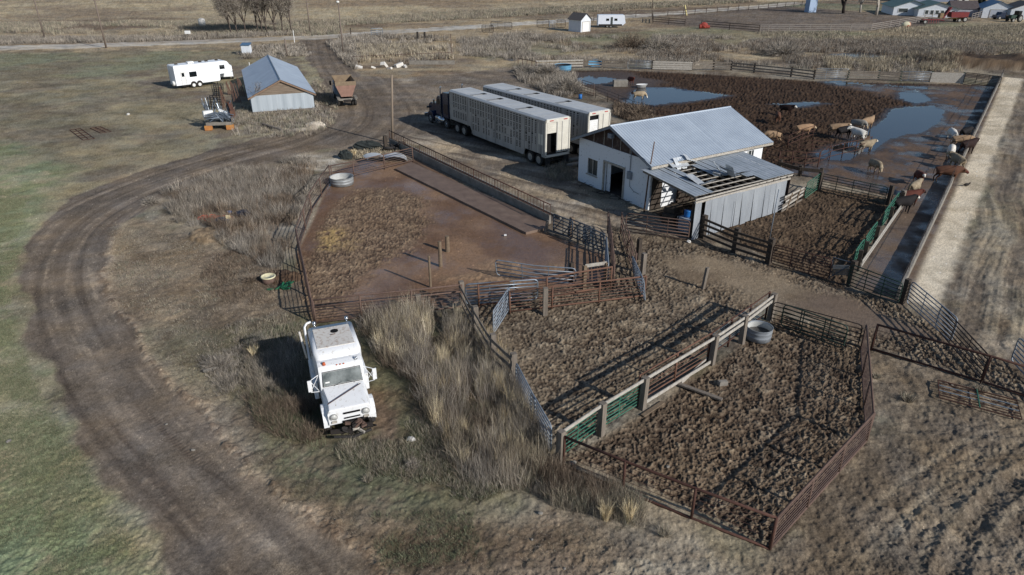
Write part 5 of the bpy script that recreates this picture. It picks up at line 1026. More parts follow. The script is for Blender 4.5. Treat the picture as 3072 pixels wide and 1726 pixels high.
# windshield lies 6 mm proud of the raked cab front
wv = Vector((-.20,0,.62)).normalized(); wn_ = Vector((.62,0,.20)).normalized(); wc = Vector((-1.20,0,1.60))+wn_*.012
mb = MB(); mb.add([wc+Vector((0,-.74,0))+wv*.03, wc+Vector((0,.74,0))+wv*.03, wc+Vector((0,.70,0))+wv*.56, wc+Vector((0,-.70,0))+wv*.56],[(0,1,2,3)])
M_WS = mat("hazy_windshield", lin((140,146,146)), .12, 0, lin((52,60,64)), 2.2, spec=.8)
ws = mb.build("windshield", M_WS, cb)
MB().box(tuple(wc+wn_*.004+Vector((0,-.58,0))+wv*.16),(.01,.16,.07)).build('sticker', M_WHITE, ws)
fr = MB().tube([wc+wn_*.01+Vector((0,-.76,0))+wv*.01, wc+wn_*.01+Vector((0,.76,0))+wv*.01, wc+wn_*.01+Vector((0,.72,0))+wv*.585, wc+wn_*.01+Vector((0,-.72,0))+wv*.585, wc+wn_*.01+Vector((0,-.76,0))+wv*.01],.014,6).build("seal", M_CHAS, ws)
MB().tube([wc+wn_*.03+Vector((0,.45,-.02)), wc+wn_*.02+Vector((0,.15,.1))],.006,4).tube([wc+wn_*.03+Vector((0,-.35,-.02)), wc+wn_*.02+Vector((0,-.05,.12))],.006,4).build("wiper", M_CHAS, ws)
for s in (1,-1): MB().box((-1.68,s*.862,1.85),(.42,.012,.45)).build("side_window", M_GLASSD, cb)
for y in (-.13,.0,.13): MB().ell((-1.47,y,2.33),(.035,.035,.025),8,6).build("marker_light", M_ORANGE, cb, True)
for y in (-.6,.62): MB().cyl((-1.58,y,2.36),(-1.58,y,2.47),.07,.05,12).build("roof_beacon", M_ORANGE if y < 0 else M_CHROME, cb, True)
# body box with rounded long edges
def rbox(x0,x1,w_,z0,z1,rd):
    pts = [(-w_,z0),(w_,z0)]+[(w_-rd+rd*math.cos(q),z1-rd+rd*math.sin(q)) for q in np.linspace(0,math.pi/2,5)]+[(-w_+rd-rd*math.sin(q),z1-rd+rd*math.cos(q)) for q in np.linspace(0,math.pi/2,5)]
    return [[Vector((x,a_,b_)) for a_,b_ in pts] for x in (x0,x1)]
mb = MB(); r0 = rbox(-1.86,-1.86,.78,.6,2.42,.15)[0]; r1 = rbox(-2.1,-2.1,.92,.6,2.68,.15)[0]; r2 = rbox(-4.15,-4.15,.92,.6,2.68,.15)[0]
mb.loft([r0,r1,r2]); bx = mb.build("box_body", M_TW, wt_, True)
MB().box((-3.1,.0,2.688),(1.62,1.46,.03)).build("roof_panel", M_TWR, bx, bevel=.01); MB().cyl((-3.5,.1,2.70),(-3.5,.1,2.712),.16,None,18).build("roof_hole", M_HOLE, bx)
MB().tube([(-3.2,.1,2.73),(-3.15,.0,2.76),(-3.2,-.08,2.73)],.018,5).build("roof_handle", M_RUST, bx)
for s in (1,-1): MB().tube([(-2.1,s*.95,2.55),(-4.1,s*.95,2.55)],.014,5).build("side_rail", M_DARKP, bx)
for y in (.7,-.62): MB().cyl((-4.12,y,2.66),(-4.12,y,2.8),.03,.03,8).ell((-4.12,y,2.87),(.09,.09,.09),12,8).build("rear_lamp", M_CHROME, bx, True)
mb = MB().tube([(-2.5,-1.02,1.6),(-3.6,-1.02,1.7),(-3.95,-1.02,2.3),(-3.98,-1.02,2.85),(-4.05,-.92,2.95),(-4.15,-.75,2.95)],.05,8); mb.build("exhaust_pipe", M_TW, wt_, True)
MB().tube([(-3.6,-1.12,1.6),(-3.95,-1.25,2.7)],.045,8).build("stack_pipe", M_TWR, wt_, True)
MB().box((-2.9,-1.0,1.0),(1.9,.16,.75)).build("side_locker", M_TW, wt_, bevel=.03); MB().box((-2.9,1.0,1.0),(1.9,.16,.75)).build("side_locker", M_TW, wt_, bevel=.03)
MB().box((-2.2,0,.55),(3.9,.8,.16)).build("chassis", M_CHAS, wt_)
wpair(wt_, -.62, .82, .40, .22); wpair(wt_, -3.3, .82, .40, .26)
mb = MB()
mb.bar((.12,-.8,.42),(.2,-.1,.40),.1,.16).bar((.2,-.1,.40),(.14,.78,.44),.1,.16)
for k in range(26):
    c = Vector((random.uniform(-.05,.32),random.uniform(-.35,.85),random.uniform(.3,.72))); mb.box(c,(random.uniform(.05,.2),random.uniform(.05,.28),random.uniform(.04,.14)),M=Matrix.Rotation(random.uniform(-1,1),3,'X')@Matrix.Rotation(random.uniform(-1,1),3,'Y'))
mb.build("wrecked_bumper", M_CHAS, wt_)
mb = MB()
for k in range(9): mb.box((random.uniform(.0,.3),random.uniform(-.2,.7),random.uniform(.45,.72)),(.12,.2,.08),M=Matrix.Rotation(random.uniform(-1,1),3,"X"))
mb.build("engine_debris", M_RUST, wt_)
mb = MB().bar((.1,.1,.45),(.42,.42,.3),.06,.1).bar((.35,.0,.5),(.1,.5,.38),.06,.08); mb.build("bent_bracket", M_TRIM, wt_)
MB().tube([(.25,-.7,.28),(.42,0,.22),(.3,.7,.3)],.06,6).build("hanging_skirt", M_BLACK, wt_)
o = MB().tube([(-.28,-.74,1.42),(-.95,.62,1.62)],.018,6).build("metal_rod", M_RUSTD, None); o.parent = None; o.matrix_world = Matrix.Translation((-6.13,21.42,0)) @ Matrix.Rotation(math.radians(-69),4,'Z'); tag(o, "thin dark rod lying diagonally across the white truck hood", "rod")
# ---- feed / spreader truck beside the barn
fd = frame_obj("feed_truck", "rusty feed truck with an open tapered hopper box beside the barn", "truck", (-19.25,82.3,0), math.radians(108.6))
M_HOP = mat("rusty_salmon_panel", lin((158,120,104)), .75, 0, lin((126,96,82)), 2.2); M_HOPY = mat("faded_ochre_paint", lin((146,126,98)), .75, 0, lin((116,98,80)), 2.2); M_HOPI = mat("ochre_hopper_inside", lin((150,124,86)), .8, 0, lin((112,92,70)), 2)
T0,T1_ = 1.15,.62; zt, zb = 2.85, 1.15
def hop(th): return [[Vector((x,-(T0-th),zt)),Vector((x,(T0-th),zt)),Vector((x,(T1_-th),zb+th)),Vector((x,-(T1_-th),zb+th))] for x in (0,4.2)]
for s, nm in ((1,"hopper_side"),(-1,"hopper_side")):
    mb = MB(); a_ = [Vector((x,s*T0,zt)) for x in (0,4.2)]; b_ = [Vector((x,s*T1_,zb)) for x in (0,4.2)]; mb.add([a_[0],a_[1],b_[1],b_[0]]+[q+Vector((0,-s*.06,0)) for q in (a_[0],a_[1],b_[1],b_[0])],[(0,1,2,3),(4,5,6,7),(0,1,5,4),(1,2,6,5),(2,3,7,6),(3,0,4,7)]); mb.build(nm, M_HOPI, fd)
mb = MB(); mb.prism([Vector((0,-T0,zt-.45)),Vector((0,T0,zt-.45)),Vector((0,T1_,zb)),Vector((0,-T1_,zb))],(-.05,0,0),(.03,0,0)); mb.build("rear_panel", M_HOP, fd); MB().box((-.02,0,zt-.22),(.1,2*T0+.06,.44)).build("rear_top_panel", M_HOPY, fd)
mb = MB(); mb.prism([Vector((0,-T0,zt+.1)),Vector((0,T0,zt+.1)),Vector((0,T1_,zb)),Vector((0,-T1_,zb))],(4.17,0,0),(4.24,0,0)); mb.build("front_panel", M_HOPY, fd)
MB().box((2.1,0,zb+.03),(4.2,1.3,.06)).build("hopper_floor", M_HOPI, fd)
for y in (.5,-.7): MB().ell((.35,y,zt-.25),(.16,.12,.1),10,6).build("auger_cover", M_WHITE, fd, True)
mb = MB().box((-.15,0,.85),(.25,2.2,.22)).box((0,-.98,1.05),(1.6,.35,.12)).box((0,.98,1.05),(1.6,.35,.12)); mb.build("rear_bumper", M_CONC, fd, bevel=.02); MB().box((2.6,0,.75),(6.4,.8,.22)).build("chassis", M_CHAS, fd)
for x in (.5,): wpair(fd, x, .95, .48, .28); wpair(fd, x, .62, .48, .26)
wpair(fd, 5.3, .95, .46, .25)
mb = MB(); mb.prism([Vector((4.4,0,.7)),Vector((6.6,0,.7)),Vector((6.6,0,1.4)),Vector((5.7,0,1.5)),Vector((5.5,0,2.2)),Vector((4.4,0,2.3))],(0,-1.0,0),(0,1.0,0)); cb = mb.build("cab", mat("pale_blue_paint", lin((120,140,160)), .4, 0, amt=.2), fd, bevel=.06)
for s in (1,-1): MB().box((4.9,s*1.01,1.8),(.6,.02,.45)).build("side_window", M_GLASSD, cb); MB().box((4.7,s*1.35,2.0),(.1,.22,.5)).build("mirror", M_CHAS, fd)
# ---- fifth wheel trailer
rvz = .4; a_ = G((531,260.5),rvz); b_ = G((655,245),rvz); ang = math.atan2((b_-a_).y,(b_-a_).x); k = .87
a0 = Vector((a_.x,a_.y,0)); left = Vector((-math.sin(ang),math.cos(ang),0))
rv = frame_obj("camper_trailer", "long white fifth wheel camper parked on the upper left grass", "camper", a0+left*1.2*k, ang); rv.scale = (k,k,k)
M_RV = mat("white_fibreglass", lin((236,238,240)), .35, 0, amt=.05)
out = [(0,.55),(6.6,.55),(6.75,.75),(6.8,1.55),(8.3,1.6),(8.9,1.9),(8.7,2.6),(8.2,3.3),(7.9,3.42),(.1,3.42),(0,3.3)]
mb = MB(); mb.prism([Vector((a,0,b)) for a,b in out],(0,-1.2,0),(0,1.2,0)); bd = mb.build("body", M_RV, rv, bevel=.05)
for x0,x1,z0,z1 in ((2.15,3.25,1.6,2.35),(6.9,7.7,2.25,2.85)):
    o_ = MB().box(((x0+x1)/2,-1.21,(z0+z1)/2),(x1-x0,.03,z1-z0)).build("window", M_GLASSD, bd); MB().box(((x0+x1)/2,-1.215,(z0+z1)/2-.12),(x1-x0,.035,.03)).build("frame", M_CHAS, o_)
dr = MB().box((1.2,-1.21,1.55),(.66,.03,1.8)).build("door", M_WHITE, bd); MB().box((1.2,-1.23,2.05),(.38,.02,.55)).build("pane", M_GLASSD, dr); MB().tube([(.86,-1.23,.65),(.86,-1.23,2.46),(1.54,-1.23,2.46),(1.54,-1.23,.65)],.012,4).build("frame", M_CHAS, dr)
mb = MB()
for z in (1.25,3.0): mb.bar((.05,-1.205,z),(8.6 if z > 2 else 6.7,-1.205,z),.015,.02)
mb.build("trim_line", M_GALV, bd)
MB().box((3.0,.0,3.56),(.9,.75,.26)).build("air_conditioner", M_WHITE, bd, bevel=.06)
for x in (1.0,4.6,5.6,7.2): MB().box((x,.2,3.47),(.4,.4,.12)).build("roof_vent", M_CHAS, bd)
MB().tube([(-.1,.8,.6),(-.12,.8,3.3),(.0,.8,3.5)],.02,5).tube([(-.1,.4,.6),(-.12,.4,3.3),(.0,.4,3.5)],.02,5).build("ladder", M_GALV, bd)
sp_ = MB().cyl((-.28,-.5,.85),(-.06,-.5,.85),.36,None,18).build("spare_wheel", M_WHITE, rv, True)
for x in (2.55,3.45):
    wpair(rv, x, 1.11, .40, .2, M_WHITE)
    for s in (1,-1): MB().cyl((x,s*1.197,.5),(x,s*1.206,.5),.47,None,20).build('wheel_arch', M_CHAS, rv)
MB().box((1.35,-1.15,.42),(.9,.3,.1)).build("step", M_CHAS, rv); MB().box((6.3,-.8,.28),(.08,.08,.56)).build("landing_leg", M_CHAS, rv)
pc = G((682,240.5)); pk = frame_obj("pickup_truck", "white pickup truck under the nose of the fifth wheel camper", "pickup", pc+Vector((-0.3,.8,0)), math.radians(112)); pk.scale = (.9,.9,.9)
mb = MB(); mb.prism([Vector((-1.1,0,.5)),Vector((4.1,0,.5)),Vector((4.15,0,1.05)),Vector((2.9,0,1.15)),Vector((2.3,0,1.8)),Vector((.9,0,1.85)),Vector((.75,0,1.2)),Vector((-1.1,0,1.2))],(0,-.95,0),(0,.95,0)); mb.build("body", M_RV, pk, bevel=.08)
wpair(pk, 0, .86, .40, .24); wpair(pk, 3.2, .86, .40, .24)
for s in (1,-1): MB().box((1.6,s*.955,1.5),(1.2,.02,.4)).build("side_window", M_GLASSD, pk)
# ---- travel trailer far away
a_, b_ = G((1793,84)), G((1876,84)); tt = frame_obj("camper_trailer", "far white travel trailer with a dark skirt beside the white garage", "camper", a_+Vector((0,1.2,0)), .02); Lt = (b_-a_).length
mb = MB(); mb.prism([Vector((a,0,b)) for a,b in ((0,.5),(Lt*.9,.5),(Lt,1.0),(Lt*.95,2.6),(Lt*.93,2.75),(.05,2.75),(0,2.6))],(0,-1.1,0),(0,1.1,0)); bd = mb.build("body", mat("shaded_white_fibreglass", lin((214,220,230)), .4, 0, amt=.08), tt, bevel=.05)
for x in (2.2,4.1): MB().box((x,-1.11,1.75),(.7,.03,.5)).build("window", M_GLASSD, bd)
MB().box((3.15,-1.12,1.5),(.5,.03,1.6)).build("door", M_GLASS, bd); MB().box((Lt*.45,-1.1,.6),(Lt*.85,.06,.35)).build("skirt", M_CHAS, bd)
for x in (2.2,3.0): wpair(tt, x, .95, .34, .2)
# ---- red baler and dump wagon, tractor, utility vehicle far right
M_REDM = mat("faded_red_paint", lin((130,36,36)), .5, 0, lin((96,30,32)), 1.5)
c = G(S5(1200,395)); rm = frame_obj("red_wagon", "dark red farm machine with a raised loading arm, far upper right", "farm machine", c, .05)
mb = MB(); mb.prism([Vector((.2,0,1.1)),Vector((4.4,0,1.1)),Vector((4.6,0,2.3)),Vector((0,0,2.3))],(0,-.9,0),(0,.9,0)); mb.build("bed", M_REDM, rm); mb = MB().bar((-1.6,-.3,.9),(0,-.3,3.4),.5,.35).bar((-1.6,.4,.9),(0,.4,3.4),.3,.3); mb.build("loading_arm", M_REDM, rm)
MB().box((2.4,0,.85),(4.4,.7,.25)).build("frame", mat("yellow_machine_paint", lin((170,130,50)), .6, 0, amt=.3), rm); wpair(rm, 3.8, .9, .62, .35); wpair(rm, 2.4, .9, .45, .3); MB().box((-2.0,0,1.5),(.9,1.0,1.1)).build("engine_box", M_HOPI, rm)
c = G(S5(960,430)); rm = frame_obj("red_implement", "red tined implement just left of the red loading machine", "implement", c, 0); mb = MB()
for kx in range(7): mb.tube([(-2.6+kx*.6,0,.9),(-2.7+kx*.6,-.3,.1)],.06,5).tube([(-2.6+kx*.6,.8,.9),(-2.7+kx*.6,.6,.1)],.06,5)
mb.bar((-2.8,0,.95),(1.6,0,.95),.15,.15).bar((-2.8,.8,.95),(1.6,.8,.95),.15,.15).bar((1.6,.4,.9),(2.6,.4,.7),.15,.15); mb.build("tine_frame", M_REDM, rm); wpair(rm, -2.6, .7, .5, .25)
c = G(S5(455,500)); o = MB().ell((0,0,.7),(1.1,.6,.7),14,8,.06).build("tarped_load", mat("cream_tarp", lin((196,190,160)), .7, 0, lin((160,80,50)), .5, thr=(.5,.56)), None, True); o.location = c; tag(o, "cream and orange covered drum by the far rail fence", "drum")
c = G(S5(2380,395)); tr_ = frame_obj("tractor", "dark tractor in front of the garages at the far right", "tractor", c, math.radians(200)); MB().box((.3,0,1.2),(2.6,.8,.8)).build("body", M_DGREEN, tr_, bevel=.05); MB().box((-.9,0,1.9),(1.1,1.2,1.3)).build("cab", M_GLASSD, tr_, bevel=.05); wpair(tr_, -.9, .85, .85, .45); wpair(tr_, 1.2, .75, .5, .3)
c = G(S5(2230,350)); ut = frame_obj("utility_truck", "dark flatbed truck beside the far right tractor", "truck", c, math.radians(185)); MB().box((-.8,0,.95),(3.0,1.9,.18)).build("flatbed", M_CHAS, ut); mb = MB(); mb.prism([Vector((.8,0,.5)),Vector((3.0,0,.5)),Vector((3.0,0,1.1)),Vector((2.2,0,1.2)),Vector((1.9,0,1.8)),Vector((.8,0,1.85))],(0,-.9,0),(0,.9,0)); mb.build("cab", M_NAVY, ut, bevel=.05); wpair(ut, -1.3, .85, .42, .25); wpair(ut, 2.2, .85, .42, .25)
# ---- red round tank-like baler in the mid field
c = G(T(2,0,1925,290)); o = MB().ell((0,0,.7),(.9,.6,.7),12,8,.08).cyl((-1.0,0,.5),(-.6,0,.5),.5,None,12).cyl((.6,0,.4),(1.3,0,.4),.35,None,12).build("red_tank", mat("rust_red_paint", lin((150,56,44)), .6, 0, amt=.4), None); o.location = c; tag(o, "small rust red tank in the paddock by the dark fence", "tank")
# ---- flatbed trailer heaped with scrap
a_, b_ = G(T(0,0,2075,1310)), G(T(0,0,2345,1300)); sc = frame_obj("scrap_trailer", "small flatbed heaped with metal pipes and scrap beside the barn", "trailer", (a_+b_)/2, math.atan2((b_-a_).y,(b_-a_).x)); wdt = (b_-a_).length
M_YEL = mat("ochre_block", lin((196,142,60)), .8, 0, lin((166,92,52)), 3)
MB().box((0,1.4,.62),(wdt*.95,3.0,.14)).build("deck", M_CONC, sc); MB().box((0,-.05,.62),(wdt*.95,.08,.3)).build("front_board", M_CONC, sc)
for s in (-1,1): MB().box((s*wdt*.4,-.05,.25),(.7,.5,.45)).build("support_block", M_YEL, sc, bevel=.03)
MB().box((wdt*.5,1.4,.9),(.06,3.0,.5)).build("side_board", M_WOODG, sc); MB().box((0,2.9,.9),(wdt*.95,.06,.5)).build("headboard", M_WOODG, sc)
SCZ = 1.7
g5 = frame_obj("scrap_heap", "heap of silver pipes and junk piled on the small flatbed", "scrap", (a_+b_)/2+Vector((0,0,.7)), sc.rotation_euler.z)
mb = MB()
for k in range(70):
    y = random.uniform(.1,1.3); x = random.uniform(-.4,.9); mb.tube([(x-1.1,y+random.uniform(-.3,.3),random.uniform(.05,.5)),(x,y,random.uniform(.15,.6)),(x+.6,y-random.uniform(0,.3),random.uniform(.0,.4))],.03,5)
for k in range(26):
    a2 = Vector((random.choice((-1.2,.2))+random.uniform(-.3,.3),2.0+random.uniform(-.3,.6),.1)); mb.tube([a2,a2+Vector((random.uniform(-.8,.8),random.uniform(-.4,.4),random.uniform(.5,1.2)))],.03,5)
mb.build("pipes", M_GALV, g5); MB().box((-1.1,.9,.45),(1.0,.5,.4),M=Matrix.Rotation(.5,3,'Z')).build("white_tank", M_WHITE, g5, bevel=.12); MB().cyl((.75,1.9,.5),(1.1,2.1,.55),.5,.5,16).build("drum", M_RUSTD, g5); MB().box((.4,1.0,.55),(.8,.5,.06),M=Matrix.Rotation(.3,3,'Y')).build("white_sheet", M_WHITE, g5); MB().box((1.25,1.2,.4),(.3,1.0,.4)).build("orange_part", M_RUSTO, g5); g5.scale = (1,1,SCZ)

# ================================================================== cattle
def cow_mesh(pose):
    """one continuous skinned body; pose: 'up', 'down', 'turn', 'reach'"""
    V = [(-.72,0,1.06),(-.33,0,1.00),(.10,0,.96),(.50,0,1.00),(.76,0,1.12)]; R = [(.31,.32),(.36,.40),(.39,.44),(.35,.42),(.26,.34)]
    if pose == 'up': hd = [(.96,0,1.24),(1.10,0,1.32),(1.27,.0,1.24),(1.46,0,1.10)]
    elif pose == 'turn': hd = [(.96,.12,1.24),(1.05,.26,1.32),(1.12,.42,1.24),(1.18,.58,1.12)]
    elif pose == 'reach': hd = [(1.0,0,1.10),(1.18,0,1.10),(1.36,0,1.00),(1.54,0,.86)]
    else: hd = [(1.0,0,.98),(1.16,0,.80),(1.24,0,.62),(1.34,0,.42)]
    V += hd; R += [(.18,.25),(.14,.16),(.125,.13),(.085,.09)]
    E_ = [(i,i+1) for i in range(8)]
    def add(pts, rs, par):
        p = par
        for q, r in zip(pts, rs): V.append(q); R.append((r,r)); E_.append((p,len(V)-1)); p = len(V)-1
    st = .06 if pose != 'down' else .1
    for s in (1,-1):
        add([(.56+.0*s,.19*s,.78),(.58+st*s,.19*s,.44),(.55+st*s,.19*s,.10),(.58+st*s,.19*s,.02)],[.125,.072,.05,.058],3)
        add([(-.74,.20*s,.84),(-.64-st*s,.21*s,.62),(-.90-st*s,.19*s,.40),(-.84-st*s,.19*s,.10),(-.80-st*s,.19*s,.02)],[.17,.12,.06,.05,.058],0)
        h = hd[1]; dx = (hd[2][0]-hd[1][0]); dy = (hd[2][1]-hd[1][1]); n = math.hypot(dx,dy) or 1; add([(h[0]-dy/n*.24*s-.02,h[1]+dx/n*.24*s,h[2]+.04)],[.035],6)
    add([(-1.04,0,1.16),(-1.10,.02,.86),(-1.09,.03,.52)],[.035,.022,.032],0)
    me = bpy.data.meshes.new("skel"); me.from_pydata(V, E_, []); o = bpy.data.objects.new("skel", me); COL.objects.link(o)
    sk = o.modifiers.new("s", 'SKIN'); 
    for i, d in enumerate(me.skin_vertices[0].data): d.radius = R[i]; d.use_root = (i == 0)
    o.modifiers.new("d", 'SUBSURF').levels = 1
    dg = bpy.context.evaluated_depsgraph_get(); m2 = bpy.data.meshes.new_from_object(o.evaluated_get(dg)); bpy.data.objects.remove(o, do_unlink=True)
    co = np.empty(len(m2.vertices)*3); m2.vertices.foreach_get("co", co)
    hv = Vector(hd[2]); fc = (Vector(hd[2])+Vector(hd[3]))/2
    idx = []
    for p in m2.polygons:
        c = p.center; k = 0
        if (c-fc).length < .26 and (c-Vector(hd[0])).length > .22: k = 1
        elif c.z < .34: k = 2
        idx.append(k)
    m2.polygons.foreach_set("use_smooth", [True]*len(m2.polygons)); m2["hd"] = 0
    return m2, idx
CM = {p: cow_mesh(p) for p in ('up','down','turn','reach')}
COATS = {}
def coat(nm, c, c2=None, thr=None): COATS[nm] = mat("coat_"+nm, lin(c), .8, 0, lin(c2) if c2 else None, 2.2, .35, spec=.2, thr=thr)
coat('cream',(190,170,138),(156,134,104)); coat('white',(228,224,214),(200,192,178)); coat('tan',(150,114,82),(174,142,108)); coat('brown',(108,72,52),(84,56,42)); coat('red',(100,52,40),(76,40,32))
coat('black',(26,24,26),(40,36,36)); coat('grey',(120,116,108),(156,148,136)); coat('darkbrown',(54,34,30),(34,24,22)); coat('golden',(136,108,78),(166,138,108)); coat('greycream',(170,154,126),(116,100,80)); coat('mud',(58,44,36),(84,66,52))
def cow(px, label, body, face, hdg, pose='up', s=.78, dz=0.0):
    me, idx = CM[pose]; m3 = me.copy(); m3.materials.clear()
    for nm in (body, face, 'mud' if body not in ('black','darkbrown') else body): m3.materials.append(COATS[nm])
    m3.polygons.foreach_set("material_index", idx); m3.update()
    o = bpy.data.objects.new("cow", m3); COL.objects.link(o); g = G(px); o.location = (g.x,g.y,-.02+dz); o.rotation_euler = (0,0,math.radians(hdg)); s *= .95; o.scale = (s*.92,s*1.0,s*1.04)
    return tag(o, label, "cow", "cattle in the muddy pens")
cow(T(2,0,1190,852), "red brown calf standing beyond the concrete block trough", 'red','red', -70, 'up', .8)
cow(T(2,0,1275,1012), "cream cow drinking at the left tip of the big blue pond", 'cream','white', -12, 'down', .85)
cow(T(2,0,1228,1135), "orange and white calf behind the rusty post by the rear trailer fence", 'tan','white', -80, 'up', .7)
cow(T(3,0,175,1158), "dark brown cow with a white face, rear of the pair beyond the shed roof", 'darkbrown','white', -40, 'up', .88)
cow(T(3,0,90,1238), "brown cow seen from behind, nearer of the pair beyond the shed roof", 'brown','brown', 75, 'down', .85)
cow(T(3,0,350,1368), "pale tan cow walking right behind the three rail pipe fence", 'tan','cream', 0, 'reach', .9)
cow(T(3,0,35,1440), "orange tan cow half hidden by the right end of the white building roof", 'golden','white', 178, 'down', .9)
cow(T(3,0,690,1368), "golden backed cow with a white face beside the black one", 'golden','white', -10, 'up', .95)
cow(T(3,0,755,1395), "black cow with its head against the white cow at the puddle", 'black','black', 12, 'reach', .95)
cow(T(3,0,895,1312), "grey cow in the middle of the group at the puddle", 'grey','cream', -48, 'down', .85)
cow(T(3,0,985,1300), "tan cow looking back at the edge of the water", 'golden','cream', 25, 'turn', .95)
cow(T(3,0,890,1415), "white cow seen from behind at the edge of the blue puddle", 'white','white', 125, 'turn', .92)
cow((2596,457), "cream cow with a white face at the end of the long pipe fence", 'greycream','white', 14, 'up', .85)
cow((2620,519), "cream cow facing the camera with lowered head in the wet lane", 'greycream','cream', -84, 'down', .85)
cow((2852,424), "black and white cow farthest along the concrete wall", 'white','white', 80, 'down', .9)
cow((2892,418), "black cow standing in the wall's shadow at the far end", 'black','black', 30, 'reach', .9)
cow((2878,446), "long tan cow reaching to the wall, second along the row", 'golden','cream', -12, 'reach', .95)
cow((2846,478), "white backed cow turned across the row by the wall", 'white','cream', -120, 'down', 1.0)
cow((2898,462), "dark brown cow with a white face between the pale ones and the wall", 'darkbrown','white', 22, 'up', 1.0)
cow((2866,508), "cream cow licking its side, nearest the wall row's brown cow", 'greycream','cream', 95, 'turn', .95)
cow((2836,548), "golden brown cow with its head over the concrete wall", 'brown','red', -18, 'reach', 1.05)
cow((2752,552), "red brown cow with a white poll behind the cream one in the alley", 'red','white', -100, 'up', .8)
cow((2738,586), "cream cow with a white face in the wet alley", 'greycream','white', 38, 'up', .85)
cow((2722,618), "dark red cow next to the black white-faced one", 'red','darkbrown', 5, 'up', .9)
cow((2702,640), "black cow with a white face beside the pale plank fence", 'black','white', 12, 'up', .95)

# ================================================================== tanks, troughs, poles, junk
def stock_tank(label, px, r, h, mo, mi, water=.3, tilt=0.0, dz=0, sc=(1,1)):
    g = G(px); root = thing("stock_tank", label, "water tank", g+Vector((0,0,dz))); n = 28
    ring = lambda rr, z: [Vector((rr*sc[0]*math.cos(2*math.pi*k/n), rr*sc[1]*math.sin(2*math.pi*k/n), z)) for k in range(n)]
    MB().loft([ring(r*.97,0),ring(r*.97,h*.28),ring(r*1.0,h*.32),ring(r*.98,h*.36),ring(r*.98,h*.64),ring(r*1.01,h*.68),ring(r*.99,h*.72),ring(r,h*.97),ring(r*1.02,h),ring(r*.98,h),ring(r*.96,h*.9),ring(r*.96,.04)], True).build("shell", mo, root, True)
    MB().loft([ring(r*.955,.05),ring(r*.955,h*.92)], False).build("lining", mi, root, True) if mi else None
    if water: MB().loft([ring(r*.95,h*water),ring(r*.95,h*water+.01)]).build("water", wm, root)
    if tilt: root.rotation_euler = (tilt,0,0)
    return root
M_TANK = mat("galvanised_tank", lin((172,176,178)), .5, .3, lin((132,134,134)), 3); M_TANKI = mat("pale_tank_lining", lin((206,208,204)), .6, .1, lin((170,170,166)), 2)
M_CYAN = mat("faded_blue_plastic", lin((92,156,190)), .6, 0, lin((74,130,164)), 2)
stock_tank("round galvanised stock tank in the far left corner of the left pen", T(1,1,866,402), .92, .62, M_TANK, M_TANKI, .22)
stock_tank("grey round stock tank in the top corner of the lower pen", T(2,2,2472,500), .60, .62, mat("dull_grey_tank", lin((150,156,162)), .6, .1, lin((116,120,126)), 3), M_TANKI, .45)
stock_tank("big round blue tank standing by the far board fence", T(2,0,512,705), 1.28, .8, M_CYAN, M_CHAS, .5)
stock_tank("oval blue tank leaning on the far board fence", T(2,0,832,668), 1.1, .35, M_CYAN, None, 0, 1.1, .35, (1.0,.6))
g = G(T(2,0,1085,868)); o = MB().box((0,0,.42),(1.9,1.0,.84)).build("block_trough", M_CONC, None, bevel=.05); o.location = g; o.rotation_euler = (0,0,.05); tag(o, "rectangular concrete block in the far mud of the big pen", "trough")
root = thing("bathtub", "old white bathtub lying in the mud near the pond", "bathtub", G(T(2,0,1300,880)), .3); n = 18
rg = lambda a, b, z: [Vector((a*math.cos(2*math.pi*k/n), b*math.sin(2*math.pi*k/n), z)) for k in range(n)]
MB().loft([rg(.6,.3,0),rg(.8,.42,.4),rg(.86,.46,.42),rg(.76,.38,.42),rg(.5,.25,.1)]).build("shell", M_WHITE, root, True)
def pole(name, label, px, h, r, m, lean=(0,0), arms=0, lamp=False, cat="utility pole", group=None, ins=True):
    g = G(px); root = thing(name, label, cat, g, 0, group)
    MB().tube([(0,0,-.1),(lean[0]*.5,lean[1]*.5,h*.5),(lean[0],lean[1],h)], r, 10, r*.7).build("pole", m, root, True)
    if arms: 
        MB().bar((lean[0]-1.2,lean[1],h-.6),(lean[0]+1.2,lean[1],h-.6),.12,.14).build("crossarm", m, root)
        for x in (-1.1,-.4,.4,1.1): MB().cyl((lean[0]+x,lean[1],h-.52),(lean[0]+x,lean[1],h-.3),.06,.04,8).build("insulator", M_CONCW, root)
    if lamp: MB().ell((lean[0],lean[1]-.25,h-.1),(.28,.28,.2),12,8).build("lamp_head", M_WHITE, root, True); MB().bar((lean[0],lean[1],h-.1),(lean[0],lean[1]-.2,h-.1),.05,.05).build("bracket", M_GALV, root)
    return root
M_POLE = mat("grey_pole_wood", lin((132,118,106)), .85, 0, lin((100,88,80)), 3, stretch=(1,1,.1))
b = (1177,431); pole("utility_pole", "bare weathered pole beside the start of the feed bunk rail", b, HT(b,225), .13, mat("brown_pole_wood", lin((146,130,112)), .85, 0, lin((116,102,88)), 3, stretch=(1,1,.1)), (.42,.1))
pole("utility_pole", "leftmost tall power pole across the gravel road", T(0,0,455,398), 10.5, .16, M_POLE, (0,0), 1)
pole("utility_pole", "tall power pole on the near edge of the gravel road, upper left", T(0,0,1068,484), 10.5, .17, M_POLE, (0,0), 1)
pole("utility_pole", "dark power pole right of the bare trees", T(1,0,548,346), 9.5, .15, M_POLE, (0,0), 1)
pole("lamp_pole", "tall yard lamp pole with a white lamp head by the weedy plot", T(1,0,880,562), HT(T(1,0,880,562), 4), .13, M_POLE, (0,0), 0, True, "lamp pole")
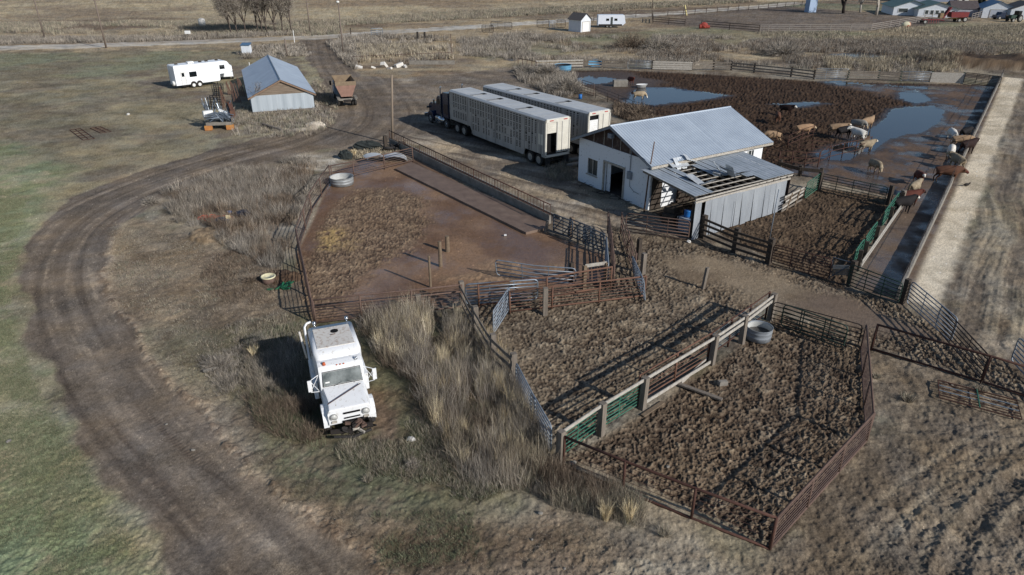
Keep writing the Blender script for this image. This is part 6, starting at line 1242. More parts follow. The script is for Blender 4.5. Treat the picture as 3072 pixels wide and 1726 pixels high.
pole("utility_pole", "distant thin power pole beyond the gravel road, top centre", T(2,0,1408,85), 9, .14, M_POLE, (0,0), 1)
b = T(1,0,312,566); pole("stub_pole", "short weathered pole just behind the barn roof peak", b, HT(b,432*0+390/3.349), .17, M_POLE, (0,0), 0, False, "pole")
b = T(1,0,388,432); o = post("marker_post", "white marker post by the junction of track and gravel road", b, 2.3, .14, M_WHITE, rd=True)
b = T(1,0,1965,592); post("thin_pole", "thin rusty pole at the right end of the weedy plot", b, HT(b,340/3.349), .09, M_RUSTD, "pole", rd=True)
post("dark_post", "black charred post in the weeds, left of the pair", T(1,0,1625,405), 1.6, .3, M_CHAS); post("dark_post", "black charred post in the weeds, right of the pair", T(1,0,1697,402), 1.5, .3, M_CHAS)
post("wooden_post", "dark stubby post left of the bare weathered pole", T(1,1,1305,58), 1.3, .3, M_WOODD)
post("wooden_post", "leaning dark post alone in the trampled middle pen", T(2,1,1918,1447), 1.2, .16, M_WOODG, lean=(.12,.05))
post("thin_pole", "yellow leaning marker boards by the far post fence", T(2,0,1755,155), 2.6, .35, mat("yellow_board", lin((190,176,120)), .8, 0, amt=.2), "marker", lean=(-.8,0))
post("white_post", "short white pipe with a cap behind the rusty steel rack", (752,219), 1.5, .12, M_WHITE, rd=True); post("white_post", "white capped pipe left of the barn roof edge", (735,241), 1.0, .14, M_WHITE, rd=True)
# slim propane tank and mailbox-like things across the road
root = thing("storage_tank", "pale grey upright tank standing in the grass left of the bare trees", "tank", G(T(0,0,2037,275))); MB().cyl((0,0,.2),(0,0,1.6),.75,.75,16).ell((0,0,1.6),(.75,.75,.4),16,8).build("tank", M_CONCW, root, True); MB().box((0,0,.1),(1.2,1.2,.2)).build("base", M_CONC, root)
root = thing("mailbox", "white mailbox on a post beside the gravel road", "mailbox", G(T(0,0,1898,400))); MB().box((0,0,.6),(.15,.15,1.2)).build("post", M_WOODG, root); MB().box((0,0,1.4),(1.0,.6,.6)).build("box", M_WHITE, root, bevel=.1)
# steel lattice racks leaning left of the barn
gk = "rusty steel racks standing left of the barn"
for k, (x0,x1,yb,yt,lb) in enumerate(((545,690,860,230,"tall bundle of rusty pipes leaning up, leftmost"), (675,790,470,120,"short rusty pipe bundle behind the racks"), (830,1010,690,110,"fan of orange rusty pipes, middle of the racks"), (990,1130,520,0,"rusty pipe bundle closest to the barn roof"))):
    g0 = G((600+((x0+x1)/2)/8.513, 230+yb/8.513)); hh = HT((600+((x0+x1)/2)/8.513, 230+yb/8.513), 230+yt/8.513); wd_ = (x1-x0)/8.513/25
    root = thing("pipe_rack", lb, "pipe bundle", g0, 0, gk)
    for i in range(6): 
        u = (i/5-.5); MB().tube([(u*wd_*1.0+.2,0,.05),(u*wd_*.35-.15+random.uniform(-.15,.15),.3,hh*random.uniform(.7,1))], .035, 6).build("pipe", M_RUSTO if i % 2 else M_RUST, root)
for k, (x0,y0,x1,y1,lb) in enumerate(((345,240,600,500,"dark grid frame lying in the grass, upper"), (245,540,600,860,"dark grid frame lying in the grass, lower"))):
    c0 = [G((600+a/8.513,230+b/8.513)) for a,b in ((x0,y0),(x1,y0),(x1,y1),(x0+60,y1))]; root = thing("grid_frame", lb, "frame", c0[3], 0, "dark grid frames beside the rusty racks")
    MB().tube([rel(root,q)+Vector((0,0,.25)) for q in c0+c0[:1]], .05, 5).build("frame", M_CHAS, root)
    for i in range(1,5): MB().tube([rel(root,c0[0].lerp(c0[3],i/5))+Vector((0,0,.35)), rel(root,c0[1].lerp(c0[2],i/5))+Vector((0,0,.35))], .045, 5).build("bar", M_CHAS, root)
    for i in range(1,4): MB().tube([rel(root,c0[0].lerp(c0[1],i/4))+Vector((0,0,.35)), rel(root,c0[3].lerp(c0[2],i/4))+Vector((0,0,.35))], .045, 5).build("bar", M_CHAS, root)
# harrow sections half sunk in the paddock
for a_, b_, lb in ((T(0,0,700,1310),T(0,0,835,1412),"rusty harrow bars sunk in the paddock, nearer one"), (T(0,0,905,1292),T(0,0,1012,1342),"rusty harrow bars sunk in the paddock, farther one")):
    p_, q_ = G(a_), G(b_); mb = MB(); nn = Vector((-(q_-p_).y,(q_-p_).x,0)).normalized()
    for i in range(3): mb.tube([nn*(.5*i)+Vector((0,0,.03)),(q_-p_)+nn*(.5*i)+Vector((0,0,.03))],.035,5)
    for i in range(6): mb.tube([(q_-p_)*(i/5)+Vector((0,0,.04)),(q_-p_)*(i/5)+nn*1.0+Vector((0,0,.04))],.025,5)
    o = mb.build("harrow", M_RUSTD, None); o.location = p_; tag(o, lb, "harrow", "harrow sections in the paddock")
# wheel on a drum and green scrap left of the left pen
root = thing("wheel_rim", "cream painted wheel rim lying on a rusty hub beside green scrap", "wheel", G(T(1,1,132,1395))); n = 24
rg = lambda a, z: [Vector((a*math.cos(2*math.pi*k/n), a*math.sin(2*math.pi*k/n), z)) for k in range(n)]
MB().loft([rg(.33,0),rg(.36,.12),rg(.36,.34)]).build("hub", M_RUST, root, True)
MB().loft([rg(.36,.34),rg(.40,.36),rg(.40,.42),rg(.36,.43),rg(.33,.36),rg(.16,.40),rg(.14,.37)]).build("rim", mat("cream_paint", lin((226,220,186)), .5, 0, lin((200,188,140)), 4), root, True)
o = MB(); 
for k in range(14): o.bar((random.uniform(-.1,.6),random.uniform(-.4,.5),.06),(random.uniform(.1,.8),random.uniform(-.5,.4),random.uniform(.06,.25)),.07,.05)
o = o.build("green_scrap", mat("scrap_green_paint", lin((34,120,78)), .5, 0, lin((26,84,58)), 3), None); o.location = G(T(1,1,230,1440)); tag(o, "broken green painted machine parts lying beside the cream rim", "scrap")
o = MB().box((0,0,.03),(.35,.18,.04)).build("green_plate", MATS["scrap_green_paint"], None); o.location = G(T(1,2,145,20)); tag(o, "small flat green plate on the ground left of the white truck", "plate")
# dumped rubbish among the weeds
M_BAG = mat("black_plastic_bag", lin((20,24,36)), .3, 0, lin((44,54,74)), 6, spec=.6)
for px, s, lb in ((T(0,1,2225,815),(.55,.42,.28),"crumpled black plastic bag below the orange cords"), (T(0,1,2455,725),(.6,.35,.25),"second black plastic bag, farther right in the weeds"), (T(1,1,1120,55),(1.3,.5,.45),"dark bundle of netting by the dirt lane above the left pen"), (T(1,1,905,150),(.6,.45,.45),"dark clump of netting above the pale sandy patch")):
    o = MB().ell((0,0,s[2]*.7),s,14,9,.22).build("black_bag", M_BAG if s[0] < .65 and px[0] < 790 else mat("dark_netting", lin((58,64,62)), .9, 0, lin((34,38,38)), 8), None); o.location = G(px); tag(o, lb, "bag")
mb = MB()
for k in range(26):
    c = Vector((random.gauss(0,.4),random.gauss(0,.18),0)); r_ = random.uniform(.15,.4); mb.tube([c+Vector((r_*math.cos(q),r_*.6*math.sin(q),.05+.22*abs(math.sin(q*.5+k)))) for q in np.linspace(0,random.uniform(3,6),9)], .014, 4)
o = mb.build("orange_cord", mat("orange_cord", lin((206,84,56)), .6, 0, amt=.2), None); o.location = G(T(0,1,2130,765)); tag(o, "tangle of orange cord dumped in the weeds", "cord")
o = MB().box((0,0,.1),(.32,.28,.2)).build("cream_box", mat("cream_card", lin((216,196,150)), .8, 0, amt=.15), None, bevel=.01); o.location = G(T(0,1,2290,765))+Vector((0,0,.1)); o.rotation_euler = (.2,.2,.5); tag(o, "small cream box next to the black plastic bag", "box")
o = MB().tube([(0,0,.12),(-.28,.02,.12)],.13,12).build("blue_jug", M_BLUE, None, True); o.location = G(T(0,1,2325,705)); tag(o, "small blue jug in the weeds behind the cream box", "jug")
o = MB().cyl((0,0,0),(0,0,.55),.22,.22,14).build("blue_barrel", M_BLUE, None, True); o.location = G(T(2,0,685,995)); tag(o, "blue barrel behind the rear livestock trailer", "barrel")
a_, b_ = G(T(0,2,2045,855)), G(T(0,2,2200,820)); mb = MB(); mb.tube([(0,0,.09),b_-a_+Vector((0,0,.09))],.085,10); o = mb.build("concrete_pipe", M_CONC, None, True); o.location = a_; tag(o, "short grey pipe lying by a grey bush near the track", "pipe")
a_, b_ = G(T(1,0,70,1278)), G(T(1,0,265,1332)); o = MB().bar((0,0,.3),b_-a_+Vector((0,0,.2)),.25,.25).build("beam", M_WOODG, None, bevel=.02); o.location = a_; tag(o, "grey beam lying in the weeds in front of the barn", "beam")
for px, sz, rz, lb in ((T(1,1,1205,190),(1.3,1.0,.28),.5,"curled grey metal sheet outside the top corner of the left pen"), (T(1,1,1400,170),(1.3,1.1,.1),.2,"pale metal sheet leaning by the start of the feed bunk")):
    mb = MB(); n = 10; vs = []
    for i in range(n+1):
        q = math.pi*(i/n-.5)*.8; 
        for j in (0,1): vs.append(Vector((sz[0]*math.sin(q)*.8, (j-.5)*sz[1]*1.3, sz[2]+sz[0]*.35*math.cos(q))))
    mb.add(vs,[(2*i,2*i+1,2*i+3,2*i+2) for i in range(n)]); o = mb.build("metal_sheet", M_ALUT, None, True); o.location = G(px); o.rotation_euler = (0,.15,rz); tag(o, lb, "metal sheet")
gt = "old tyres piled at the start of the feed bunk"
for px, dz, lb in ((T(1,1,1400,60),.15,"tyre leaning on the bunk's far end"), (T(1,1,1330,70),.1,"tyre lying left of the bunk's far end"), (T(1,1,1450,50),.3,"tyre on top of the others behind the bunk rail")):
    mb = MB(); n = 20; prof = [(.30,-.1),(.46,-.12),(.52,-.06),(.52,.06),(.46,.12),(.30,.1)]
    mb.loft([[Vector((p[0]*math.cos(2*math.pi*k/n),p[0]*math.sin(2*math.pi*k/n),p[1])) for k in range(n)] for p in prof+prof[:1]],False); o = mb.build("tyre", M_BLACK, None, True); o.location = G(px)+Vector((0,0,dz+.1)); o.rotation_euler = (random.uniform(-.6,.6),random.uniform(-.6,.6),0); tag(o, lb, "tyre", gt)
o = MB().box((0,0,.1),(.4,.2,.2)).box((0,0,.2),(.3,.1,.02)).build("cinder_block", M_CONC, None, bevel=.01); o.location = G(T(2,2,2112,975)); o.rotation_euler = (0,.1,.3); tag(o, "grey cinder block lying in the churned lower pen", "block")
o = MB().box((0,0,.06),(.16,.1,.1)).build("white_block", M_WHITE, None, bevel=.01); o.location = G(T(1,1,2505,925)); tag(o, "tiny white carton on the slurry of the left pen", "carton")
# hoses and scrap along the building's shaded wall
root = thing("black_hose", "coils of black hose along the shaded wall of the white building", "hose", G(T(2,1,940,505)))
for k in range(16):
    u = k/15; c = rel(root, G(T(2,1,690+u*500,410+u*190+random.uniform(-25,15)))); r_ = random.uniform(.2,.5)
    MB().tube([c+Vector((r_*math.cos(q),r_*.8*math.sin(q),.05+.02*(k % 4))) for q in np.linspace(0,random.uniform(3,6.2),10)], .018, 4).build("coil", M_BLACK, root)
def rock(px, s, lb, m=None, dz=0):
    m = m or (M_CONCW if s > .2 else M_CONC); s = s*.8
    o = MB().ell((0,0,s*.35),(s,s*.75,s*.5),9,6,.18).build("stone", m, None); o.location = G(px)+Vector((0,0,dz)); o.rotation_euler = (0,0,random.uniform(0,3)); tag(o, lb, "stone", "loose pale stones")
for px, s, lb in ((T(1,3,1560,95),.22,"white rock in the green weeds above the round grey tumbleweed"),(T(2,3,610,330),.18,"rounded stone at the fence corner of the lower pen"),(T(2,3,1565,362),.1,"pale stone out in the churned lower pen"),(T(2,1,1775,990),.22,"flat pale stone at the foot of the white shed corner"),(T(0,3,90,110),.14,"pale stone on the grass near the left edge"),(T(0,3,1940,195),.1,"pale stone on the dirt track near the bottom"),(T(0,0,1290,1160),.35,"pale green square stone in the paddock"),(T(2,3,200,1092),.07,"small white stone on bare dirt, bottom centre"),(T(2,3,285,830),.12,"beige stone under the reeds, bottom centre"),(T(0,0,277,833),.18,"white scrap in the far paddock"),(T(3,2,1840,975),.12,"white stone behind the flat rusty panel"),(T(0,2,1675,1375),.07,"white pebble on the dirt track"),(T(2,3,528,1385),.07,"round white pebble at the bottom edge")): rock(px, s, lb)
o = MB().ell((0,0,.1),(.14,.06,.07),10,6).tube([(.08,0,.13),(.16,0,.19)],.03,6).tube([(-.1,0,.1),(-.26,0,.13)],.025,5,.01).tube([(0,.02,.05),(0,.02,0)],.008,4).tube([(0,-.02,.05),(0,-.02,0)],.008,4).build("bird", M_CHAS, None, True); o.location = G(T(3,1,1990,428)); o.scale = (1.6,1.6,1.6); tag(o, "dark bird standing on the concrete beside the feeding wall", "bird")

# ================================================================== vegetation
def strands(name, P, D, L, Wd, Cc, mt, parent=None, seg=2, bend=.25):
    """many thin blades; P roots, D unit directions, L lengths, Wd widths, Cc colours"""
    n = len(P); rnd = RNG.normal(size=(n,3)); S = np.cross(D, rnd); S /= np.linalg.norm(S,axis=1,keepdims=True)+1e-9
    Bd = RNG.normal(size=(n,3))*bend; Bd[:,2] -= bend*.4; mid = P+D*(L*.55)[:,None]; tip = P+D*L[:,None]+Bd*L[:,None]*.5
    w = Wd[:,None]; V = np.stack([P-S*w*.5, P+S*w*.5, mid+S*w*.42, mid-S*w*.42, tip], 1).reshape(-1,3).astype(np.float32)
    b = np.arange(n, dtype=np.int32)*5
    li = np.stack([b,b+1,b+2,b+3, b+3,b+2,b+4],1).ravel()
    me = bpy.data.meshes.new(name); me.vertices.add(n*5); me.loops.add(n*7); me.polygons.add(n*2)
    me.vertices.foreach_set("co", V.ravel()); me.loops.foreach_set("vertex_index", li)
    ls_ = np.stack([np.arange(n)*7, np.arange(n)*7+4],1).ravel().astype(np.int32); me.polygons.foreach_set("loop_start", ls_); me.update(calc_edges=True)
    ca = me.attributes.new("Col",'FLOAT_COLOR','POINT'); cc = np.ones((n,5,4),np.float32); cc[:,:,:3] = Cc[:,None,:]; ca.data.foreach_set("color", cc.ravel())
    me.materials.append(mt); o = bpy.data.objects.new(name, me); COL.objects.link(o)
    if parent: o.parent = parent
    return o
M_VEG = attr_mat("dry_stems", .85, .15, 3.0, .1)
PALS = {'tan':[(156,144,122),(138,126,106),(174,162,138),(120,110,94)],'grey':[(138,130,120),(118,112,104),(152,142,128),(104,96,86)],'green':[(96,104,70),(82,90,60),(116,118,86),(108,102,80)],'brown':[(112,98,84),(94,82,70),(132,116,98),(84,72,62)],'straw':[(196,178,140),(178,158,120),(208,192,156)],'mix':[(142,132,114),(122,114,104),(106,106,84),(126,114,100),(150,140,120)],'turf':[(98,108,70),(114,118,84),(88,98,64),(130,124,98)]}
def pal(nm, n):
    c = np.array([A(*q) for q in PALS[nm]])*.9; return c[RNG.integers(0,len(c),n)]*(RNG.uniform(.6,1.25,(n,1)))
def inpoly(poly, x, y):
    P_ = np.array([[p[0],p[1]] for p in poly]); ins = np.zeros(x.shape,bool)
    for i in range(len(P_)):
        a = P_[i]; b = P_[(i+1) % len(P_)]; c = (a[1] > y) != (b[1] > y); ins ^= c & (x < (b[0]-a[0])*(y-a[1])/(b[1]-a[1]+1e-12)+a[0])
    return ins
def ground_h(x, y):
    i = np.clip(np.searchsorted(Yr, y)-1, 0, NY-2); tt_ = x/(y*CP+HCAM*SP); j = np.clip(np.searchsorted(tx, tt_)-1, 0, NX-2); return H[i,j], ZONE[i,j]
def scatter(pts, clumps, per, h, palette, rad=.18, spread=.35, pxw=.5, dens=None, hv=.35, avoid=(4,), gapf=None):
    """returns arrays for strands(): clumps of blades spread over a polygon given in overview pixels"""
    poly = PO(*pts); xs = [p[0] for p in poly]; ys = [p[1] for p in poly]; X_ = []; Y_ = []
    got = 0; tries = 0
    while got < clumps and tries < 60:
        m = clumps*2; y = RNG.uniform(min(ys),max(ys),m); x = RNG.uniform(min(xs),max(xs),m); k = inpoly(poly,x,y)
        if gapf: k &= (fbm(x,y,gapf,3,77) > RNG.uniform(-.5,.25,m))
        X_.append(x[k]); Y_.append(y[k]); got += k.sum(); tries += 1
    x = np.concatenate(X_)[:clumps]; y = np.concatenate(Y_)[:clumps]; n = len(x)
    hs_ = h*RNG.uniform(1-hv,1+hv,n); cc = pal(palette,n); x = np.repeat(x,per); y = np.repeat(y,per); hs_ = np.repeat(hs_,per)*RNG.uniform(.55,1.1,n*per); cc = np.repeat(cc,per,0)*RNG.uniform(.8,1.2,(n*per,1))
    a = RNG.uniform(0,2*math.pi,n*per); r_ = rad*np.sqrt(RNG.uniform(0,1,n*per)); x = x+r_*np.cos(a); y = y+r_*np.sin(a)
    z, zn = ground_h(x,y); D = np.stack([np.cos(a)*spread*RNG.uniform(0,1,n*per)+RNG.normal(0,.12,n*per), np.sin(a)*spread*RNG.uniform(0,1,n*per)+RNG.normal(0,.12,n*per), np.ones(n*per)],1); D /= np.linalg.norm(D,axis=1,keepdims=True)
    depth = y*CP+HCAM*SP; w_ = np.maximum(.006, depth*3/FPX*pxw*.5)*RNG.uniform(.6,1.3,n*per)
    ok = ~np.isin(zn, avoid)
    return np.stack([x,y,z-.02],1)[ok], D[ok], hs_[ok], w_[ok], cc[ok]
def stuff(name, parts):
    arr = [np.concatenate([p[i] for p in parts]) for i in range(5)]; o = strands(name, *arr, M_VEG); o["kind"] = "stuff"; return o
R1 = [(912,800),(1085,785),(1078,880),(1090,960),(1125,1050),(1120,1110),(1085,1080),(1045,960),(965,915),(918,860)]
R2 = [(1108,880),(1150,795),(1185,850),(1182,960),(1165,1100),(1190,1215),(1140,1190),(1115,1080),(1100,960)]
R3 = [(1212,860),(1245,850),(1292,960),(1400,1170),(1330,1235),(1205,1225),(1192,1150),(1205,1000)]
stuff("tall_dry_reeds", [p for R_, n_ in ((R1,620),(R2,360),(R3,700)) for p in (
    scatter(R_, n_//4, 44, 1.0, 'grey', .3, .30, .38, gapf=1.0, hv=.5), scatter(R_, n_//6, 46, 1.05, 'tan', .18, .22, .40, gapf=1.2, hv=.5), scatter(R_, n_//30, 50, 1.0, 'straw', .16, .16, .40, gapf=1.2, hv=.4), scatter(R_, n_//3, 34, .65, 'brown', .35, .7, .38, gapf=.6, hv=.6), scatter(R_, n_//3, 16, .3, 'green', .3, .9, .4))]+[
    scatter([(1290,1195),(1420,1185),(1560,1232),(1660,1292),(1630,1330),(1400,1275)], 330, 24, .6, 'mix', .18, .45, .45, gapf=.8),
    scatter([(1330,1180),(1400,1175),(1560,1240),(1520,1275),(1380,1250)], 140, 26, .8, 'brown', .15, .3, .45),
    scatter([(900,800),(1160,790),(1235,850),(1400,1170),(1330,1235),(1190,1230),(1060,1060)], 260, 18, .35, 'brown', .25, .7, .42, gapf=.5)])
stuff("green_weeds", [
    scatter([(630,860),(760,815),(775,900),(800,1010),(820,1100),(700,1060),(610,960)], 700, 22, .32, 'green', .2, .7, .5, gapf=.6),
    scatter([(630,860),(770,820),(800,1010),(700,1060),(610,960)], 420, 24, .45, 'mix', .2, .6, .5, gapf=.7),
    scatter([(600,985),(700,1080),(830,1115),(980,1085),(1100,1050),(1330,1205),(1200,1262),(1000,1205),(760,1125)], 1400, 18, .20, 'green', .2, .8, .5, gapf=.7),
    scatter([(600,985),(700,1080),(830,1115),(980,1085),(1100,1050),(1330,1205),(1200,1262),(1000,1205),(760,1125)], 700, 20, .34, 'mix', .25, .7, .45, gapf=.7),
    scatter([(930,1290),(1180,1290),(1210,1400),(960,1447)], 420, 16, .16, 'green', .16, .9, .5, gapf=.9),
    scatter([(630,1000),(780,1010),(830,1080),(780,1110),(660,1080)], 260, 34, .5, 'brown', .3, .8, .38, gapf=.9, hv=.5),
    scatter([(640,860),(740,850),(760,980),(660,990)], 200, 34, .6, 'grey', .25, .5, .38, gapf=.8, hv=.5),
    scatter([(560,820),(700,790),(760,820),(640,900)], 240, 16, .25, 'mix', .2, .7, .5),
    scatter([(640,1000),(830,1090),(800,1130),(650,1060)], 500, 18, .30, 'turf', .2, .7, .5, gapf=.8),
    scatter([(-60,470),(60,480),(60,600),(15,720),(40,860),(100,1000),(190,1130),(290,1320),(410,1447),(400,1500),(-60,1500)], 32000, 8, .085, 'turf', .2, 1.0, .45, gapf=.6),
    scatter([(560,280),(640,335),(770,350),(850,305),(835,270),(790,260),(790,200),(830,230),(850,280)], 500, 14, .45, 'mix', .3, .5, .5)])
stuff("dry_weeds", [
    scatter([(400,490),(470,460),(600,430),(760,400),(830,420),(775,520),(735,600),(690,690),(640,655),(560,610),(450,560)], 1900, 24, .75, 'grey', .25, .6, .42, gapf=.35),
    scatter([(430,500),(600,440),(790,420),(740,600),(690,680),(560,600)], 800, 24, .7, 'brown', .25, .5, .42, gapf=.4),
    scatter([(560,585),(700,640),(690,760),(560,770),(500,680)], 700, 14, .22, 'brown', .25, 1.0, .5, gapf=.6),
    scatter([(1100,1260),(1500,1350),(1960,1420),(2200,1060),(2240,870),(2600,1050),(2700,1500),(1000,1500)], 1600, 7, .05, 'mix', .2, 1.0, .45, gapf=.6),
    scatter([(280,640),(520,700),(640,850),(600,960),(420,850),(300,720)], 450, 12, .16, 'mix', .22, .9, .5, gapf=.5),
    scatter([(500,900),(640,870),(660,980),(560,1000)], 260, 22, .30, 'grey', .25, .8, .45, gapf=.8),
    scatter([(560,275),(585,340),(700,350),(850,300),(800,255)], 500, 14, .45, 'grey', .3, .5, .55),
    scatter([(850,95),(900,88),(1130,95),(1142,150),(1000,160),(890,150)], 1600, 14, .8, 'grey', .4, .4, .6, gapf=.15),
    scatter([(900,120),(1120,115),(1140,150),(900,158)], 700, 14, .9, 'tan', .4, .3, .6, gapf=.15),
    scatter([(825,110),(860,105),(905,160),(895,180),(868,160)], 260, 20, .9, 'grey', .5, .5, .6),
    scatter([(1290,178),(1360,178),(1440,190),(1468,235),(1430,248),(1380,240),(1310,205)], 700, 22, .85, 'grey', .4, .5, .55, gapf=.4),
    scatter([(1545,262),(1600,275),(1650,300),(1700,330),(1680,345),(1600,315),(1545,290)], 420, 18, .7, 'brown', .35, .45, .55),
    scatter([(1370,430),(1440,405),(1450,455),(1390,458)], 160, 22, .45, 'mix', .25, .4, .5),
    scatter([(1010,380),(900,400),(870,388),(960,372),(1020,360)], 200, 16, .3, 'tan', .25, .6, .5)])
stuff("ground_litter", [
    scatter([(270,560),(640,650),(780,820),(640,1000),(900,1290),(1500,1290),(1700,1500),(1100,1500),(640,1180),(300,780)], 3800, 9, .15, 'mix', .4, 4.0, .38, gapf=.5),
    scatter([(270,560),(640,650),(780,820),(640,1000),(900,1290),(1500,1290),(1700,1500),(1100,1500),(640,1180),(300,780)], 4200, 9, .13, 'brown', .4, 3.0, .38, gapf=.7),
    scatter([(1500,1330),(1960,1420),(2200,1060),(2230,870),(2600,1000),(2700,1500),(1500,1500)], 1800, 8, .09, 'brown', .35, 3.0, .38, gapf=.5)])
stuff("far_dry_grass", [
    scatter([(1150,98),(1300,84),(1500,92),(1760,92),(2100,104),(2400,106),(2576,112),(2560,130),(2420,150),(2300,182),(2050,182),(1700,162),(1300,152),(1160,140)], 6500, 18, .8, 'grey', .6, .5, .42, gapf=.12),
    scatter([(1300,100),(2100,104),(2560,118),(2400,170),(2050,175),(1700,155)], 2600, 18, .75, 'brown', .6, .4, .42, gapf=.12),
    scatter([(2070,150),(2400,150),(2420,182),(2080,180)], 900, 16, .95, 'tan', .35, .35, .45, gapf=.3),
    scatter([(1900,82),(2300,78),(2576,62),(2800,70),(2800,170),(2560,140),(2300,112),(1950,104)], 6000, 16, .55, 'mix', .8, .4, .42, gapf=.05),
    scatter([(1900,82),(2576,62),(2800,170),(2300,112),(1950,104)], 2500, 16, .6, 'tan', .9, .4, .42, gapf=.04),
    scatter([(-60,62),(600,55),(760,84),(560,94),(400,100),(-60,110)], 5000, 18, .8, 'mix', .9, .35, .42, gapf=.05),
    scatter([(-60,98),(400,96),(760,84),(760,88),(400,105),(-60,113)], 2200, 18, .8, 'grey', .7, .35, .42),
    scatter([(840,66),(1200,48),(1500,30),(1900,5),(1850,0),(1400,20),(1100,34),(840,55)], 4500, 18, .8, 'mix', .9, .35, .42),
    scatter([(700,60),(860,55),(860,86),(760,92),(700,90)], 900, 16, .9, 'mix', .6, .35, .45),
    scatter([(620,118),(760,112),(780,140),(700,150),(600,140)], 500, 12, .6, 'grey', .5, .5, .7)])
def tuft(name, label, px, h, r, palette, n=160, spread=.5, group=None, cat="grass tuft"):
    g = G(px); a = RNG.uniform(0,2*math.pi,n); rr = r*np.sqrt(RNG.uniform(0,1,n)); P_ = np.stack([rr*np.cos(a)*.5, rr*np.sin(a)*.5, np.full(n,-.02)],1)
    D = np.stack([np.cos(a)*spread*RNG.uniform(.1,1,n), np.sin(a)*spread*RNG.uniform(.1,1,n), np.ones(n)],1); D /= np.linalg.norm(D,axis=1,keepdims=True)
    o = strands(name, P_, D, h*RNG.uniform(.6,1.1,n), np.full(n,max(.008,(g.y*CP+HCAM*SP)*3/FPX*.3)), pal(palette,n), M_VEG); o.location = g; return tag(o, label, cat, group)
gtf = "golden grass tufts standing up on their own"
for px, h, r, n, lb in ((T(2,3,940,885),.75,.22,190,"golden tuft left of the pair below the lower pen fence"),(T(2,3,1165,905),.95,.16,190,"tallest golden tuft touching the lower pen fence"),(T(2,3,1530,1040),.45,.3,150,"pale tuft at the foot of the lower pen fence, farther right"),(T(0,2,0+2572-15,700),.7,.2,120,"golden tuft in the shade of the white truck") ,(T(3,2,1400,1130),.4,.4,180,"pale grass tuft left of the flat rusty panel"),(T(3,2,2130,1040),.4,.35,150,"green-grey tuft behind the flat rusty panel"),(T(3,2,1090,900),.25,.3,120,"low green tuft right of the steep brown fence"),(T(1,1,985,110),.6,.3,140,"golden tuft outside the top of the left pen"),(T(1,2,250,700),.7,.25,180,"tan tuft beside the shadow of the white truck"),(T(1,3,1130,500),.35,.25,130,"grey tuft between the tumbleweed and the track")):
    tuft("grass_tuft", lb, px, h, r, 'straw' if 'golden' in lb else 'mix', n, .35 if 'golden' in lb else .8, gtf)
def shrub(name, label, px, R_, hz, palette, n=900, tw=.35, group=None, stemm=None, cat="bush"):
    """rounded twiggy bush: stems with a cloud of twigs"""
    g = G(px); root = thing(name, label, cat, g, 0, group); a = RNG.normal(size=(n,3)); a[:,2] = np.abs(a[:,2]); a /= np.linalg.norm(a,axis=1,keepdims=True)
    f = RNG.uniform(.15,.8,n); P_ = a*f[:,None]*np.array([R_,R_,hz]); D = a+RNG.normal(0,.35,(n,3)); D /= np.linalg.norm(D,axis=1,keepdims=True)
    depth = g.y*CP+HCAM*SP; strands("twigs", P_, D, R_*tw*RNG.uniform(.5,1.2,n), np.full(n,max(.005,depth*3/FPX*.22)), pal(palette,n), M_VEG, root, bend=.35)
    mb = MB()
    for k in range(9):
        q = RNG.normal(size=3); q[2] = abs(q[2])+.3; q /= np.linalg.norm(q); mb.tube([(0,0,0),tuple(q*np.array([R_,R_,hz])*.6)], .02*R_+.006, 4, .005)
    mb.build("stems", M_WOODG, root); return root
shrub("tumbleweed", "round grey tumbleweed on the ground in front of the reeds", (1238,1408), .36, .62, 'grey', 900, .4, cat="tumbleweed")
shrub("sagebrush", "wide grey bush beside the short grey pipe by the track", T(0,2,2190,790), .75, .5, 'grey', 1300, .5)
shrub("sagebrush", "small grey shrub at the left tip of the weed patch by the track", T(0,1,1530,600), .8, .6, 'grey', 600, .5)
shrub("sagebrush", "big grey leafless bush left of the rear livestock trailer", T(2,0,330,770), 2.6, 2.0, 'grey', 2600, .4)
shrub("sagebrush", "tallest leafless grey bush beside the rear livestock trailer roof", T(2,0,560,930), 2.4, 2.3, 'grey', 2600, .4)
shrub("sagebrush", "low grey bush at the lower left corner of the big pen", T(2,0,130,740), 2.0, 1.4, 'grey', 1400, .4)
shrub("sagebrush", "brown twiggy bush between the rear trailer fence and the white roof", T(2,0,1280,1180), 2.0, 1.5, 'brown', 1700, .4)
shrub("sagebrush", "dark bush in the upper right marsh", T(3,0,1700,560), 4.0, 2.4, 'grey', 1600, .35)
shrub("sagebrush", "dark low bush left of the dark soil heap", T(3,0,1830,650), 2.6, 1.5, 'grey', 1000, .35)
shrub("sagebrush", "grey thicket at the left of the upper right marsh", T(3,0,150,560), 4.2, 2.6, 'grey', 1800, .35)
shrub("sagebrush", "brown thicket in the middle of the weedy strip", T(2,0,1200,490), 4.5, 2.6, 'brown', 1800, .35)
shrub("sagebrush", "pale twiggy thicket right of the brown one in the weedy strip", T(2,0,1480,510), 4.0, 2.4, 'grey', 1500, .45)
shrub("sagebrush", "small black bush in front of the marsh fence", T(2,0,1670,575), 1.2, 1.6, 'brown', 500, .4)
shrub("sagebrush", "grey bush with pale flower heads behind the camper and the barn", T(0,0,2490,590), 1.7, .9, 'grey', 800, .4)
shrub("sagebrush", "reddish brown seed clump beside the green scrap", T(1,1,-60,1390), .5, .35, 'brown', 700, .5)
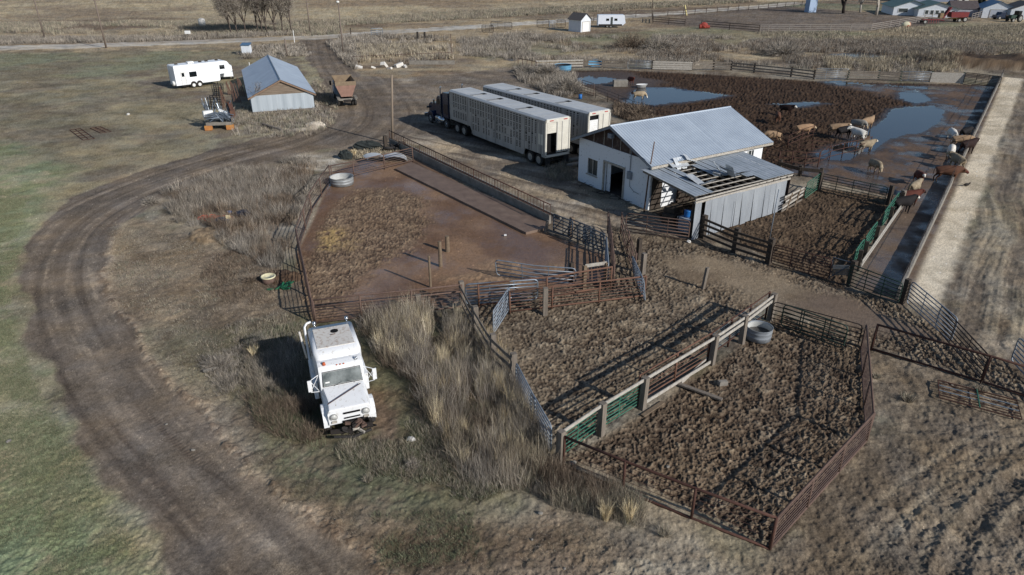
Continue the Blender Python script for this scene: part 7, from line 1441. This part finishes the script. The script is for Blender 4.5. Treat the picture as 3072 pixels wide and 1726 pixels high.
# bare trees
M_BARK = mat("grey_bark", lin((104,92,84)), .9, 0, lin((72,62,56)), 5); M_BARKP = mat("pale_bark", lin((186,178,166)), .85, 0, lin((140,132,122)), 3); M_BARKD = mat("dark_bark", lin((58,50,46)), .9, 0, lin((40,34,32)), 5)
def tree(name, label, px, h, bark, leafc, r=.16, spread=.45, forks=4, depth_=4, leaf_n=1400, group=None, seed=1, lw=.5, leaf_len=.35):
    g = G(px); root = thing(name, label, "tree", g, 0, group); rs_ = random.Random(seed); mb = MB(); tips = []
    def grow(p, d, L_, r_, lvl):
        q = p+d*L_; m = p+d*L_*.5+Vector((rs_.gauss(0,.04),rs_.gauss(0,.04),0))*L_; mb.tube([p,m,q], r_, 6 if lvl < 2 else 4, r_*.62)
        if lvl >= 2: tips.append((m,d,L_)); 
        tips.append((q,d,L_)) if lvl >= 2 else None
        if lvl >= depth_: return
        for k in range(forks if lvl else forks+1):
            a = rs_.uniform(0,6.28); t = Vector((math.cos(a),math.sin(a),0)); nd = (d*.8+t*spread*rs_.uniform(.5,1.2)+Vector((0,0,.22))).normalized()
            grow(q if k < 2 else m, nd, L_*rs_.uniform(.58,.8), r_*.6, lvl+1)
    grow(Vector((0,0,0)), Vector((rs_.gauss(0,.05),rs_.gauss(0,.05),1)).normalized(), h*.36, r, 0)
    mb.build("trunk", bark, root, True)
    n = leaf_n; ii = RNG.integers(0,len(tips),n); P_ = np.array([list(tips[i][0]) for i in ii])+RNG.normal(0,h*.05,(n,3)); D = RNG.normal(size=(n,3)); D[:,2] += .4; D /= np.linalg.norm(D,axis=1,keepdims=True)
    dz = g.y*CP+HCAM*SP; strands("crown", P_, D, h*.06*leaf_len/.35*RNG.uniform(.4,1.3,n), np.full(n,dz*3/FPX*lw*.5), pal(leafc,n), M_VEG, root, bend=.5); return root
gtr = "bare trees beside the gravel road"
for k, (x, h, lb) in enumerate(((2330,8.5,"leftmost bare tree of the roadside clump"),(2470,10,"second bare tree of the roadside clump, from the left"),(2600,10,"third bare tree of the roadside clump, near its middle"),(2690,11,"tallest bare tree of the roadside clump"),(2770,10,"fifth bare tree of the roadside clump, from the left"),(2930,9,"bare tree with a lone trunk at the right of the clump"),(2390,9,"thin bare tree squeezed between the first and second of the clump"),(2640,9.5,"thin bare tree just left of the tallest one in the clump"),(2840,9.5,"thin bare tree just left of the lone trunk"))):
    px = (x/3.349, (355-(k % 3)*8)/3.349) ; tree("bare_tree", lb, px, h*1.25, M_BARK, 'grey', .16, .42, 4, 4, 9000, gtr, 10+k, .3)
tree("bare_tree", "dark trunked tree right of the tall pale hut", T(3,0,755,135), 9, M_BARKD, 'brown', .45, .5, 3, 4, 1500, None, 31)
tree("bare_tree", "pale barked multi-stem tree, left of the two at the top right", T(3,0,925,128), 11, M_BARKP, 'grey', .3, .6, 3, 4, 500, None, 32)
tree("bare_tree", "pale barked tree with leaning stems, nearest the houses", T(3,0,1085,155), 12, M_BARKP, 'grey', .42, .6, 3, 4, 500, None, 33)
tree("sapling", "thin bare sapling in front of the barn's left corner", (784.5,337), 3.6, M_BARK, 'grey', .05, .4, 3, 3, 260, None, 34)
g = G(T(3,0,2110,150)); root = thing("conifer", "small dark conifer beside the far weathered shed", "tree", g); MB().tube([(0,0,0),(0,0,2)],.18,6).build("trunk", M_BARKD, root)
n = 2200; z = RNG.uniform(.3,5.0,n); a = RNG.uniform(0,6.28,n); rr = (5.2-z)/5.2*2.0*RNG.uniform(.3,1,n); P_ = np.stack([rr*np.cos(a),rr*np.sin(a),z],1); D = np.stack([np.cos(a),np.sin(a),np.full(n,-.2)],1); strands("crown", P_, D, RNG.uniform(.3,.7,n), np.full(n,.16), np.tile(A(44,52,40),(n,1))*RNG.uniform(.6,1.2,(n,1)), M_VEG, root)
